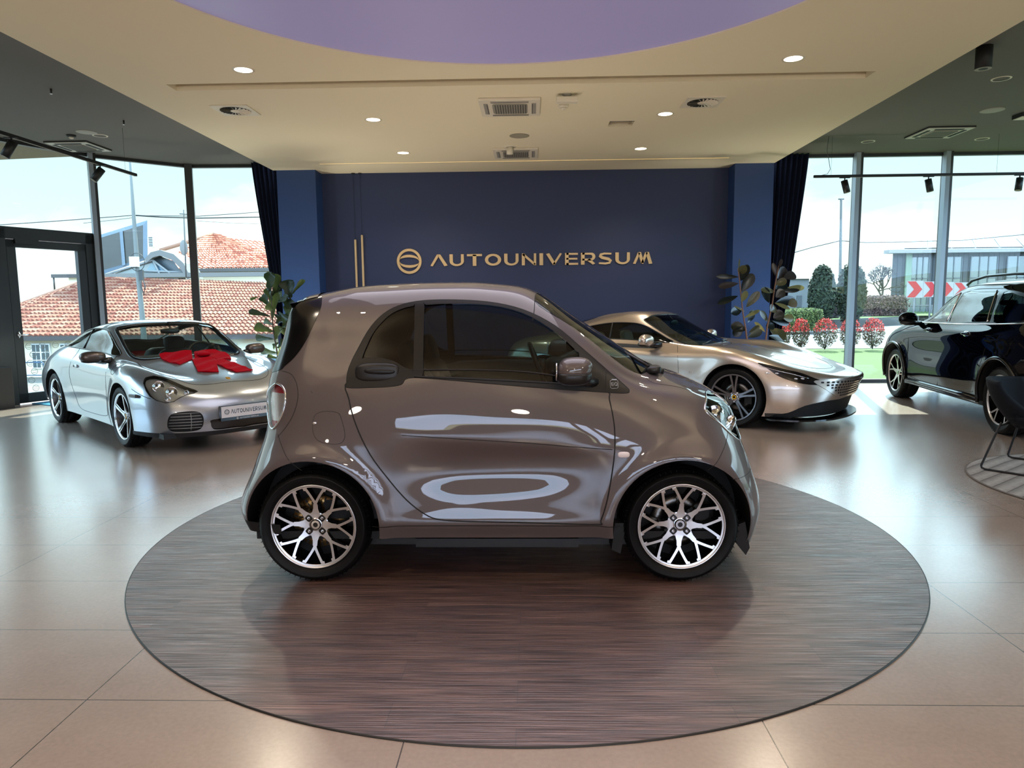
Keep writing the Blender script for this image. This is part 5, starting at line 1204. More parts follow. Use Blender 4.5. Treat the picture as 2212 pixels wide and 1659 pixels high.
def emblem(mb, cx, cz, R_, T=None, depth=.02):
    n = 48
    def ringseg(fa, fb):
        for k in range(len(fa)-1): mb.prism([fa[k], fa[k+1], fb[k+1], fb[k]], 0, depth, T)
    ringseg([(cx+R_*math.cos(2*PI*k/n), cz+R_*math.sin(2*PI*k/n)) for k in range(n+1)], [(cx+R_*.80*math.cos(2*PI*k/n), cz+R_*.80*math.sin(2*PI*k/n)) for k in range(n+1)])
    for sg in (1, -1):
        up = []; lo = []
        for k in range(21):
            t = -1+2*k/20; xx = cx+sg*(-.0+t*.78*R_)
            c = math.sqrt(max(0, 1-t*t)); 
            up.append((xx, cz+sg*R_*(.10+.42*c*(1-.05*t)))); lo.append((xx, cz+sg*R_*(.04+.27*math.sqrt(max(0, 1-(t*.97+.06)**2)) if abs(t*.97+.06) < 1 else .04)))
        ringseg(up, lo)
TW = Matrix(((1,0,0,0),(0,0,-1,11.93),(0,1,0,0),(0,0,0,1)))
sg = thing('wall_sign', 'brass coloured AUTOUNIVERSUM lettering and round emblem on the navy wall', 'sign', (0, 0, 0))
mb = MB(); lettering(mb, 'AUTOUNIVERSUM', -1.695, 2.035, .195, T=TW, width=3.70, depth=.025); mb.build('lettering', M_sign, sg)
mb = MB(); emblem(mb, -2.047, 2.123, .208, TW, .025); mb.build('emblem', M_sign, sg)
for i, (x, zt, zb) in enumerate(((-2.945, 2.49, 1.0), (-2.83, 2.565, 1.0))):
    o = thing('wall_bar', 'slim vertical champagne bar on the navy wall, %s one' % ('shorter' if i == 0 else 'taller'), 'wall bar', (x, 11.93, 0), 0, 'pair of slim wall bars')
    mb = MB(); mb.box((-.016, -.035, zb), (.016, -.005, zt)); bev(mb.build('bar', M_gold, o), .003)
    mb = MB(); mb.tube([(0, -.02, zt), (0, -.02, ZW-.01)], .0018, 5); mb.lathe([(0, ZW-.012), (.03, ZW-.012), (.03, ZW)], 16, 0, 'z', (0, -.02, 0)); mb.build('suspension_wire', M_dark, o)
coupe_root, coupe_B = build_coupe()
gt_root, gt_B = build_gt()
suv_root, suv_B = build_suv()
# ---------------------------------------------------------------- ceiling fixtures
M_fix = mat('white fixture', (212, 204, 188), .5)
M_fixg = mat('fixture grille', (140, 136, 126), .6)
M_lamp = mat('lamp glow', (255, 245, 225), .5, emit=(255, 238, 205), es=6.)
M_hole = mat('fixture dark', (14, 14, 16), .8)
def downlight(x, y, z, label, lit=True, group=None):
    t = thing('downlight', label, 'downlight', (x, y, z), 0, group)
    m = MB(); m.lathe([(.080, -.004), (.098, -.004), (.100, .0)], 32); m.build('trim_ring', M_fix, t)
    m = MB(); m.lathe([(0, -.002), (.081, -.002)] if lit else [(0, .03), (.080, .0)], 32); m.build('diffuser' if lit else 'lamp_recess', M_lamp if lit else M_hole, t)
    return t
g6 = 'round lit downlights in the white ceiling'
for (x, y, lb) in ((-2.64, 6.70, 'lit round downlight between the lilac field and the slot, window-door side'), (2.364, 6.68, 'lit round downlight between the lilac field and the slot, garden side'), (-1.848, 8.53, 'lit round downlight between the swirl vent and the ceiling cassette, middle row, door side'),
                   (1.563, 8.50, 'lit round downlight between the dark hatch and swirl vent, garden side'), (-1.832, 10.39, 'lit round downlight close to the light strip, above the slim wall bars'), (1.565, 10.36, 'lit round downlight close to the light strip, above the end of the lettering')):
    downlight(x, y, ZW, lb, True, g6)
downlight(-6.035, 10.04, ZD, 'unlit round downlight beside the round speaker over the silver coupe', False)
downlight(5.148, 8.165, ZD, 'unlit round downlight near the black cylinder lamp', False, 'unlit downlights in the dark ceiling, garden side')
downlight(5.135, 11.2, ZD, 'unlit round downlight by the curtain, before the cassette', False, 'unlit downlights in the dark ceiling, garden side')
downlight(6.80, 11.14, ZD, 'unlit round downlight past the cassette in the dark ceiling', False, 'unlit downlights in the dark ceiling, garden side')
def cassette(x, y, z, s, label, dark=False, rz=0):
    t = thing('air_cassette', label, 'air conditioner', (x, y, z), rz, 'square ceiling air cassettes')
    body = M_fix if not dark else mat('cassette panel', (176, 174, 166), .5)
    h = s/2
    m = MB(); sq = lambda a, k=8: [(a*(1 if abs(math.cos(u)) > 0 else 1)*math.copysign(abs(math.cos(u))**.22, math.cos(u)), a*math.copysign(abs(math.sin(u))**.22, math.sin(u))) for u in [2*PI*(q+.5)/48 for q in range(48)]]
    m.box((-h, -h, -.028), (h, h, 0)); bev(m.build('panel', body, t), .006)
    if dark: m = MB(); m.box((-h-.006, -h-.006, -.018), (h+.006, h+.006, -.002)); m.build('panel_edge', M_dark, t)
    m = MB(); m.prism(sq(h*.58), -.036, -.028)
    m.build('grille', M_fixg, t)
    m = MB()
    for k in range(13):
        a = -h*.5+k*h/12.
        m.box((a, -h*.52, -.039), (a+.012, h*.52, -.036)); 
    m.build('grille_bars', mat('grille bar', (70, 70, 66), .6), t)
    for k in range(4):
        T = Matrix.Rotation(PI/2*k, 4, 'Z'); m = MB(); m.box((-h*.62, h*.72, -.034), (h*.62, h*.86, -.027), 0, T); m.box((-h*.60, h*.735, -.036), (h*.60, h*.75, -.034), 1, T); bev(m.build('air_flap', [mat('flap grey', (150, 146, 138), .4) if not dark else M_dark, M_hole], t), .003)
cassette(-.222, 8.06, ZW, .66, 'white square air cassette in the ceiling beside the emergency lamp')
cassette(-.212, 10.48, ZW, .64, 'white square air cassette near the light strip, behind a short white pipe')
cassette(-6.72, 10.62, ZD, .62, 'air cassette with black rim in the dark ceiling over the glazed door bay', True)
cassette(5.87, 10.62, ZD, .64, 'air cassette with black rim in the dark ceiling before the garden windows', True)
def swirl(x, y, label):
    t = thing('swirl_vent', label, 'air vent', (x, y, ZW), 0, 'square swirl vents'); h = .205
    m = MB(); m.box((-h, -h, -.012), (h, h, 0)); m.build('plate', M_fix, t)
    m = MB(); m.lathe([(.055, -.0135), (.165, -.0135)], 36); m.build('vane_recess', M_hole, t)
    m = MB()
    for k in range(22):
        T = Matrix.Rotation(2*PI*k/22, 4, 'Z'); m.add([T @ Vector(p) for p in ((.05, -.003, -.014), (.165, -.012, -.014), (.165, .006, -.024), (.05, .003, -.018))], [(0, 1, 2, 3)])
    m.build('vanes', M_fix, t)
    m = MB(); m.lathe([(0, -.022), (.05, -.020), (.058, -.013)], 24); m.build('hub', M_fix, t)
swirl(-3.27, 8.02, 'white square swirl vent in the ceiling on the door side'); swirl(1.876, 8.02, 'white square swirl vent in the ceiling on the garden side')
t = thing('emergency_lamp', 'small white box lamp on the white ceiling beside the air cassette', 'emergency lamp', (.385, 7.66, ZW))
m = MB(); m.box((-.11, -.05, -.085), (.11, .05, -.03)); bev(m.build('housing', M_fix, t), .008); m = MB(); m.lathe([(.02, -.03), (.05, -.004), (.05, 0)], 16); m.build('mount', M_fixg, t)
def det(x, y, z, label, r=.055, rim=False):
    t = thing('smoke_detector', label, 'smoke detector', (x, y, z))
    m = MB(); m.lathe([(r, 0), (r*1.05, -.012), (r*.9, -.024), (r*.6, -.030)], 24); m.build('base', M_dark if rim else M_fix, t)
    m = MB(); m.sup((0, 0, -.032), (r*.55, r*.55, .022), (1, 1), (18, 8)); m.build('sensor_dome', M_fix, t)
det(.365, 8.06, ZW, 'round white smoke detector behind the emergency lamp'); det(-6.41, 9.98, ZD, 'black-rimmed round detector in the dark ceiling beside the round speaker', .06, True)
def disc_spk(x, y, z, r, label, m_=None):
    t = thing('ceiling_speaker', label, 'speaker', (x, y, z)); m = MB(); m.lathe([(0, -.008), (r*.9, -.008), (r, -.004), (r, 0)], 36); m.build('cover', m_ or M_fixg, t)
    m = MB(); m.lathe([(r*.93, -.0085), (r*.96, -.0085)], 36); m.build('cover_ring', M_fixg, t)
disc_spk(-.144, 9.457, ZW, .13, 'round beige speaker cover between the two white cassettes', mat('beige cover', (150, 142, 124), .7))
disc_spk(-6.09, 9.82, ZD, .13, 'round grey speaker cover in the dark ceiling over the silver coupe', mat('speaker grey', (150, 148, 142), .7)); disc_spk(5.89, 9.48, ZD, .14, 'round pale speaker cover in the dark ceiling on the garden side', mat('speaker grey'))
t = thing('ceiling_sensor', 'short white pipe sensor before the cassette near the light strip', 'sensor', (-.29, 10.12, ZW)); m = MB(); m.tube([(0, 0, 0), (0, 0, -.10)], .045, 16); m.build('tube', M_fix, t)
m = MB(); m.lathe([(.045, -.002), (.09, -.002), (.09, 0)], 20); m.build('flange', M_fix, t)
for x, y, lb in ((-5.262, 7.905, 'small black sprinkler head in the dark ceiling, nearer the camera than its twin'), (-5.24, 9.255, 'small black sprinkler head in the dark ceiling, nearer the window than its twin')):
    t = thing('sprinkler', lb, 'sprinkler', (x, y, ZD), 0, 'small sprinkler heads'); m = MB(); m.tube([(0, 0, 0), (0, 0, -.045)], .010, 8); m.build('pipe', M_dark, t)
    m = MB(); m.lathe([(0, -.055), (.014, -.055), (.006, -.045)], 12); m.build('nozzle', M_chr, t)
t = thing('cylinder_lamp', 'black cylinder lamp mounted on the dark ceiling at the white edge', 'ceiling lamp', (4.325, 7.14, ZD)); m = MB(); m.tube([(0, 0, 0), (0, 0, -.205)], .072, 28); m.build('housing', M_dark, t)
m = MB(); m.lathe([(.040, -.207), (.072, -.207)], 28); m.build('trim_ring', M_fixg, t)
p = onZ(2209, 246, ZD); t = thing('exit_lamp', 'small black ceiling box lamp beyond the round pale speaker', 'ceiling lamp', (p.x+.08, p.y, ZD)); m = MB(); m.box((-.15, -.10, -.05), (.2, .10, 0)); m.build('housing', M_dark, t); m = MB(); m.box((-.14, -.09, -.056), (.19, .09, -.05)); m.build('diffuser', M_fix, t)
# track lighting
ZR = 3.209
def track(a, b, label, spots, cable=None, group='black light tracks'):
    a = Vector(a); b = Vector(b); t = thing('light_track', label, 'light track', a, math.atan2((b-a).y, (b-a).x), group); L_ = (b-a).length
    m = MB(); m.box((0, -.018, -.0), (L_, .018, .036)); m.build('rail', M_dark, t)
    m = MB(); m.box((.02, -.010, -.003), (L_-.02, .010, .0)); m.build('rail_slot', M_fixg, t)
    k = .25
    while k < L_:
        m = MB(); m.tube([(k, 0, .036), (k, 0, ZD-ZR)], .0015, 5); m.build('suspension_wire', M_dark, t); k += 2.4
def spotlight(at, aim, label):
    """track spot: adapter, stem, tilted cylinder"""
    t = thing('track_spotlight', label, 'spotlight', at, 0, 'black cylinder spots on the tracks')
    m = MB(); m.box((-.075, -.014, -.012), (.075, .014, 0)); m.build('adapter', M_dark, t)
    m = MB(); m.tube([(0, 0, -.01), (0, 0, -.07)], .009, 8); m.build('stem', M_dark, t)
    d = Vector(aim).normalized(); c = Vector((0, 0, -.075)); a0 = c-d*.03; a1 = c+d*.15
    m = MB(); m.tube([a0, a1], .047, 24); m.build('lamp_head', mat('spot black', (20, 24, 24), .5), t)
    T = d.to_track_quat('Z', 'Y').to_matrix().to_4x4(); m = MB(); m.lathe([(0, 0), (.034, 0), (.045, .004)], 20); m.v = [tuple(a1+T.to_3x3() @ Vector(v)+d*.001) for v in m.v]; m.build('lens', M_fixg, t)
track((-5.477, 9.884, ZR), (-5.56, 3.0, ZR), 'black light track hanging over the silver coupe', ())
track((4.184, 10.8, ZR), (8.9, 10.8, ZR), 'black light track hanging before the garden windows', ())
p = onZ(216, 356, ZR); spotlight((p.x, p.y, ZR), (-.45, -.35, -.8), 'black track spotlight nearest the free end of the coupe side track')
p = onZ(24, 296, ZR); spotlight((p.x, p.y, ZR), (-.35, -.25, -.8), 'black track spotlight at the photo edge on the coupe side track')
for px, dx, lb in ((1825, .22, 'black track spotlight nearest the curtain, garden side'), (2006, .16, 'black track spotlight between the two garden window posts'), (2203, -.14, 'black track spotlight above the black suv')):
    p = onY(px, 382, 10.8); spotlight((p.x, 10.8, ZR), (dx, -.1, -.9), lb)
t = tag(MB().tube([(4.38, 10.8, ZD), (4.36, 10.8, 3.6), (4.39, 10.79, 3.45), (4.42, 10.8, 3.33), (4.38, 10.8, 3.26), (4.30, 10.8, 3.245)], .004, 6).build('track_cable', mat('grey cable', (90, 90, 92), .5)), 'thin grey cable looping down to the garden side track', 'cable')

# ---------------------------------------------------------------- plants
def leaf(mb, b, t, w, mi=0, cup=.25, nrm=None, wave=.0, lyre=False):
    b = Vector(b); t = Vector(t); ax = t-b; L_ = ax.length; ax.normalize()
    n = nrm or Vector((random.uniform(-.4, .4), -1, random.uniform(-.2, .6))); n = (n-ax*n.dot(ax)).normalized(); s = ax.cross(n)
    ks = [0, .12, .3, .5, .7, .86, .96, 1.0]; ws = [.06, .38, .72, .95, 1., .78, .42, .03] if not lyre else [.10, .30, .46, .62, .95, 1.0, .70, .12]
    vs = []
    for k, q in zip(ks, ws):
        c = b+ax*L_*k+n*(-L_*.12*(k*k)+.0)
        for e in (-1, -.5, 0, .5, 1): vs.append(c+s*(w/2*q*e)+n*(cup*w*.5*q*e*e+wave*math.sin(k*14+e*3)*w))
    fs = [(i*5+j, i*5+j+1, (i+1)*5+j+1, (i+1)*5+j) for i in range(7) for j in range(4)]
    mb.add(vs, fs, mi, True)
def plant_mats(name, cols, rough, tr=.3):
    out = []
    for i, c in enumerate(cols):
        nm = '%s leaf %d' % (name, i); m = bpy.data.materials.new(nm); m.use_nodes = True; nt = m.node_tree; nt.nodes.clear()
        b = nt.nodes.new('ShaderNodeBsdfPrincipled'); b.inputs['Base Color'].default_value = (*srgb(*c), 1); b.inputs['Roughness'].default_value = rough
        t = nt.nodes.new('ShaderNodeBsdfTranslucent'); t.inputs['Color'].default_value = (*[min(1, v*1.5) for v in srgb(*c)], 1)
        mx = nt.nodes.new('ShaderNodeMixShader'); mx.inputs[0].default_value = tr; nt.links.new(b.outputs[0], mx.inputs[1]); nt.links.new(t.outputs[0], mx.inputs[2]); _out(nt, mx.outputs[0]); out.append(m)
    return out
def pot(root, r, h, col):
    m = MB(); m.lathe([(0, 0), (r*.8, 0), (r, h), (r*.93, h), (r*.9, h-.04), (0, h-.04)], 32); m.build('pot', mat('pot %s' % str(col), col, .5), root)
    m = MB(); m.lathe([(0, h-.035), (r*.9, h-.035)], 24); m.build('soil', mat('potting soil', (40, 28, 20), .9, bump=.4), root)
YF = 10.9
q = onY(603, 790, YF); root = thing('fiddle_leaf_plant', 'tall green plant with broad wavy leaves beside the navy curtain', 'plant', (q.x, YF, 0))
c1 = lambda x, y, dy=0: onY(520+x/6.91, 560+y/6.91, YF+dy)-Vector((q.x, YF, 0))
m = MB(); m.tube([(0, 0, .3), c1(575, 1650), c1(545, 1400), c1(510, 1200), c1(480, 1000), c1(470, 800), c1(450, 500)], [.022, .018, .014, .012, .011, .009, .006], 8); m.tube([c1(575, 1650), c1(640, 1300), c1(700, 900), c1(750, 560)], [.014, .011, .009, .006], 8); m.build('stem', mat('plant stem', (70, 62, 50), .7), root)
FL = [(470,620,380,420,120),(560,640,680,560,120),(500,760,380,690,110),(520,960,640,860,120),(500,1100,620,1020,110),(540,1320,680,1260,110),(550,1420,640,1340,100),(450,560,560,400,120),(560,1240,470,1330,100),(430,500,440,215,190),(520,470,530,230,150),(740,590,690,310,230),(760,530,940,290,80),(430,700,310,520,150),(470,900,500,480,140),(440,850,120,770,90),(480,1080,210,1000,150),(490,1190,190,1170,100),(540,1400,260,1350,110),
      (600,560,760,700,150),(640,700,790,880,160),(560,780,690,920,110),(520,1200,570,1000,120),(600,1060,700,930,110),(560,1480,400,1440,60),(600,1180,660,1330,120),(270,560,140,600,50),(500,820,620,900,90),(640,880,760,780,120),(660,1000,760,1100,120),(690,1150,600,1020,110),(720,750,820,640,120),(480,980,330,900,90),(650,1300,720,1420,110),(610,640,560,480,110)]
m = MB(); random.seed(3)
for i, (a, b_, c, d, w) in enumerate(FL): leaf(m, c1(a, b_, random.uniform(-.04, .06)), c1(c, d, random.uniform(-.16, .16)), w/6.91/1519*YF*1.08, i % 4, .34, wave=.10, lyre=True)
m.build('foliage', plant_mats('fiddle', [(62, 78, 40), (44, 60, 32), (84, 98, 52), (38, 50, 30)], .4, .35), root); pot(root, .19, .40, (60, 60, 62))
YB = 11.0
q2 = onY(1652, 750, YB); root = thing('rubber_plant', 'tall rubber plant with two stems and dark oval leaves by the navy pillar', 'plant', (q2.x-.12, YB, 0))
c2 = lambda x, y, dy=0: onY(1530+x/7.54, 540+y/7.54, YB+dy)-Vector((q2.x-.12, YB, 0))
for nm, pts in (('stem', [(-.05, 0, .3), c2(640, 1560), c2(610, 1300), c2(560, 1000), c2(530, 690), c2(498, 400), c2(480, 300)]), ('stem', [(.06, 0, .3), c2(930, 1560), c2(960, 1250), c2(1040, 900), c2(1080, 620), c2(1150, 250)])):
    m = MB(); m.tube(pts, [.018, .014, .012, .011, .010, .008, .005][:len(pts)], 8); m.build('stem', mat('rubber stem', (120, 82, 60), .6), root)
R1 = [(500,400,600,270,110,1),(490,330,520,150,24,2),(495,440,140,430,70,0),(490,545,180,590,90,3),(530,500,640,250,120,0),(540,680,735,390,150,0),(480,750,170,860,90,0),(540,850,630,670,90,2),(620,930,830,680,110,1),(550,960,390,1020,120,0),(600,1005,430,910,24,2),(580,1110,860,960,55,2),(640,1180,760,980,110,0),(610,1310,380,1210,150,0),(660,1350,840,1240,70,1),(650,1420,880,1320,110,0),(560,1250,420,1400,130,0)]
R2 = [(1120,450,1055,215,70,3),(1150,300,1200,150,50,3),(1130,470,1280,280,130,3),(1230,460,1440,380,140,3),(1090,560,1275,490,110,1),(1100,640,1285,530,160,0),(1090,680,885,630,90,1),(1100,770,1240,660,130,0),(1290,610,1575,625,80,2),(1150,665,1490,660,60,0),(1100,860,1440,800,140,0),(1080,860,1330,950,55,2),(1300,900,1440,840,130,1),(1010,1000,1100,920,140,1),(990,860,910,610,110,0),(970,1170,865,990,90,1),(1060,1110,1225,1020,150,0),(1210,1090,1400,1120,110,2),(1040,1150,1335,1200,90,0),(925,1340,765,1160,60,2),(1000,1280,1280,1450,150,1),(990,1400,1260,1460,100,0),(940,1250,1080,1200,140,0)]
pm = plant_mats('rubber', [(20, 26, 24), (72, 70, 46), (112, 108, 70), (48, 40, 38)], .22, .15)  # olive tones paint backlight into some of the dark leaves
for RL in (R1, R2):
    m = MB()
    for a, b_, c, d, w, k in RL: leaf(m, c2(a, b_, random.uniform(-.03, .05)), c2(c, d, random.uniform(-.14, .12)), w/7.54/1519*YB*1.2, k, .12)
    m.build('foliage', pm, root)
pot(root, .21, .42, (44, 46, 50))

# ---------------------------------------------------------------- chair and round rug
RC, RR = (4.60, 5.25), 1.15
m = bpy.data.materials.new('rug weave'); m.use_nodes = True; nt = m.node_tree; nt.nodes.clear(); L = nt.links.new
b = nt.nodes.new('ShaderNodeBsdfPrincipled'); b.inputs['Roughness'].default_value = .95; tc = nt.nodes.new('ShaderNodeTexCoord')
mp = nt.nodes.new('ShaderNodeMapping'); mp.inputs['Rotation'].default_value = (0, 0, .9); L(tc.outputs['Object'], mp.inputs['Vector'])
w = nt.nodes.new('ShaderNodeTexWave'); w.wave_profile = 'SAW'; w.inputs['Scale'].default_value = 2.6; w.inputs['Distortion'].default_value = .6; L(mp.outputs[0], w.inputs['Vector'])
n = nt.nodes.new('ShaderNodeTexNoise'); n.inputs['Scale'].default_value = 40; n.inputs['Detail'].default_value = 6; L(tc.outputs['Object'], n.inputs['Vector'])
r = nt.nodes.new('ShaderNodeValToRGB'); e = r.color_ramp.elements; e[0].position = .02; e[0].color = (*srgb(84, 80, 78), 1); e[1].position = .12; e[1].color = (*srgb(128, 122, 118), 1); e2 = e.new(.6); e2.color = (*srgb(168, 162, 156), 1); e3 = e.new(.97); e3.color = (*srgb(150, 142, 138), 1)
L(w.outputs['Fac'], r.inputs[0]); mx = nt.nodes.new('ShaderNodeMix'); mx.data_type = 'RGBA'; mx.blend_type = 'MULTIPLY'; mx.inputs[0].default_value = .5; L(r.outputs[0], mx.inputs[6]); L(n.outputs['Fac'], mx.inputs[7]); L(mx.outputs[2], b.inputs['Base Color']); _out(nt, b.outputs[0])
M_rug = m
m = MB(); m.prism([(RR*math.cos(2*PI*k/120), RR*math.sin(2*PI*k/120)) for k in range(120)], 0, .010); rug = m.build('round_rug', M_rug, None, (RC[0], RC[1], 0)); tag(rug, 'round grey woven rug with slanted stripes under the black chair', 'rug')
m = MB(); m.lathe([(RR, .0), (RR+.012, .006), (RR, .012)], 120); m.build('rug_border', mat('rug border', (105, 100, 96), .9), rug)
ch = thing('tub_chair', 'black upholstered tub chair on a black wire sled frame standing on the round rug', 'chair', (4.14, 5.82, .010), math.radians(-49.5))
M_up = mat('black blue upholstery', (9, 13, 20), .85, spec=.25)
def shell(u, v):
    a = (u-.5)*2; 
    # v 0..1: seat front -> seat back -> up the backrest
    if v < .45:
        t = v/.45; x = .30-.42*t; z = .42-.06*t-.00; w = .245+.02*t; zz = z+.10*abs(a)**4*(.4+.6*t); return (x+.0*abs(a), a*w, zz)
    t = (v-.45)/.55; x = -.12-.20*math.sin(t*PI/2)*.9-.04*t; z = .36+.37*t**1.15+.02*(1-abs(a))*t; w = .265+.035*t
    return (x+.22*abs(a)**2.2*(1-.35*t), a*w, z-.10*abs(a)**3*t*0+.10*abs(a)**4*(1-t))
m = MB(); m.grid(shell, 28, 28); so = m.build('seat_shell', M_up, ch); md = so.modifiers.new('s', 'SOLIDIFY'); md.thickness = .045; md.offset = 0
m = MB(); m.sup((.08, 0, .415), (.22, .21, .035), (.5, .6), (20, 8)); m.build('seat_cushion', M_up, ch)
for sy in (1, -1):
    m = MB(); y0, y1 = .25*sy, .33*sy
    P = [(-.17, y0, .40), (-.20, y0*1.1, .30), (-.27, y1, .035), (-.265, y1, .018), (-.24, y1, .009), (.24, y1, .009), (.265, y1, .018), (.27, y1, .035), (.20, y0*1.1, .30), (.17, y0, .40)]
    m.tube(P, .009, 8); m.build('sled_leg', M_dark, ch)
m = MB(); m.tube([(-.17, -.25, .375), (-.17, .25, .375)], .009, 8); m.tube([(.17, -.25, .375), (.17, .25, .375)], .009, 8); m.build('cross_bar', M_dark, ch)
# ---------------------------------------------------------------- red bow lying on the bonnet
def onhood(px, py, lift=.004):
    """where the sight line meets the bonnet, in car space"""
    Mi = Matrix.Translation(coupe_root.location) @ Matrix.Rotation(coupe_root.rotation_euler.z, 4, 'Z'); Mi = Mi.inverted()
    o = Mi @ Vector(CAMP); d = (Mi.to_3x3() @ Vector(_ray(px, py))).normalized()
    return o, d
def hood_xy(px, py):
    o, d = onhood(px, py); best = None
    for k in range(400):
        t = 6+k*.012; p = o+d*t
        if abs(p.y) > .8 or p.x > 2.1 or p.x < .2: continue
        h = coupe_B.hit(p.x, abs(p.y), (0, 1))[0].z
        if p.z <= h: return (p.x, p.y, h)
    return (1.2, 0, .84)
bow = thing('ribbon_bow', 'large red felt ribbon bow lying on the bonnet of the silver coupe', 'bow', coupe_root.location, coupe_root.rotation_euler.z)
M_red = mat('red felt', (150, 0, 22), .85, spec=.1, bump=.25, noise_scale=120)
bp = lambda x, y: hood_xy(80+x/4.254, 660+y/4.254)
def felt(name, pts, lift, th=.012):
    P = [bp(*p) for p in pts]; c = Vector((sum(p[0] for p in P)/len(P), sum(p[1] for p in P)/len(P))); m = MB()
    D = [Vector((p[0], p[1])) for p in P]; rings = 6; n_ = 0; E = []
    for i in range(len(D)):
        for k in range(4): E.append(D[i].lerp(D[(i+1) % len(D)], k/4))
    def zz(q): return coupe_B.hit(q.x, abs(q.y), (0, 1))[0].z
    vs = [(c.x, c.y, zz(c)+lift+th)]
    for r_ in range(1, rings+1):
        for q in E:
            w_ = c.lerp(q, r_/rings); vs.append((w_.x, w_.y, zz(w_)+lift+th+.006*math.sin(w_.x*40+w_.y*23)))
    N = len(E)
    for q in E: vs.append((q.x, q.y, zz(q)+lift))
    fs = [(0, 1+i, 1+(i+1) % N) for i in range(N)]
    for r_ in range(rings): fs += [(1+r_*N+i, 1+(r_+1)*N+i, 1+(r_+1)*N+(i+1) % N, 1+r_*N+(i+1) % N) for i in range(N)]
    m.add(vs, fs, 0, False); return m.build(name, M_red, bow)
felt('bow_loop', [(1125,466),(1175,447),(1300,432),(1420,426),(1430,500),(1380,520),(1315,547),(1215,530),(1145,498)], .003)
felt('bow_loop', [(1445,430),(1560,420),(1640,419),(1725,440),(1775,470),(1785,502),(1700,500),(1640,494),(1560,478),(1450,488)], .003)
felt('ribbon_tail', [(1425,505),(1480,488),(1560,484),(1635,498),(1655,560),(1672,620),(1570,622),(1480,618),(1450,560)], .006)
felt('ribbon_tail', [(1640,500),(1710,505),(1850,550),(1985,604),(1900,614),(1830,620),(1740,585),(1650,548)], .004)
m = MB(); q = bp(1520, 465); m.sup((q[0], q[1], q[2]+.02), (.10, .07, .028), (.7, .8), (14, 8)); m.build('bow_knot', M_red, bow)
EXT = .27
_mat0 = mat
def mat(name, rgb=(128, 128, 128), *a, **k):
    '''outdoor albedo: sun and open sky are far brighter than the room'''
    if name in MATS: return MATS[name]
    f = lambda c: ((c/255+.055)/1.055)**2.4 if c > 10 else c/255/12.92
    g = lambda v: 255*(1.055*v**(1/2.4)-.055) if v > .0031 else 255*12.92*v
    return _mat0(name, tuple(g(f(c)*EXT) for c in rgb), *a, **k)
# ---------------------------------------------------------------- outside
M_grass = mat('lawn grass', (104, 146, 14), .9, noise_amt=.35, noise_scale=6, bump=.4)
M_road = mat('asphalt', (176, 172, 168), .9, noise_amt=.08, noise_scale=3)
M_kerb = mat('kerb stone', (120, 122, 118), .8)
M_pave = mat('paving', (190, 186, 172), .8, noise_amt=.1, noise_scale=1.5)
def quad_obj(name, pts, m, z=None):
    mb = MB(); mb.add([(p[0], p[1], p[2] if len(p) > 2 else z) for p in pts], [tuple(range(len(pts)))]); return struct(mb.build(name, m))
quad_obj('ground_left', [(-200, 13, -1.8), (-2, 13, -1.8), (-2, 200, -1.8), (-200, 200, -1.8)], M_pave)
quad_obj('ground', [(-200, -250, -.06), (-200, 13, -.06), (-2, 13, -.06), (-2, 200, -.06), (200, 200, -.06), (200, -250, -.06)], mat('far ground', (110, 124, 74), .95, noise_amt=.3, noise_scale=.05))
quad_obj('lawn', [(3.6, 12.6, -.03), (40, 12.6, -.03), (40, 20.4, -.03), (3.6, 21.2, -.03)], M_grass)
mb = MB(); mb.add([(-200, 13, -1.8), (-2, 13, -1.8), (-2, 13, -.03), (-200, 13, -.03)], [(0, 1, 2, 3)]); struct(mb.build('retaining_wall', M_kerb))
quad_obj('road', [(-2, 21.0, -.02), (60, 20.4, -.02), (60, 60, -.02), (-2, 40, -.02)], M_road)
quad_obj('terrace', [(-30, 4, -.03), (3.5, 4, -.03), (3.5, 13, -.03), (-30, 13, -.03)], M_pave)
# raised bank with its kerb
A_ = onY(1650, 707, 32); B_ = onY(1985, 683, 40)
mb = MB(); mb.add([(A_.x, A_.y, -.02), (B_.x, B_.y, -.02), (B_.x, B_.y, .46), (A_.x, A_.y, .40)], [(0, 1, 2, 3)]); struct(mb.build('kerb', M_kerb))
mb = MB(); mb.add([(A_.x, A_.y, .40), (B_.x, B_.y, .46), (B_.x+60, B_.y+8, .46), (B_.x+60, 90, 1.0), (A_.x-6, 90, 1.0)], [(0, 1, 2, 3, 4)]); struct(mb.build('lawn_bank', M_grass))
def clump(mb, c, a, n, ls, mis=(0, 1, 2), box=False, top=None):
    c = Vector(c)
    for i in range(n):
        if box:
            k = random.randrange(5); u, v = random.uniform(-1, 1), random.uniform(-1, 1)
            d = Vector(((1 if k == 0 else -1 if k == 1 else u), (-1 if k in (2, 3) else u if k < 2 else v), (1 if k == 4 else v))); d += Vector([random.gauss(0, .05) for _ in range(3)])
        else:
            d = Vector([random.gauss(0, 1) for _ in range(3)]).normalized()*random.uniform(.78, 1.04)
        p = c+Vector((d.x*a[0], d.y*a[1], d.z*a[2])); n1 = (d+Vector([random.gauss(0, .6) for _ in range(3)])).normalized(); t = n1.orthogonal().normalized(); t = Matrix.Rotation(random.uniform(0, 6.28), 3, n1) @ t; s_ = n1.cross(t); l = ls*random.uniform(.6, 1.3)
        mi = random.choice(mis)
        if top is not None and d.z > top and random.random() < .8: mi = 3
        mb.add([p-t*l, p+s_*l*.5, p+t*l, p-s_*l*.5], [(0, 1, 2, 3)], mi)
def green(name, cols): return [mat('%s %d' % (name, i), c, .8) for i, c in enumerate(cols)]
th = green('thuja', [(62, 84, 50), (46, 66, 40), (82, 100, 62)])
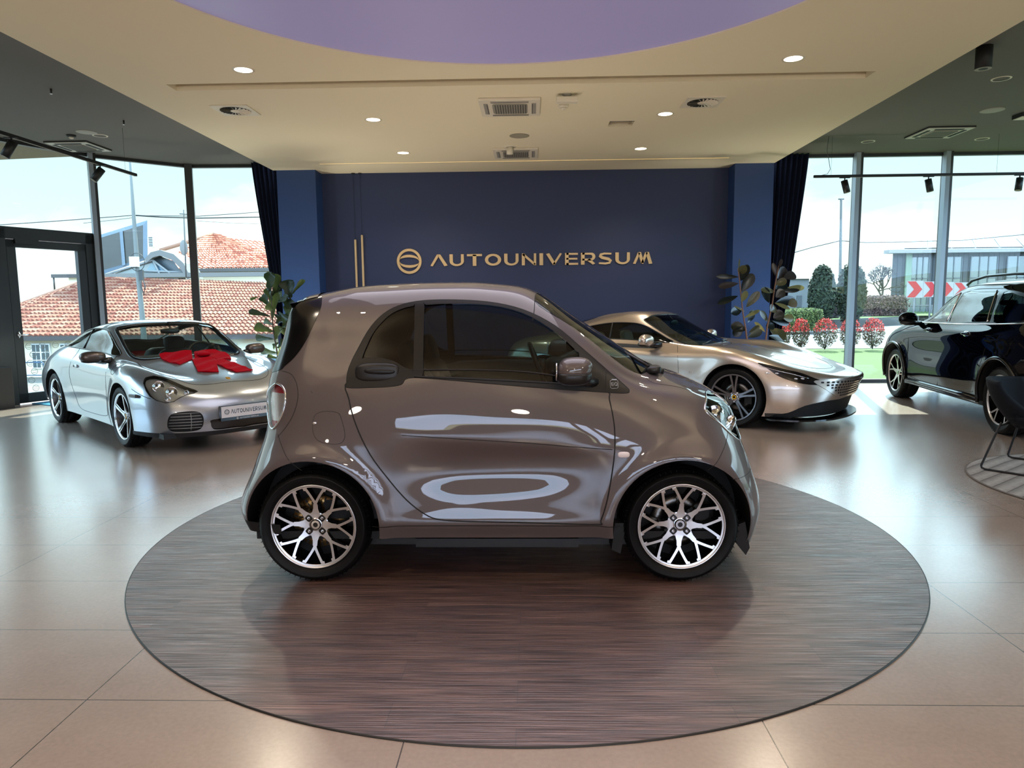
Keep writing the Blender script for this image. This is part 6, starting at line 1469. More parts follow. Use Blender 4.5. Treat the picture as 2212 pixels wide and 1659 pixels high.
for (px, w, yt, Yc, lb) in ((1773, 50, 572, 33, 'dense dark conifer column beside the grey house, nearer the curtain'), (1836, 54, 566, 34, 'dense dark conifer column partly behind the window post')):
    b0 = onY(px, 690, Yc); t0 = onY(px, yt, Yc); hw = w/2*Yc/1519*1.06; h = t0.z-.35
    t = thing('conifer', lb, 'tree', (b0.x, Yc, .4), 0, 'dark conifers beyond the road')
    m = MB(); cz = h*.5
    clump(m, (0, 0, cz*.9), (hw, hw, h*.52), 5200, .09); m.sup((0, 0, cz*.9), (hw*.86, hw*.86, h*.47), (1, 1.0), (16, 12), 1); m.build('foliage', th, t)
    m = MB(); m.tube([(0, 0, -.3), (0, 0, h*.6)], .09, 8); m.build('trunk', mat('bark', (90, 74, 58), .9), t)
# bare tree
Yt = 46; b0 = onY(1905, 690, Yt); t = thing('bare_tree', 'leafless spreading tree in front of the dark hall', 'tree', (b0.x, Yt, 0)); m = MB(); random.seed(11)
def branch(p, d, L_, r_, k):
    q = p+d*L_; m.tube([p, p+d*L_*.5+Vector([random.gauss(0, .04*L_) for _ in range(3)]), q], [r_, r_*.85, r_*.7], 5)
    if k == 0: return
    for i in range(3 if k > 1 else 4):
        e_ = (d+Vector((random.gauss(0, .55), random.gauss(0, .4), random.gauss(.12, .35)))).normalized(); branch(q, e_, L_*random.uniform(.62, .82), r_*.62, k-1)
branch(Vector((0, 0, 0)), Vector((0, 0, 1)), 1.25, .12, 5); m.build('branches', mat('grey bark', (112, 104, 96), .9), t)
# hedges
def hedge(name, x0, x1, yt, yb, Yc, cols, lb, depth=1.0, n=6000, ls=.07):
    a = onY(x0, yb, Yc); b_ = onY(x1, yt, Yc); c = ((a.x+b_.x)/2, Yc, (b_.z+.1)/2); m = MB()
    hx, hz = (b_.x-a.x)/2, (b_.z-.1)/2
    clump(m, (0, 0, c[2]), (hx, depth, hz), n, ls, (0, 1, 2), True); m.sup((0, 0, c[2]), (hx*.97, depth*.93, hz*.97), (.35, .35), (16, 10), 1)
    o = m.build(name, green(name, cols), None, (c[0], Yc, 0)); tag(o, lb, 'hedge'); return o
hedge('red_hedge', 1795, 1938, 641, 700, 41, [(142, 104, 98), (112, 84, 80), (186, 140, 128)], 'long clipped reddish brown hedge beyond the road', 1.1, 9000)
hedge('purple_hedge', 1757, 1800, 650, 704, 38, [(92, 80, 84), (76, 70, 72), (110, 92, 94)], 'small purple brown hedge between the conifers and the reddish hedge', .7, 2500)
hedge('green_hedge', 1686, 1757, 668, 708, 31, [(136, 158, 70), (92, 118, 50), (170, 184, 96)], 'low bright green hedge before the grey house', .9, 3500, .06)
# flowering shrubs on the lawn edge
fs_ = green('photinia', [(150, 150, 96), (120, 104, 70), (176, 120, 96)])+[_mat0('red shoots', (196, 44, 38), .7)]
random.seed(5)
for i, (px, w, lb) in enumerate(((1728, 36, 'red-tipped flowering shrub beside the rubber plant'), (1781, 48, 'red-tipped flowering shrub, second from the rubber plant'), (1834, 42, 'red-tipped flowering shrub half hidden by the window post'), (1884, 44, 'red-tipped flowering shrub close to the black suv'), (1693, 26, 'red-tipped flowering shrub seen through the rubber plant'))):
    b0 = onY(px, 768, 20.2); t = thing('red_shrub', lb, 'shrub', (b0.x, 20.2, 0), 0, 'red-tipped shrubs at the lawn edge'); hw = w/2*20.2/1519*1.1
    hw *= .9; m = MB(); clump(m, (0, 0, .48), (hw, hw, .42), 1300, .028, (0, 1, 2), False, .1); m.build('foliage', fs_, t)
    m = MB()
    for k in range(9): a = random.uniform(0, 6.28); m.tube([(0, 0, 0), (hw*.5*math.cos(a), hw*.5*math.sin(a), .4), (hw*.8*math.cos(a), hw*.8*math.sin(a), .78)], .007, 4)
    m.build('twigs', mat('bark'), t)
# dark hall with solar roof
Yh = 48; P0 = onY(1929, 545, Yh); G0 = onY(1929, 664, Yh)
hall = thing('exhibition_hall', 'long dark hall with glass bays and solar panels on its roof', 'building', (P0.x, Yh, 0)); hz = P0.z; zr = onY(1937, 517, Yh+5).z
m = MB(); m.prism([(0, 0), (30, 0), (30, 10), (5.6, 10)], 0, hz-.1); m.build('wall', mat('dark cladding', (88, 94, 100), .6), hall)
m = MB()
for k in range(90): m.box((k*.33, -.03, 0), (k*.33+.06, 0, hz-.1))
m.build('cladding_ribs', mat('dark rib', (72, 78, 86), .6), hall)
sx = Yh/1519
for i, (a, b_) in enumerate(((38, 74), (93, 142), (160, 215), (235, 300), (330, 420))):
    f = MB(); f.box((a*sx, -.08, .4), (b_*sx, -.04, hz-.35)); w = f.build('window', mat('hall glass', (132, 158, 158), .12, spec=.8), hall)
    f = MB()
    for k in range(4): xx = a*sx+(b_-a)*sx*k/3; f.box((xx-.03, -.12, .4), (xx+.03, -.07, hz-.35))
    f.box((a*sx, -.12, hz*.6), (b_*sx, -.07, hz*.6+.08)); f.build('window_frame', mat('hall frame', (110, 122, 128), .5), w)
m = MB(); m.box((26*sx, -.16, 0), (38*sx, -.05, hz-.1)); m.build('green_pillar', mat('pale green', (186, 214, 178), .6), hall)
m = MB(); m.box((-.6, -.7, hz-.1), (30, 0, hz+.12)); m.build('eaves', mat('white eaves', (236, 228, 226), .8), hall)
m = MB(); m.add([(.2, -.6, hz+.14), (30, -.6, hz+.14), (30, 5, zr), (3.1, 5, zr)], [(0, 1, 2, 3)]); m.build('roof', mat('roof sheet', (190, 200, 204), .8), hall)
for k in range(18):
    m = MB(); a = .5+k*1.55; m.add([(a, -.4, hz+.24), (a+1.5, -.4, hz+.24), (a+4.3, 4.8, zr+.06), (a+2.8, 4.8, zr+.06)], [(0, 1, 2, 3)]); m.build('solar_panel', mat('solar glass', (120, 156, 168), .6), hall)
# small grey house
p0 = onY(1690, 668, 52); p1 = onY(1745, 602, 52); h_ = thing('grey_house', 'small grey house with pale gabled roof behind the conifers', 'building', (p0.x-3, 52, 0))
m = MB(); m.box((0, 0, 0), (p1.x-p0.x+3.1, 6, p1.z)); m.build('wall', mat('house grey', (176, 178, 180), .8), h_)
zg = onY(1722, 590, 52).z; m = MB(); m.add([(-.5, -.3, p1.z), (p1.x-p0.x+3.5, -.3, p1.z), (p1.x-p0.x+2.2, 2.5, zg+.35), (-.5, 2.5, zg+.8)], [(0, 1, 2, 3)]); m.build('roof', mat('pale roof', (216, 220, 224), .7), h_)
q = onY(1726, 652, 51.9); m = MB(); m.box((q.x-(p0.x-3)-.15, -.05, q.z-.4), (q.x-(p0.x-3)+.22, 0, q.z+.45)); m.build('window', mat('house window', (96, 104, 112), .3), h_)
# chevron signs
M_cw = mat('sign white', (240, 236, 230), .5); M_cr = _mat0('sign red', (150, 6, 14), .6)
for px, lb in ((1976, 'red and white chevron road sign, nearest the bare tree'), (2011, 'red and white chevron road sign beside the second window post'), (2044, 'red and white chevron road sign seen past the second window post'), (2075, 'red and white chevron road sign just above the suv roof line')):
    Yc = 30+(px-1976)*.07; c = onY(px, 625, Yc); s_ = .33*(30/30); t = thing('chevron_sign', lb, 'road sign', (c.x, Yc, 0), -.35, 'red and white chevron signs')
    m = MB(); m.box((-.30, -.02, c.z-.35), (.30, 0, c.z+.35)); m.build('board', M_cw, t)
    T = Matrix(((1,0,0,0),(0,0,-1,-.021),(0,1,0,c.z),(0,0,0,1))); m = MB()
    m.prism([(-.28, .33), (.02, .33), (.27, 0), (-.03, 0)], 0, .008, T); m.prism([(.27, 0), (.02, -.33), (-.28, -.33), (-.03, 0)], 0, .008, T); m.build('chevron', M_cr, t)
    m = MB(); m.tube([(0, .02, 0), (0, .02, c.z)], .04, 8); m.build('post', mat('galvanised', (160, 164, 166), .5), t)
f = thing('mesh_fence', 'pale wire mesh fence in front of the dark hall', 'fence', (onY(1940, 690, 44).x, 44, .0)); m = MB()
for k in range(12): m.tube([(k*2.0, 0, 0), (k*2.0, 0, 1.0)], .04, 6)
m.build('posts', mat('galvanised'), f); m = MB()
for z in (.05, .98): m.tube([(0, 0, z), (22, 0, z)], .03, 5)
for k in range(110): m.tube([(k*.2, 0, .05), (k*.2+.2, 0, .98)], .010, 3, caps=False); m.tube([(k*.2+.2, 0, .05), (k*.2, 0, .98)], .010, 3, caps=False)
m.build('wire_mesh', mat('galvanised'), f)
# street lamp pole + wires
t = thing('street_pole', 'slim grey street pole beyond the road with wires', 'pole', (onY(1814, 690, 40).x, 40, 0)); a = onY(1817, 430, 40); m = MB(); m.tube([(0, 0, 0), (a.x-t.location.x, 0, a.z)], [.10, .06], 8); m.tube([(a.x-t.location.x-.15, 0, a.z), (a.x-t.location.x+.15, 0, a.z)], .04, 6); m.build('mast', mat('pole grey', (150, 150, 146), .7), t)
def wire(pts, Y, r_, name='overhead_wire', lb='', grp=None):
    P = [onY(x, y, Y_) for (x, y), Y_ in zip(pts, Y)]; m = MB(); m.tube(P, r_, 4); o = m.build(name, mat('wire dark', (70, 74, 78), .7)); tag(o, lb, 'wire', grp)
wire([(1690, 553), (1752, 535), (1815, 520)], (38, 39, 40), .022, lb='overhead wire rising from behind the curtain to the grey street pole')
wire([(1815, 520), (1870, 524), (1935, 523), (2080, 519), (2230, 505)], (40, 42, 44, 46, 47), .022, lb='overhead wire from the grey street pole across the dark hall roof')

# ---- left outside: tiled roofs
M_tile = [mat('roof tile %d' % i, c, .85) for i, c in enumerate([(244, 158, 124), (252, 186, 152), (216, 120, 92), (248, 172, 134)])]
def tile_roof(name, e0, e1, t1, t0, parent, tw=.23, tl=.42, mats=None):
    """eave e0-e1, top t0-t1; pantile relief"""
    e0, e1, t0, t1 = map(Vector, (e0, e1, t0, t1)); Lw = (e1-e0).length; Ls = ((t0-e0).length+(t1-e1).length)/2; n = ((e1-e0).cross(t1-e1)).normalized()
    if n.z < 0: n = -n
    nu = int(Lw/tw)*5; nv = int(Ls/tl); mb = MB()
    for r_ in range(nv):
        vs = []
        for e in (0, 1):
            v = (r_+e*1.0)/nv
            for i in range(nu+1):
                u = i/nu; p = (e0.lerp(e1, u)).lerp(t0.lerp(t1, u), v); ph = u*Lw/tw*2*PI; h = .045*math.sin(ph)+.02*math.sin(2*ph+.6)
                vs.append(p+n*(h+(.065 if e == 0 else .0)))
        o = len(mb.v); mb.v += [tuple(v) for v in vs]
        for i in range(nu):
            mb.f.append([o+i, o+i+1, o+nu+2+i, o+nu+1+i]); mb.mi.append(((i//5)*7+r_*3+(i//5*r_) % 5) % 4); mb.sm.append(False)
        if r_ >= 0:   # front lip of each course
            o2 = len(mb.v); mb.v += [tuple(Vector(v)-n*.075) for v in vs[:nu+1]]
            for i in range(nu): mb.f.append([o2+i, o2+i+1, o+i+1, o+i]); mb.mi.append(2); mb.sm.append(False)
    return mb.build(name, mats or M_tile, parent)
Ye, Yt_ = 31, 38
hs = thing('tiled_house', 'low cream house with a wide red pantile roof, close beyond the glass', 'building', (0, 0, 0))
e0 = onY(-60, 735, Ye); e1 = onY(640, 712, Ye); t1 = onY(640, 612, Yt_); t0 = onY(214, 598, Yt_)
e0.z = e1.z = (e0.z+e1.z)/2
tile_roof('roof', (t0.x-2.5, Ye, e0.z), e1, t1, t0, hs)
tile_roof('hip_roof', (e0.x-4, Ye, e0.z), (t0.x-2.5, Ye, e0.z), t0, onY(20, 672, Yt_-2.), hs)
m = MB(); m.tube([(t0.x+.05, t0.y, t0.z+.05), tuple(onY(20, 668, Yt_-2.))], .14, 8); m.build('hip_ridge', M_tile[1], hs)
m = MB(); m.box((e0.x-6, Ye-.1, e0.z-.22), (e1.x+4, Ye+.15, e0.z-.02)); m.build('gutter', mat('gutter brown', (96, 82, 76), .5), hs)
m = MB(); m.box((e0.x-6, Ye+.6, -3), (e1.x+4, Ye+6, e0.z-.1)); m.build('wall', _mat0('cream wall', (206, 194, 166), .8), hs)
for px in (78, 98, 140, 168, 345, 372, 470, 500):
    a = onY(px, 742, Ye+.55); f_ = MB(); f_.box((a.x-.22, Ye+.5, a.z-1.15), (a.x+.22, Ye+.6, a.z)); w = f_.build('window', _mat0('window white', (214, 216, 212), .6), hs)
    f_ = MB()
    for i in range(2):
        for j in range(3): f_.box((a.x-.18+.19*i, Ye+.49, a.z-1.1+.36*j), (a.x-.02+.19*i, Ye+.5, a.z-.78+.36*j))
    f_.build('pane', mat('window dark pane', (120, 134, 132), .3), w)
M_t2 = [_mat0('upper roof tile %d' % i, c, .85) for i, c in enumerate([(208, 138, 108), (226, 164, 134), (160, 92, 70), (216, 150, 118)])]
h2 = thing('tiled_house', 'higher cream house with pyramid red pantile roof behind the long roof', 'building', (0, 0, 0)); Y2, Y3 = 44, 50
e0 = onY(330, 583, Y2); e1 = onY(655, 577, Y2); e0.z = e1.z; ap = onY(461, 506, Y3); t1 = onY(640, 556, Y3)
tile_roof('roof', e0, e1, (ap.x+.3, Y3, ap.z), (ap.x-.3, Y3, ap.z), h2, .29, .5, M_t2)
tile_roof('roof', (e1.x-.2, Y2, e1.z), (e1.x+9, Y3-.5, e1.z), (ap.x+8, Y3, e1.z+.6), (ap.x+.3, Y3, ap.z), h2) if False else None
m = MB(); m.tube([(ap.x, Y3, ap.z), tuple(onY(640, 562, Y3-1))], .14, 6); m.tube([(ap.x, Y3, ap.z), tuple(onY(345, 541, Y3-2))], .14, 6); m.build('roof_ridge', M_tile[1], h2)
tile_roof('roof_wing', (ap.x+2, Y2+.1, e1.z+.02), (e1.x+6, Y2+.1, e1.z+.02), (e1.x+6, Y3, onY(655, 560, Y3).z), (ap.x+.3, Y3, ap.z-.1), h2, .29, .5, M_t2)
m = MB(); m.box((e0.x+.3, Y2+.7, 0), (e1.x+5, Y3, e1.z)); m.build('wall', mat('cream wall'), h2)
m = MB(); m.box((e0.x, Y2-.1, e1.z-.22), (e1.x+5, Y2+.7, e1.z-.03)); m.build('gutter', mat('gutter grey', (130, 124, 120), .6), h2)
h3 = thing('tiled_house', 'distant house corner with flat red roof edge seen through the door', 'building', (0, 0, 0)); a = onY(112, 592, 46); b_ = onY(215, 572, 46)
m = MB(); m.add([a, b_, (b_.x, 50, b_.z+.8), (a.x+1.2, 50, a.z+.9)], [(0, 1, 2, 3)]); m.box((a.x, 45.9, a.z-.25), (b_.x, 46.1, a.z-.02), 1); m.build('roof', [M_tile[0], mat('gutter brown')], h3)
m = MB(); m.box((a.x+.9, 46.3, 0), (b_.x+3, 50, a.z-.2)); m.build('wall', mat('cream wall'), h3); m = MB(); m.tube([(a.x+.1, 46, a.z-.1), (a.x+.1, 46, a.z-1.1)], .05, 6); m.build('downpipe', mat('gutter brown'), h3)
# glass screen and glazed roof light
gs = thing('glass_screen', 'large slanted dark glass screen in pale blue frame on the tiled house', 'glass screen', (0, 0, 0)); Yg = 38.4
C4 = [onY(207, 510, Yg), onY(318, 476, Yg), onY(319, 560, Yg), onY(212, 596, Yg)]
I4 = [onY(219, 513, Yg-.05), onY(309, 486, Yg-.05), onY(309, 558, Yg-.05), onY(221, 584, Yg-.05)]
m = MB(); m.add(C4+I4, [(0, 1, 5, 4), (1, 2, 6, 5), (2, 3, 7, 6), (3, 0, 4, 7)]); m.build('frame', mat('pale blue frame', (166, 190, 210), .5), gs)
m = MB(); m.add(I4, [(0, 1, 2, 3)]); m.build('glass', mat('dark screen glass', (92, 90, 78), .35, noise_amt=.3, noise_scale=2), gs)
a, b_ = onY(262, 499, Yg-.1), onY(268, 572, Yg-.1); m = MB(); m.add([onY(258, 500, Yg-.1), onY(265, 498, Yg-.1), onY(271, 572, Yg-.1), onY(264, 574, Yg-.1)], [(0, 1, 2, 3)]); m.build('frame_bar', mat('pale blue frame'), gs)
m = MB(); m.add([onY(311, 480, Yg+.3), onY(318, 477, Yg+.3), onY(319, 548, Yg+.3), onY(312, 550, Yg+.3)], [(0, 1, 2, 3)]); m.build('side_post', mat('grey concrete', (160, 160, 158), .8), gs)
rl = thing('roof_light', 'glazed pyramid roof light with grey arched hood on the tiled house', 'roof light', (0, 0, 0)); Yr = 38.6
arc_ = [(312, 560), (325, 545), (345, 540), (375, 549), (396, 568), (412, 600), (405, 604), (388, 578), (372, 562), (345, 552), (330, 556), (316, 568)]
m = MB(); P = [onY(x, y, Yr-.3) for x, y in arc_]; 
for i in range(5): m.add([P[i], P[i+1], P[10-i], P[11-i]], [(0, 1, 2, 3)]); m.add([P[i], P[i+1], P[i+1]+Vector((0, 1.5, 0)), P[i]+Vector((0, 1.5, 0))], [(0, 1, 2, 3)])
m.build('arched_hood', mat('hood grey', (176, 172, 166), .6), rl)
m = MB(); m.add([onY(x, y, Yr+.3) for x, y in ((316, 566), (345, 553), (375, 564), (404, 606), (316, 606))], [(0, 1, 2, 3, 4)]); m.build('back_glass', mat('roof light glass', (126, 140, 150), .3), rl)
for tri, c in ((((330, 562), (305, 606), (352, 608)), (176, 214, 226)), (((330, 562), (352, 608), (392, 610)), (140, 190, 220)), (((232, 596), (330, 562), (305, 606)), (206, 216, 210))):
    m = MB(); m.add([onY(x, y, Yr) for x, y in tri], [(0, 1, 2)]); m.build('glass_pane', mat('roof pane %d' % c[0], c, .2), rl)
m = MB()
for l_ in (((215, 598), (330, 562)), ((330, 562), (396, 612)), ((330, 562), (355, 612)), ((215, 604), (300, 608)), ((300, 608), (412, 612)), ((305, 585), (396, 588)), ((300, 597), (400, 599))): m.tube([onY(*q, Yr-.1) for q in l_], .06, 5)
m.build('glazing_bars', mat('bar white', (220, 222, 220), .5), rl)
m = MB(); m.box((onY(215, 600, Yr).x, Yr-.4, t0.z-.05), (e1.x, Yr, t0.z+.18)); m.build('flat_edge', mat('hood grey'), rl)
# concrete pole with junction box, wires, mast and dish
pl = thing('utility_pole', 'tall pale concrete utility pole before the tiled roof', 'pole', (0, 0, 0)); Yp = 24
m = MB(); P = [onY(281, 335, Yp), onY(289, 470, Yp), onY(297, 580, Yp), onY(308, 690, Yp), onY(318, 830, Yp)]; m.tube(P, [.045, .06, .075, .09, .10], 10); m.build('mast', mat('concrete pale', (188, 192, 188), .8), pl)
c = onY(296, 566, Yp); m = MB(); m.box((c.x-.13, Yp-.25, c.z-.17), (c.x+.13, Yp-.08, c.z+.17)); m.build('junction_box', _mat0('box white', (190, 192, 190), .5), pl)
c = onY(309, 606, Yp); m = MB(); m.tube([c+Vector((.02, -.1, .2)), c+Vector((.12, -.1, -.2)), c+Vector((.05, -.1, -.5)), c+Vector((-.02, -.1, -.2))], .02, 6, closed=True); m.box((c.x-.02, Yp-.2, c.z), (c.x+.10, Yp-.1, c.z+.35)); m.build('cable_coil', mat('cable dark', (88, 90, 92), .6), pl)
c = onY(296, 566, Yp-.2); m = MB(); m.tube([c+Vector((.26*math.cos(a), 0, .30*math.sin(a))) for a in [2*PI*k/20 for k in range(20)]], .012, 5, closed=True); m.build('cable_loop', mat('cable dark'), pl)
wire([(-20, 487), (130, 477), (289, 465)], (24, 24, 24), .013, lb='overhead wire running from the pole across the door bay')
wire([(289, 465), (350, 469), (430, 471), (500, 470), (600, 468)], (24, 25, 26, 27, 28), .022, lb='thick overhead wire running from the pole to the curtain')
wire([(289, 466), (430, 467), (520, 461), (600, 455)], (24, 26, 27, 28), .012, lb='thin overhead wire above the thick one, rising to the curtain')
wire([(180, 482), (240, 476), (289, 470)], (24, 24, 24), .008, lb='thin sagging wire below the main wire, by the pole')
wire([(425, 477), (500, 482), (600, 485)], (27, 28, 29), .006, lb='faint lowest wire near the curtain')
md = thing('antenna_mast', 'thin antenna mast with grey satellite dish on the tiled house', 'antenna', (0, 0, 0)); m = MB(); m.tube([onY(397, 453, 38), onY(402, 600, 38)], .035, 6); m.tube([onY(388, 462, 38), onY(404, 463, 38)], .03, 5); m.build('mast', mat('pole grey'), md)
c = onY(397, 535, 38.3); m = MB(); m.sup(c, (.22, .06, .42), (1, 1), (18, 10)); m.build('dish', mat('dish grey', (196, 192, 186), .6), md)
ac = onY(325, 522, 43); t = thing('outdoor_unit', 'white outdoor air conditioner unit beside the glass screen', 'air conditioner', (ac.x, 43, 0)); m = MB(); m.box((-.13, 0, ac.z-.35), (.16, .4, ac.z+.35)); m.build('case', mat('box white'), t)
m = MB()
for k in range(6): m.box((-.10, -.02, ac.z-.28+k*.1), (.13, 0, ac.z-.23+k*.1))
m.build('fan_grille', mat('cable dark'), t)
# blue railing outside the door
rg = thing('blue_railing', 'blue tubular railing outside the glazed door', 'railing', (0, 0, 0)); Yq = 24
for px in (0, 52, 103):
    m = MB(); a = onY(px, 783, Yq); b_ = onY(px+42, 783, Yq); m.tube([(a.x, Yq, -1.8), (a.x, Yq, a.z-.05), (a.x+.05, Yq, a.z), (b_.x-.05, Yq, a.z), (b_.x, Yq, a.z-.05), (b_.x, Yq, -1.8)], .022, 8); m.tube([(a.x, Yq, a.z-.45), (b_.x, Yq, a.z-.45)], .018, 8); m.build('rail_frame', mat('railing blue', (70, 126, 178), .5), rg)
# soffit of the canopy outside the door bay
s0 = onZ(-40, 347, 3.86); s1 = onZ(186, 337, 3.86)
m = MB(); m.prism([(-8.4, 8.0), (-7.2, 10.8), (-6.6, 11.55), (s1.x, s1.y), (s0.x, s0.y), (s0.x-3, s0.y-2)], 3.86, 4.2); m.build('canopy', mat('beige soffit', (206, 186, 148), .8)); struct(bpy.data.objects['canopy'])
# cars outside seen past the plant
oc = onY(598, 742, 27); t = thing('parked_car', 'white car parked outside behind the broad-leaved plant', 'car', (oc.x, 27, -1.8), 0); m = MB()
m.sup((0, 0, .55), (2.0, .8, .38), (.5, .5), (24, 12)); m.build('body_shell', mat('parked white', (236, 240, 244), .25, coat=1.), t); m = MB(); m.sup((-.1, 0, .95), (1.15, .68, .36), (.6, .6), (24, 12)); m.build('greenhouse', mat('parked glass', (120, 150, 160), .1), t)
m = MB(); m.sup((-.1, 0, 1.24), (.8, .58, .06), (.6, .6), (20, 8)); m.build('roof', mat('parked white'), t)
for x in (-1.25, 1.25):
    m = MB(); m.lathe([(.0, -.12), (.2, -.12), (.33, -.10), (.33, .08), (0, .08)], 24, 0, 'y', (x, -.72, .33)); m.build('wheel', M_rub, t)
# hillside behind the camera side of the building
mb = MB()
def hillf(u, v):
    x = -220+440*u; y = -60-120*v; return (x, y, -1+ (8+3*math.sin(u*9)+1.5*math.sin(u*23+1)+.8*math.sin(u*61))*v)
mb.grid(hillf, 120, 12); o = struct(mb.build('hill', _mat0('hillside scrub', (190, 180, 130), .95, noise_amt=.8, noise_scale=.10)))
quad_obj('rear_road', [(-120, -30, -.02), (120, -30, -.02), (120, -24, -.02), (-120, -24, -.02)], _mat0('pale road', (225, 222, 215), .8))

mat = _mat0
# ---------------------------------------------------------------- light
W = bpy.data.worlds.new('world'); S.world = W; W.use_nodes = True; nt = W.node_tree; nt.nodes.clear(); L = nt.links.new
tc = nt.nodes.new('ShaderNodeTexCoord'); sp = nt.nodes.new('ShaderNodeSeparateXYZ'); L(tc.outputs['Generated'], sp.inputs[0])
r = nt.nodes.new('ShaderNodeValToRGB'); e = r.color_ramp.elements
e[0].position = 0.0; e[0].color = (.12, .12, .10, 1); e[1].position = 1.; e[1].color = (1.6, 2.6, 4.2, 1)
for p, c in ((.49, (.20, .21, .18, 1)), (.505, (1.25, 1.27, 1.27, 1)), (.56, (.95, 1.12, 1.16, 1)), (.602, (.86, 1.08, 1.18, 1)), (.62, (2.9, 3.5, 3.9, 1)), (.67, (4.4, 5.4, 6.2, 1)), (.80, (3.6, 4.8, 6.2, 1))):
    q = e.new(p); q.color = c
mr = nt.nodes.new('ShaderNodeMapRange'); mr.inputs['From Min'].default_value = -1; mr.inputs['From Max'].default_value = 1; L(sp.outputs[2], mr.inputs['Value']); L(mr.outputs[0], r.inputs[0])
n = nt.nodes.new('ShaderNodeTexNoise'); n.inputs['Scale'].default_value = 2.6; n.inputs['Detail'].default_value = 6; n.inputs['Roughness'].default_value = .55
mp = nt.nodes.new('ShaderNodeMapping'); mp.inputs['Scale'].default_value = (1, 1, 2.6); L(tc.outputs['Generated'], mp.inputs['Vector']); L(mp.outputs[0], n.inputs['Vector'])
cr = nt.nodes.new('ShaderNodeMapRange'); cr.inputs['From Min'].default_value = .50; cr.inputs['From Max'].default_value = .62; L(n.outputs['Fac'], cr.inputs['Value'])
mx = nt.nodes.new('ShaderNodeMix'); mx.data_type = 'RGBA'; mx.inputs[7].default_value = (1.5, 1.5, 1.5, 1); L(cr.outputs[0], mx.inputs[0]); L(r.outputs[0], mx.inputs[6])
gt = nt.nodes.new('ShaderNodeMath'); gt.operation = 'GREATER_THAN'; gt.inputs[1].default_value = 0.0; L(sp.outputs[2], gt.inputs[0])
mm = nt.nodes.new('ShaderNodeMath'); mm.operation = 'MULTIPLY'; L(cr.outputs[0], mm.inputs[0]); L(gt.outputs[0], mm.inputs[1]); L(mm.outputs[0], mx.inputs[0])
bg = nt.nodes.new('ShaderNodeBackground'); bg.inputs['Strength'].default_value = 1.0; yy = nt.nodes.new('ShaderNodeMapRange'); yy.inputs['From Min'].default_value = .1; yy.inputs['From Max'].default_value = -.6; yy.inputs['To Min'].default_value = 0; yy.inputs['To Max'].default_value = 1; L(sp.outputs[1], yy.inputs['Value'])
m2 = nt.nodes.new('ShaderNodeMix'); m2.data_type = 'RGBA'; m2.blend_type = 'MULTIPLY'; m2.inputs[7].default_value = (4.2, 4.9, 6.6, 1)  # sky behind the camera brightened, added to lift reflections and room light
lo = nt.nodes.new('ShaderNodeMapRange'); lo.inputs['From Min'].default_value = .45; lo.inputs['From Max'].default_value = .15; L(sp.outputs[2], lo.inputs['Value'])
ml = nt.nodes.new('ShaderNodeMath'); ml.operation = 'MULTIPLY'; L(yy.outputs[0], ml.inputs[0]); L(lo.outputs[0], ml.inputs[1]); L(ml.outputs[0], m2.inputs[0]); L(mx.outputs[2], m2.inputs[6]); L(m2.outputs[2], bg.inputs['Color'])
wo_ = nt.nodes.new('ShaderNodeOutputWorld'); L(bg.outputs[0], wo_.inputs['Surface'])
def sun(name, rot, st, col, ang):
    l = bpy.data.lights.new(name, 'SUN'); l.energy = st; l.color = col; l.angle = math.radians(ang); o = bpy.data.objects.new(name, l); COL.objects.link(o); o.rotation_euler = rot; return o
def area(name, loc, rot, sx, sy, en, col=(1, 1, 1), spread=180):
    l = bpy.data.lights.new(name, 'AREA'); l.shape = 'RECTANGLE'; l.size = sx; l.size_y = sy; l.energy = en; l.color = col; l.spread = math.radians(spread)
    o = bpy.data.objects.new(name, l); COL.objects.link(o); o.location = loc; o.rotation_euler = rot; return o
def spot(name, loc, rot, en, col=(1, .86, .68), size=1.9, blend=.8, rad=.05):
    l = bpy.data.lights.new(name, 'SPOT'); l.energy = en; l.color = col; l.spot_size = size; l.spot_blend = blend; l.shadow_soft_size = rad
    o = bpy.data.objects.new(name, l); COL.objects.link(o); o.location = loc; o.rotation_euler = rot; return o
# sun behind the building, slightly from the garden side
d = Vector((-.314, -1., -1.09)).normalized(); sun('sun', d.to_track_quat('-Z', 'Y').to_euler(), 13., (1, .94, .82), .5)
# window portals guide the sky light indoors
for nm, c, rz, sx in (('portal', (6.45, YR+.1, ZD/2), 0, 5.2), ('portal', (-5, 12.3, ZD/2), 0, 1.9), ('portal', (-6.45, 11.8, ZD/2), math.atan2(.94, 1.08), 1.5), ('portal', (-7.35, 10.6, ZD/2), aD, 1.6), ('portal', (9.08, 7.3, ZD/2), -PI/2, 9.6)):
    o = area(nm, c, (PI/2, 0, rz), sx, ZD, 1.); o.data.cycles.is_portal = True
    o.rotation_euler = (-PI/2, 0, rz) if False else (PI/2, 0, rz+0)
o = area('portal', (1., -8.15, 1.72), (-PI/2, 0, 0), 8.4, 1.95, 1.); o.data.cycles.is_portal = True
o = area('portal', (-8.9, 6.9, ZD/2), (PI/2, 0, math.atan2(5.4, 1.85)), 5.8, ZD, 1.); o.data.cycles.is_portal = True
S.view_settings.view_transform = 'Standard'; S.view_settings.look = 'None'; S.view_settings.exposure = 0.22
S.cycles.use_denoising = True
S.cycles.max_bounces = 7; S.cycles.transparent_max_bounces = 20; S.cycles.diffuse_bounces = 3; S.cycles.glossy_bounces = 3
S.cycles.use_adaptive_sampling = True; S.cycles.adaptive_threshold = .03
S.cycles.sample_clamp_indirect = 6.0; S.cycles.caustics_reflective = False; S.cycles.caustics_refractive = False
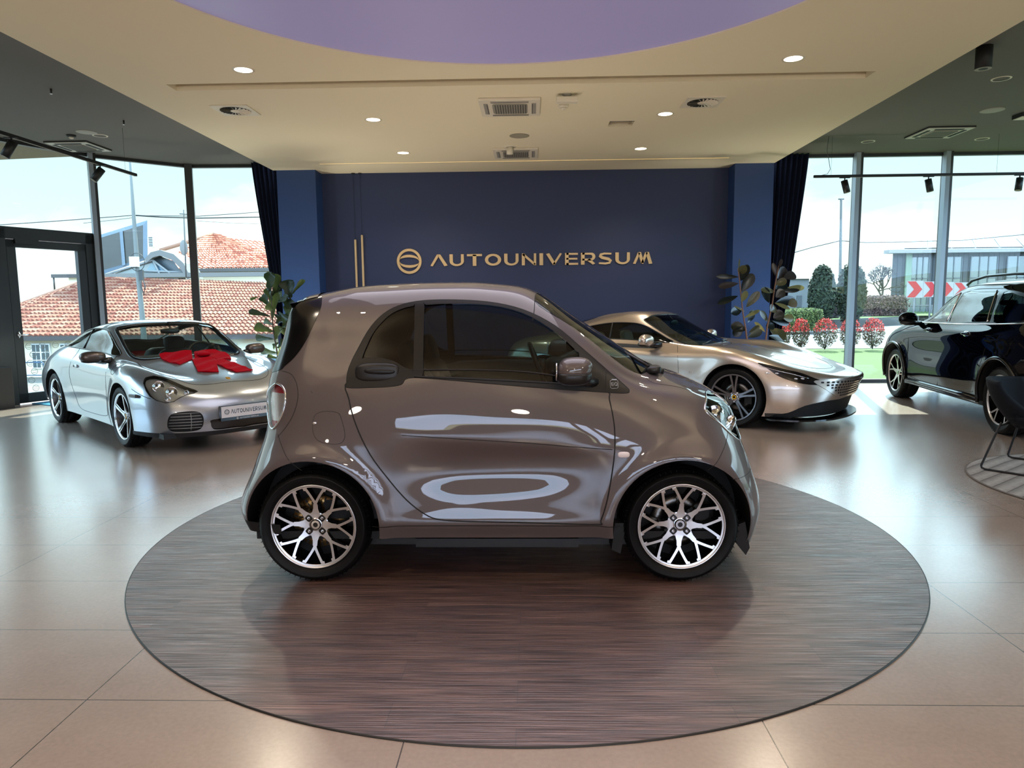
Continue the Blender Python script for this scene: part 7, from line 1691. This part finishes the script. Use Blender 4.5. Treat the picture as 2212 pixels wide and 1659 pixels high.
def fill_point(loc, en, col=(1, .87, .72), rad=.18):
    l = bpy.data.lights.new('fill lamp', 'POINT'); l.energy = en; l.color = col; l.shadow_soft_size = rad
    o = bpy.data.objects.new('fill_lamp', l); COL.objects.link(o); o.location = loc; return o
for x, y, z, en in ((-3.2, -2.2, 2.3, 45), (3.2, -2.2, 2.3, 45), (0, -5, 2.5, 75)): fill_point((x, y, z), en)  # unseen fill lamps added behind the camera, no fixtures there
for x, y in ((-2.64, 6.70), (2.364, 6.68), (-1.848, 8.53), (1.563, 8.50), (-1.832, 10.39), (1.565, 10.36), (-2.6, 1.5), (2.4, 1.5)):
    spot('downlight lamp', (x, y, ZW-.03), (0, 0, 0), 90, size=2.4)
for x in (-3.6, 0, 3.6):
    for y in (-5.5, -3, -.6): spot('front fill downlight', (x, y, ZW-.03), (0, 0, 0), 330, col=(1, .84, .70), size=1.65)  # unseen, added to brighten the front floor and its bounce
for (x, y, z), dv, en in (((-3.4, -.8, 2.0), (.15, .75, .66), 330), ((3.4, -.8, 2.0), (-.15, .75, .66), 330), ((-2, -3.5, 2.0), (0, .2, 1), 200), ((2, -3.5, 2.0), (0, .2, 1), 200), ((-6.4, 1.5, 2.2), (0, .75, .6), 130), ((6.2, 1.5, 2.2), (0, .75, .6), 130)):
    spot('ceiling fill', (x, y, z), Vector(dv).to_track_quat('-Z', 'Y').to_euler(), en, col=(1, .88, .74), size=1.9, blend=1., rad=.12)  # added fill spots out of view, only there to brighten the ceiling
for x, y, en in ((-1.2, 6.7, 50), (.9, 6.7, 50), (-1.4, 9.8, 85), (.6, 9.8, 85)): spot('hidden floor fill', (x, y, .25), (PI, 0, 0), en, col=(1, .90, .74), size=2.5, blend=1., rad=.06)  # added fill hidden behind the cars, lifts the ceiling without any fixture
for x, y in ((-3.9, 10.9), (3.6, 11.0)): spot('corner fill', (x, y, .4), (PI, 0, 0), 130, col=(1, .96, .78), size=1.9, blend=1., rad=.06)  # added fill near the pillars, brightens the far ceiling corners
area('field glow', (CC[0], CC[1], ZW-.02), (0, 0, 0), 3.4, 3.4, 70, (.96, .92, 1.))
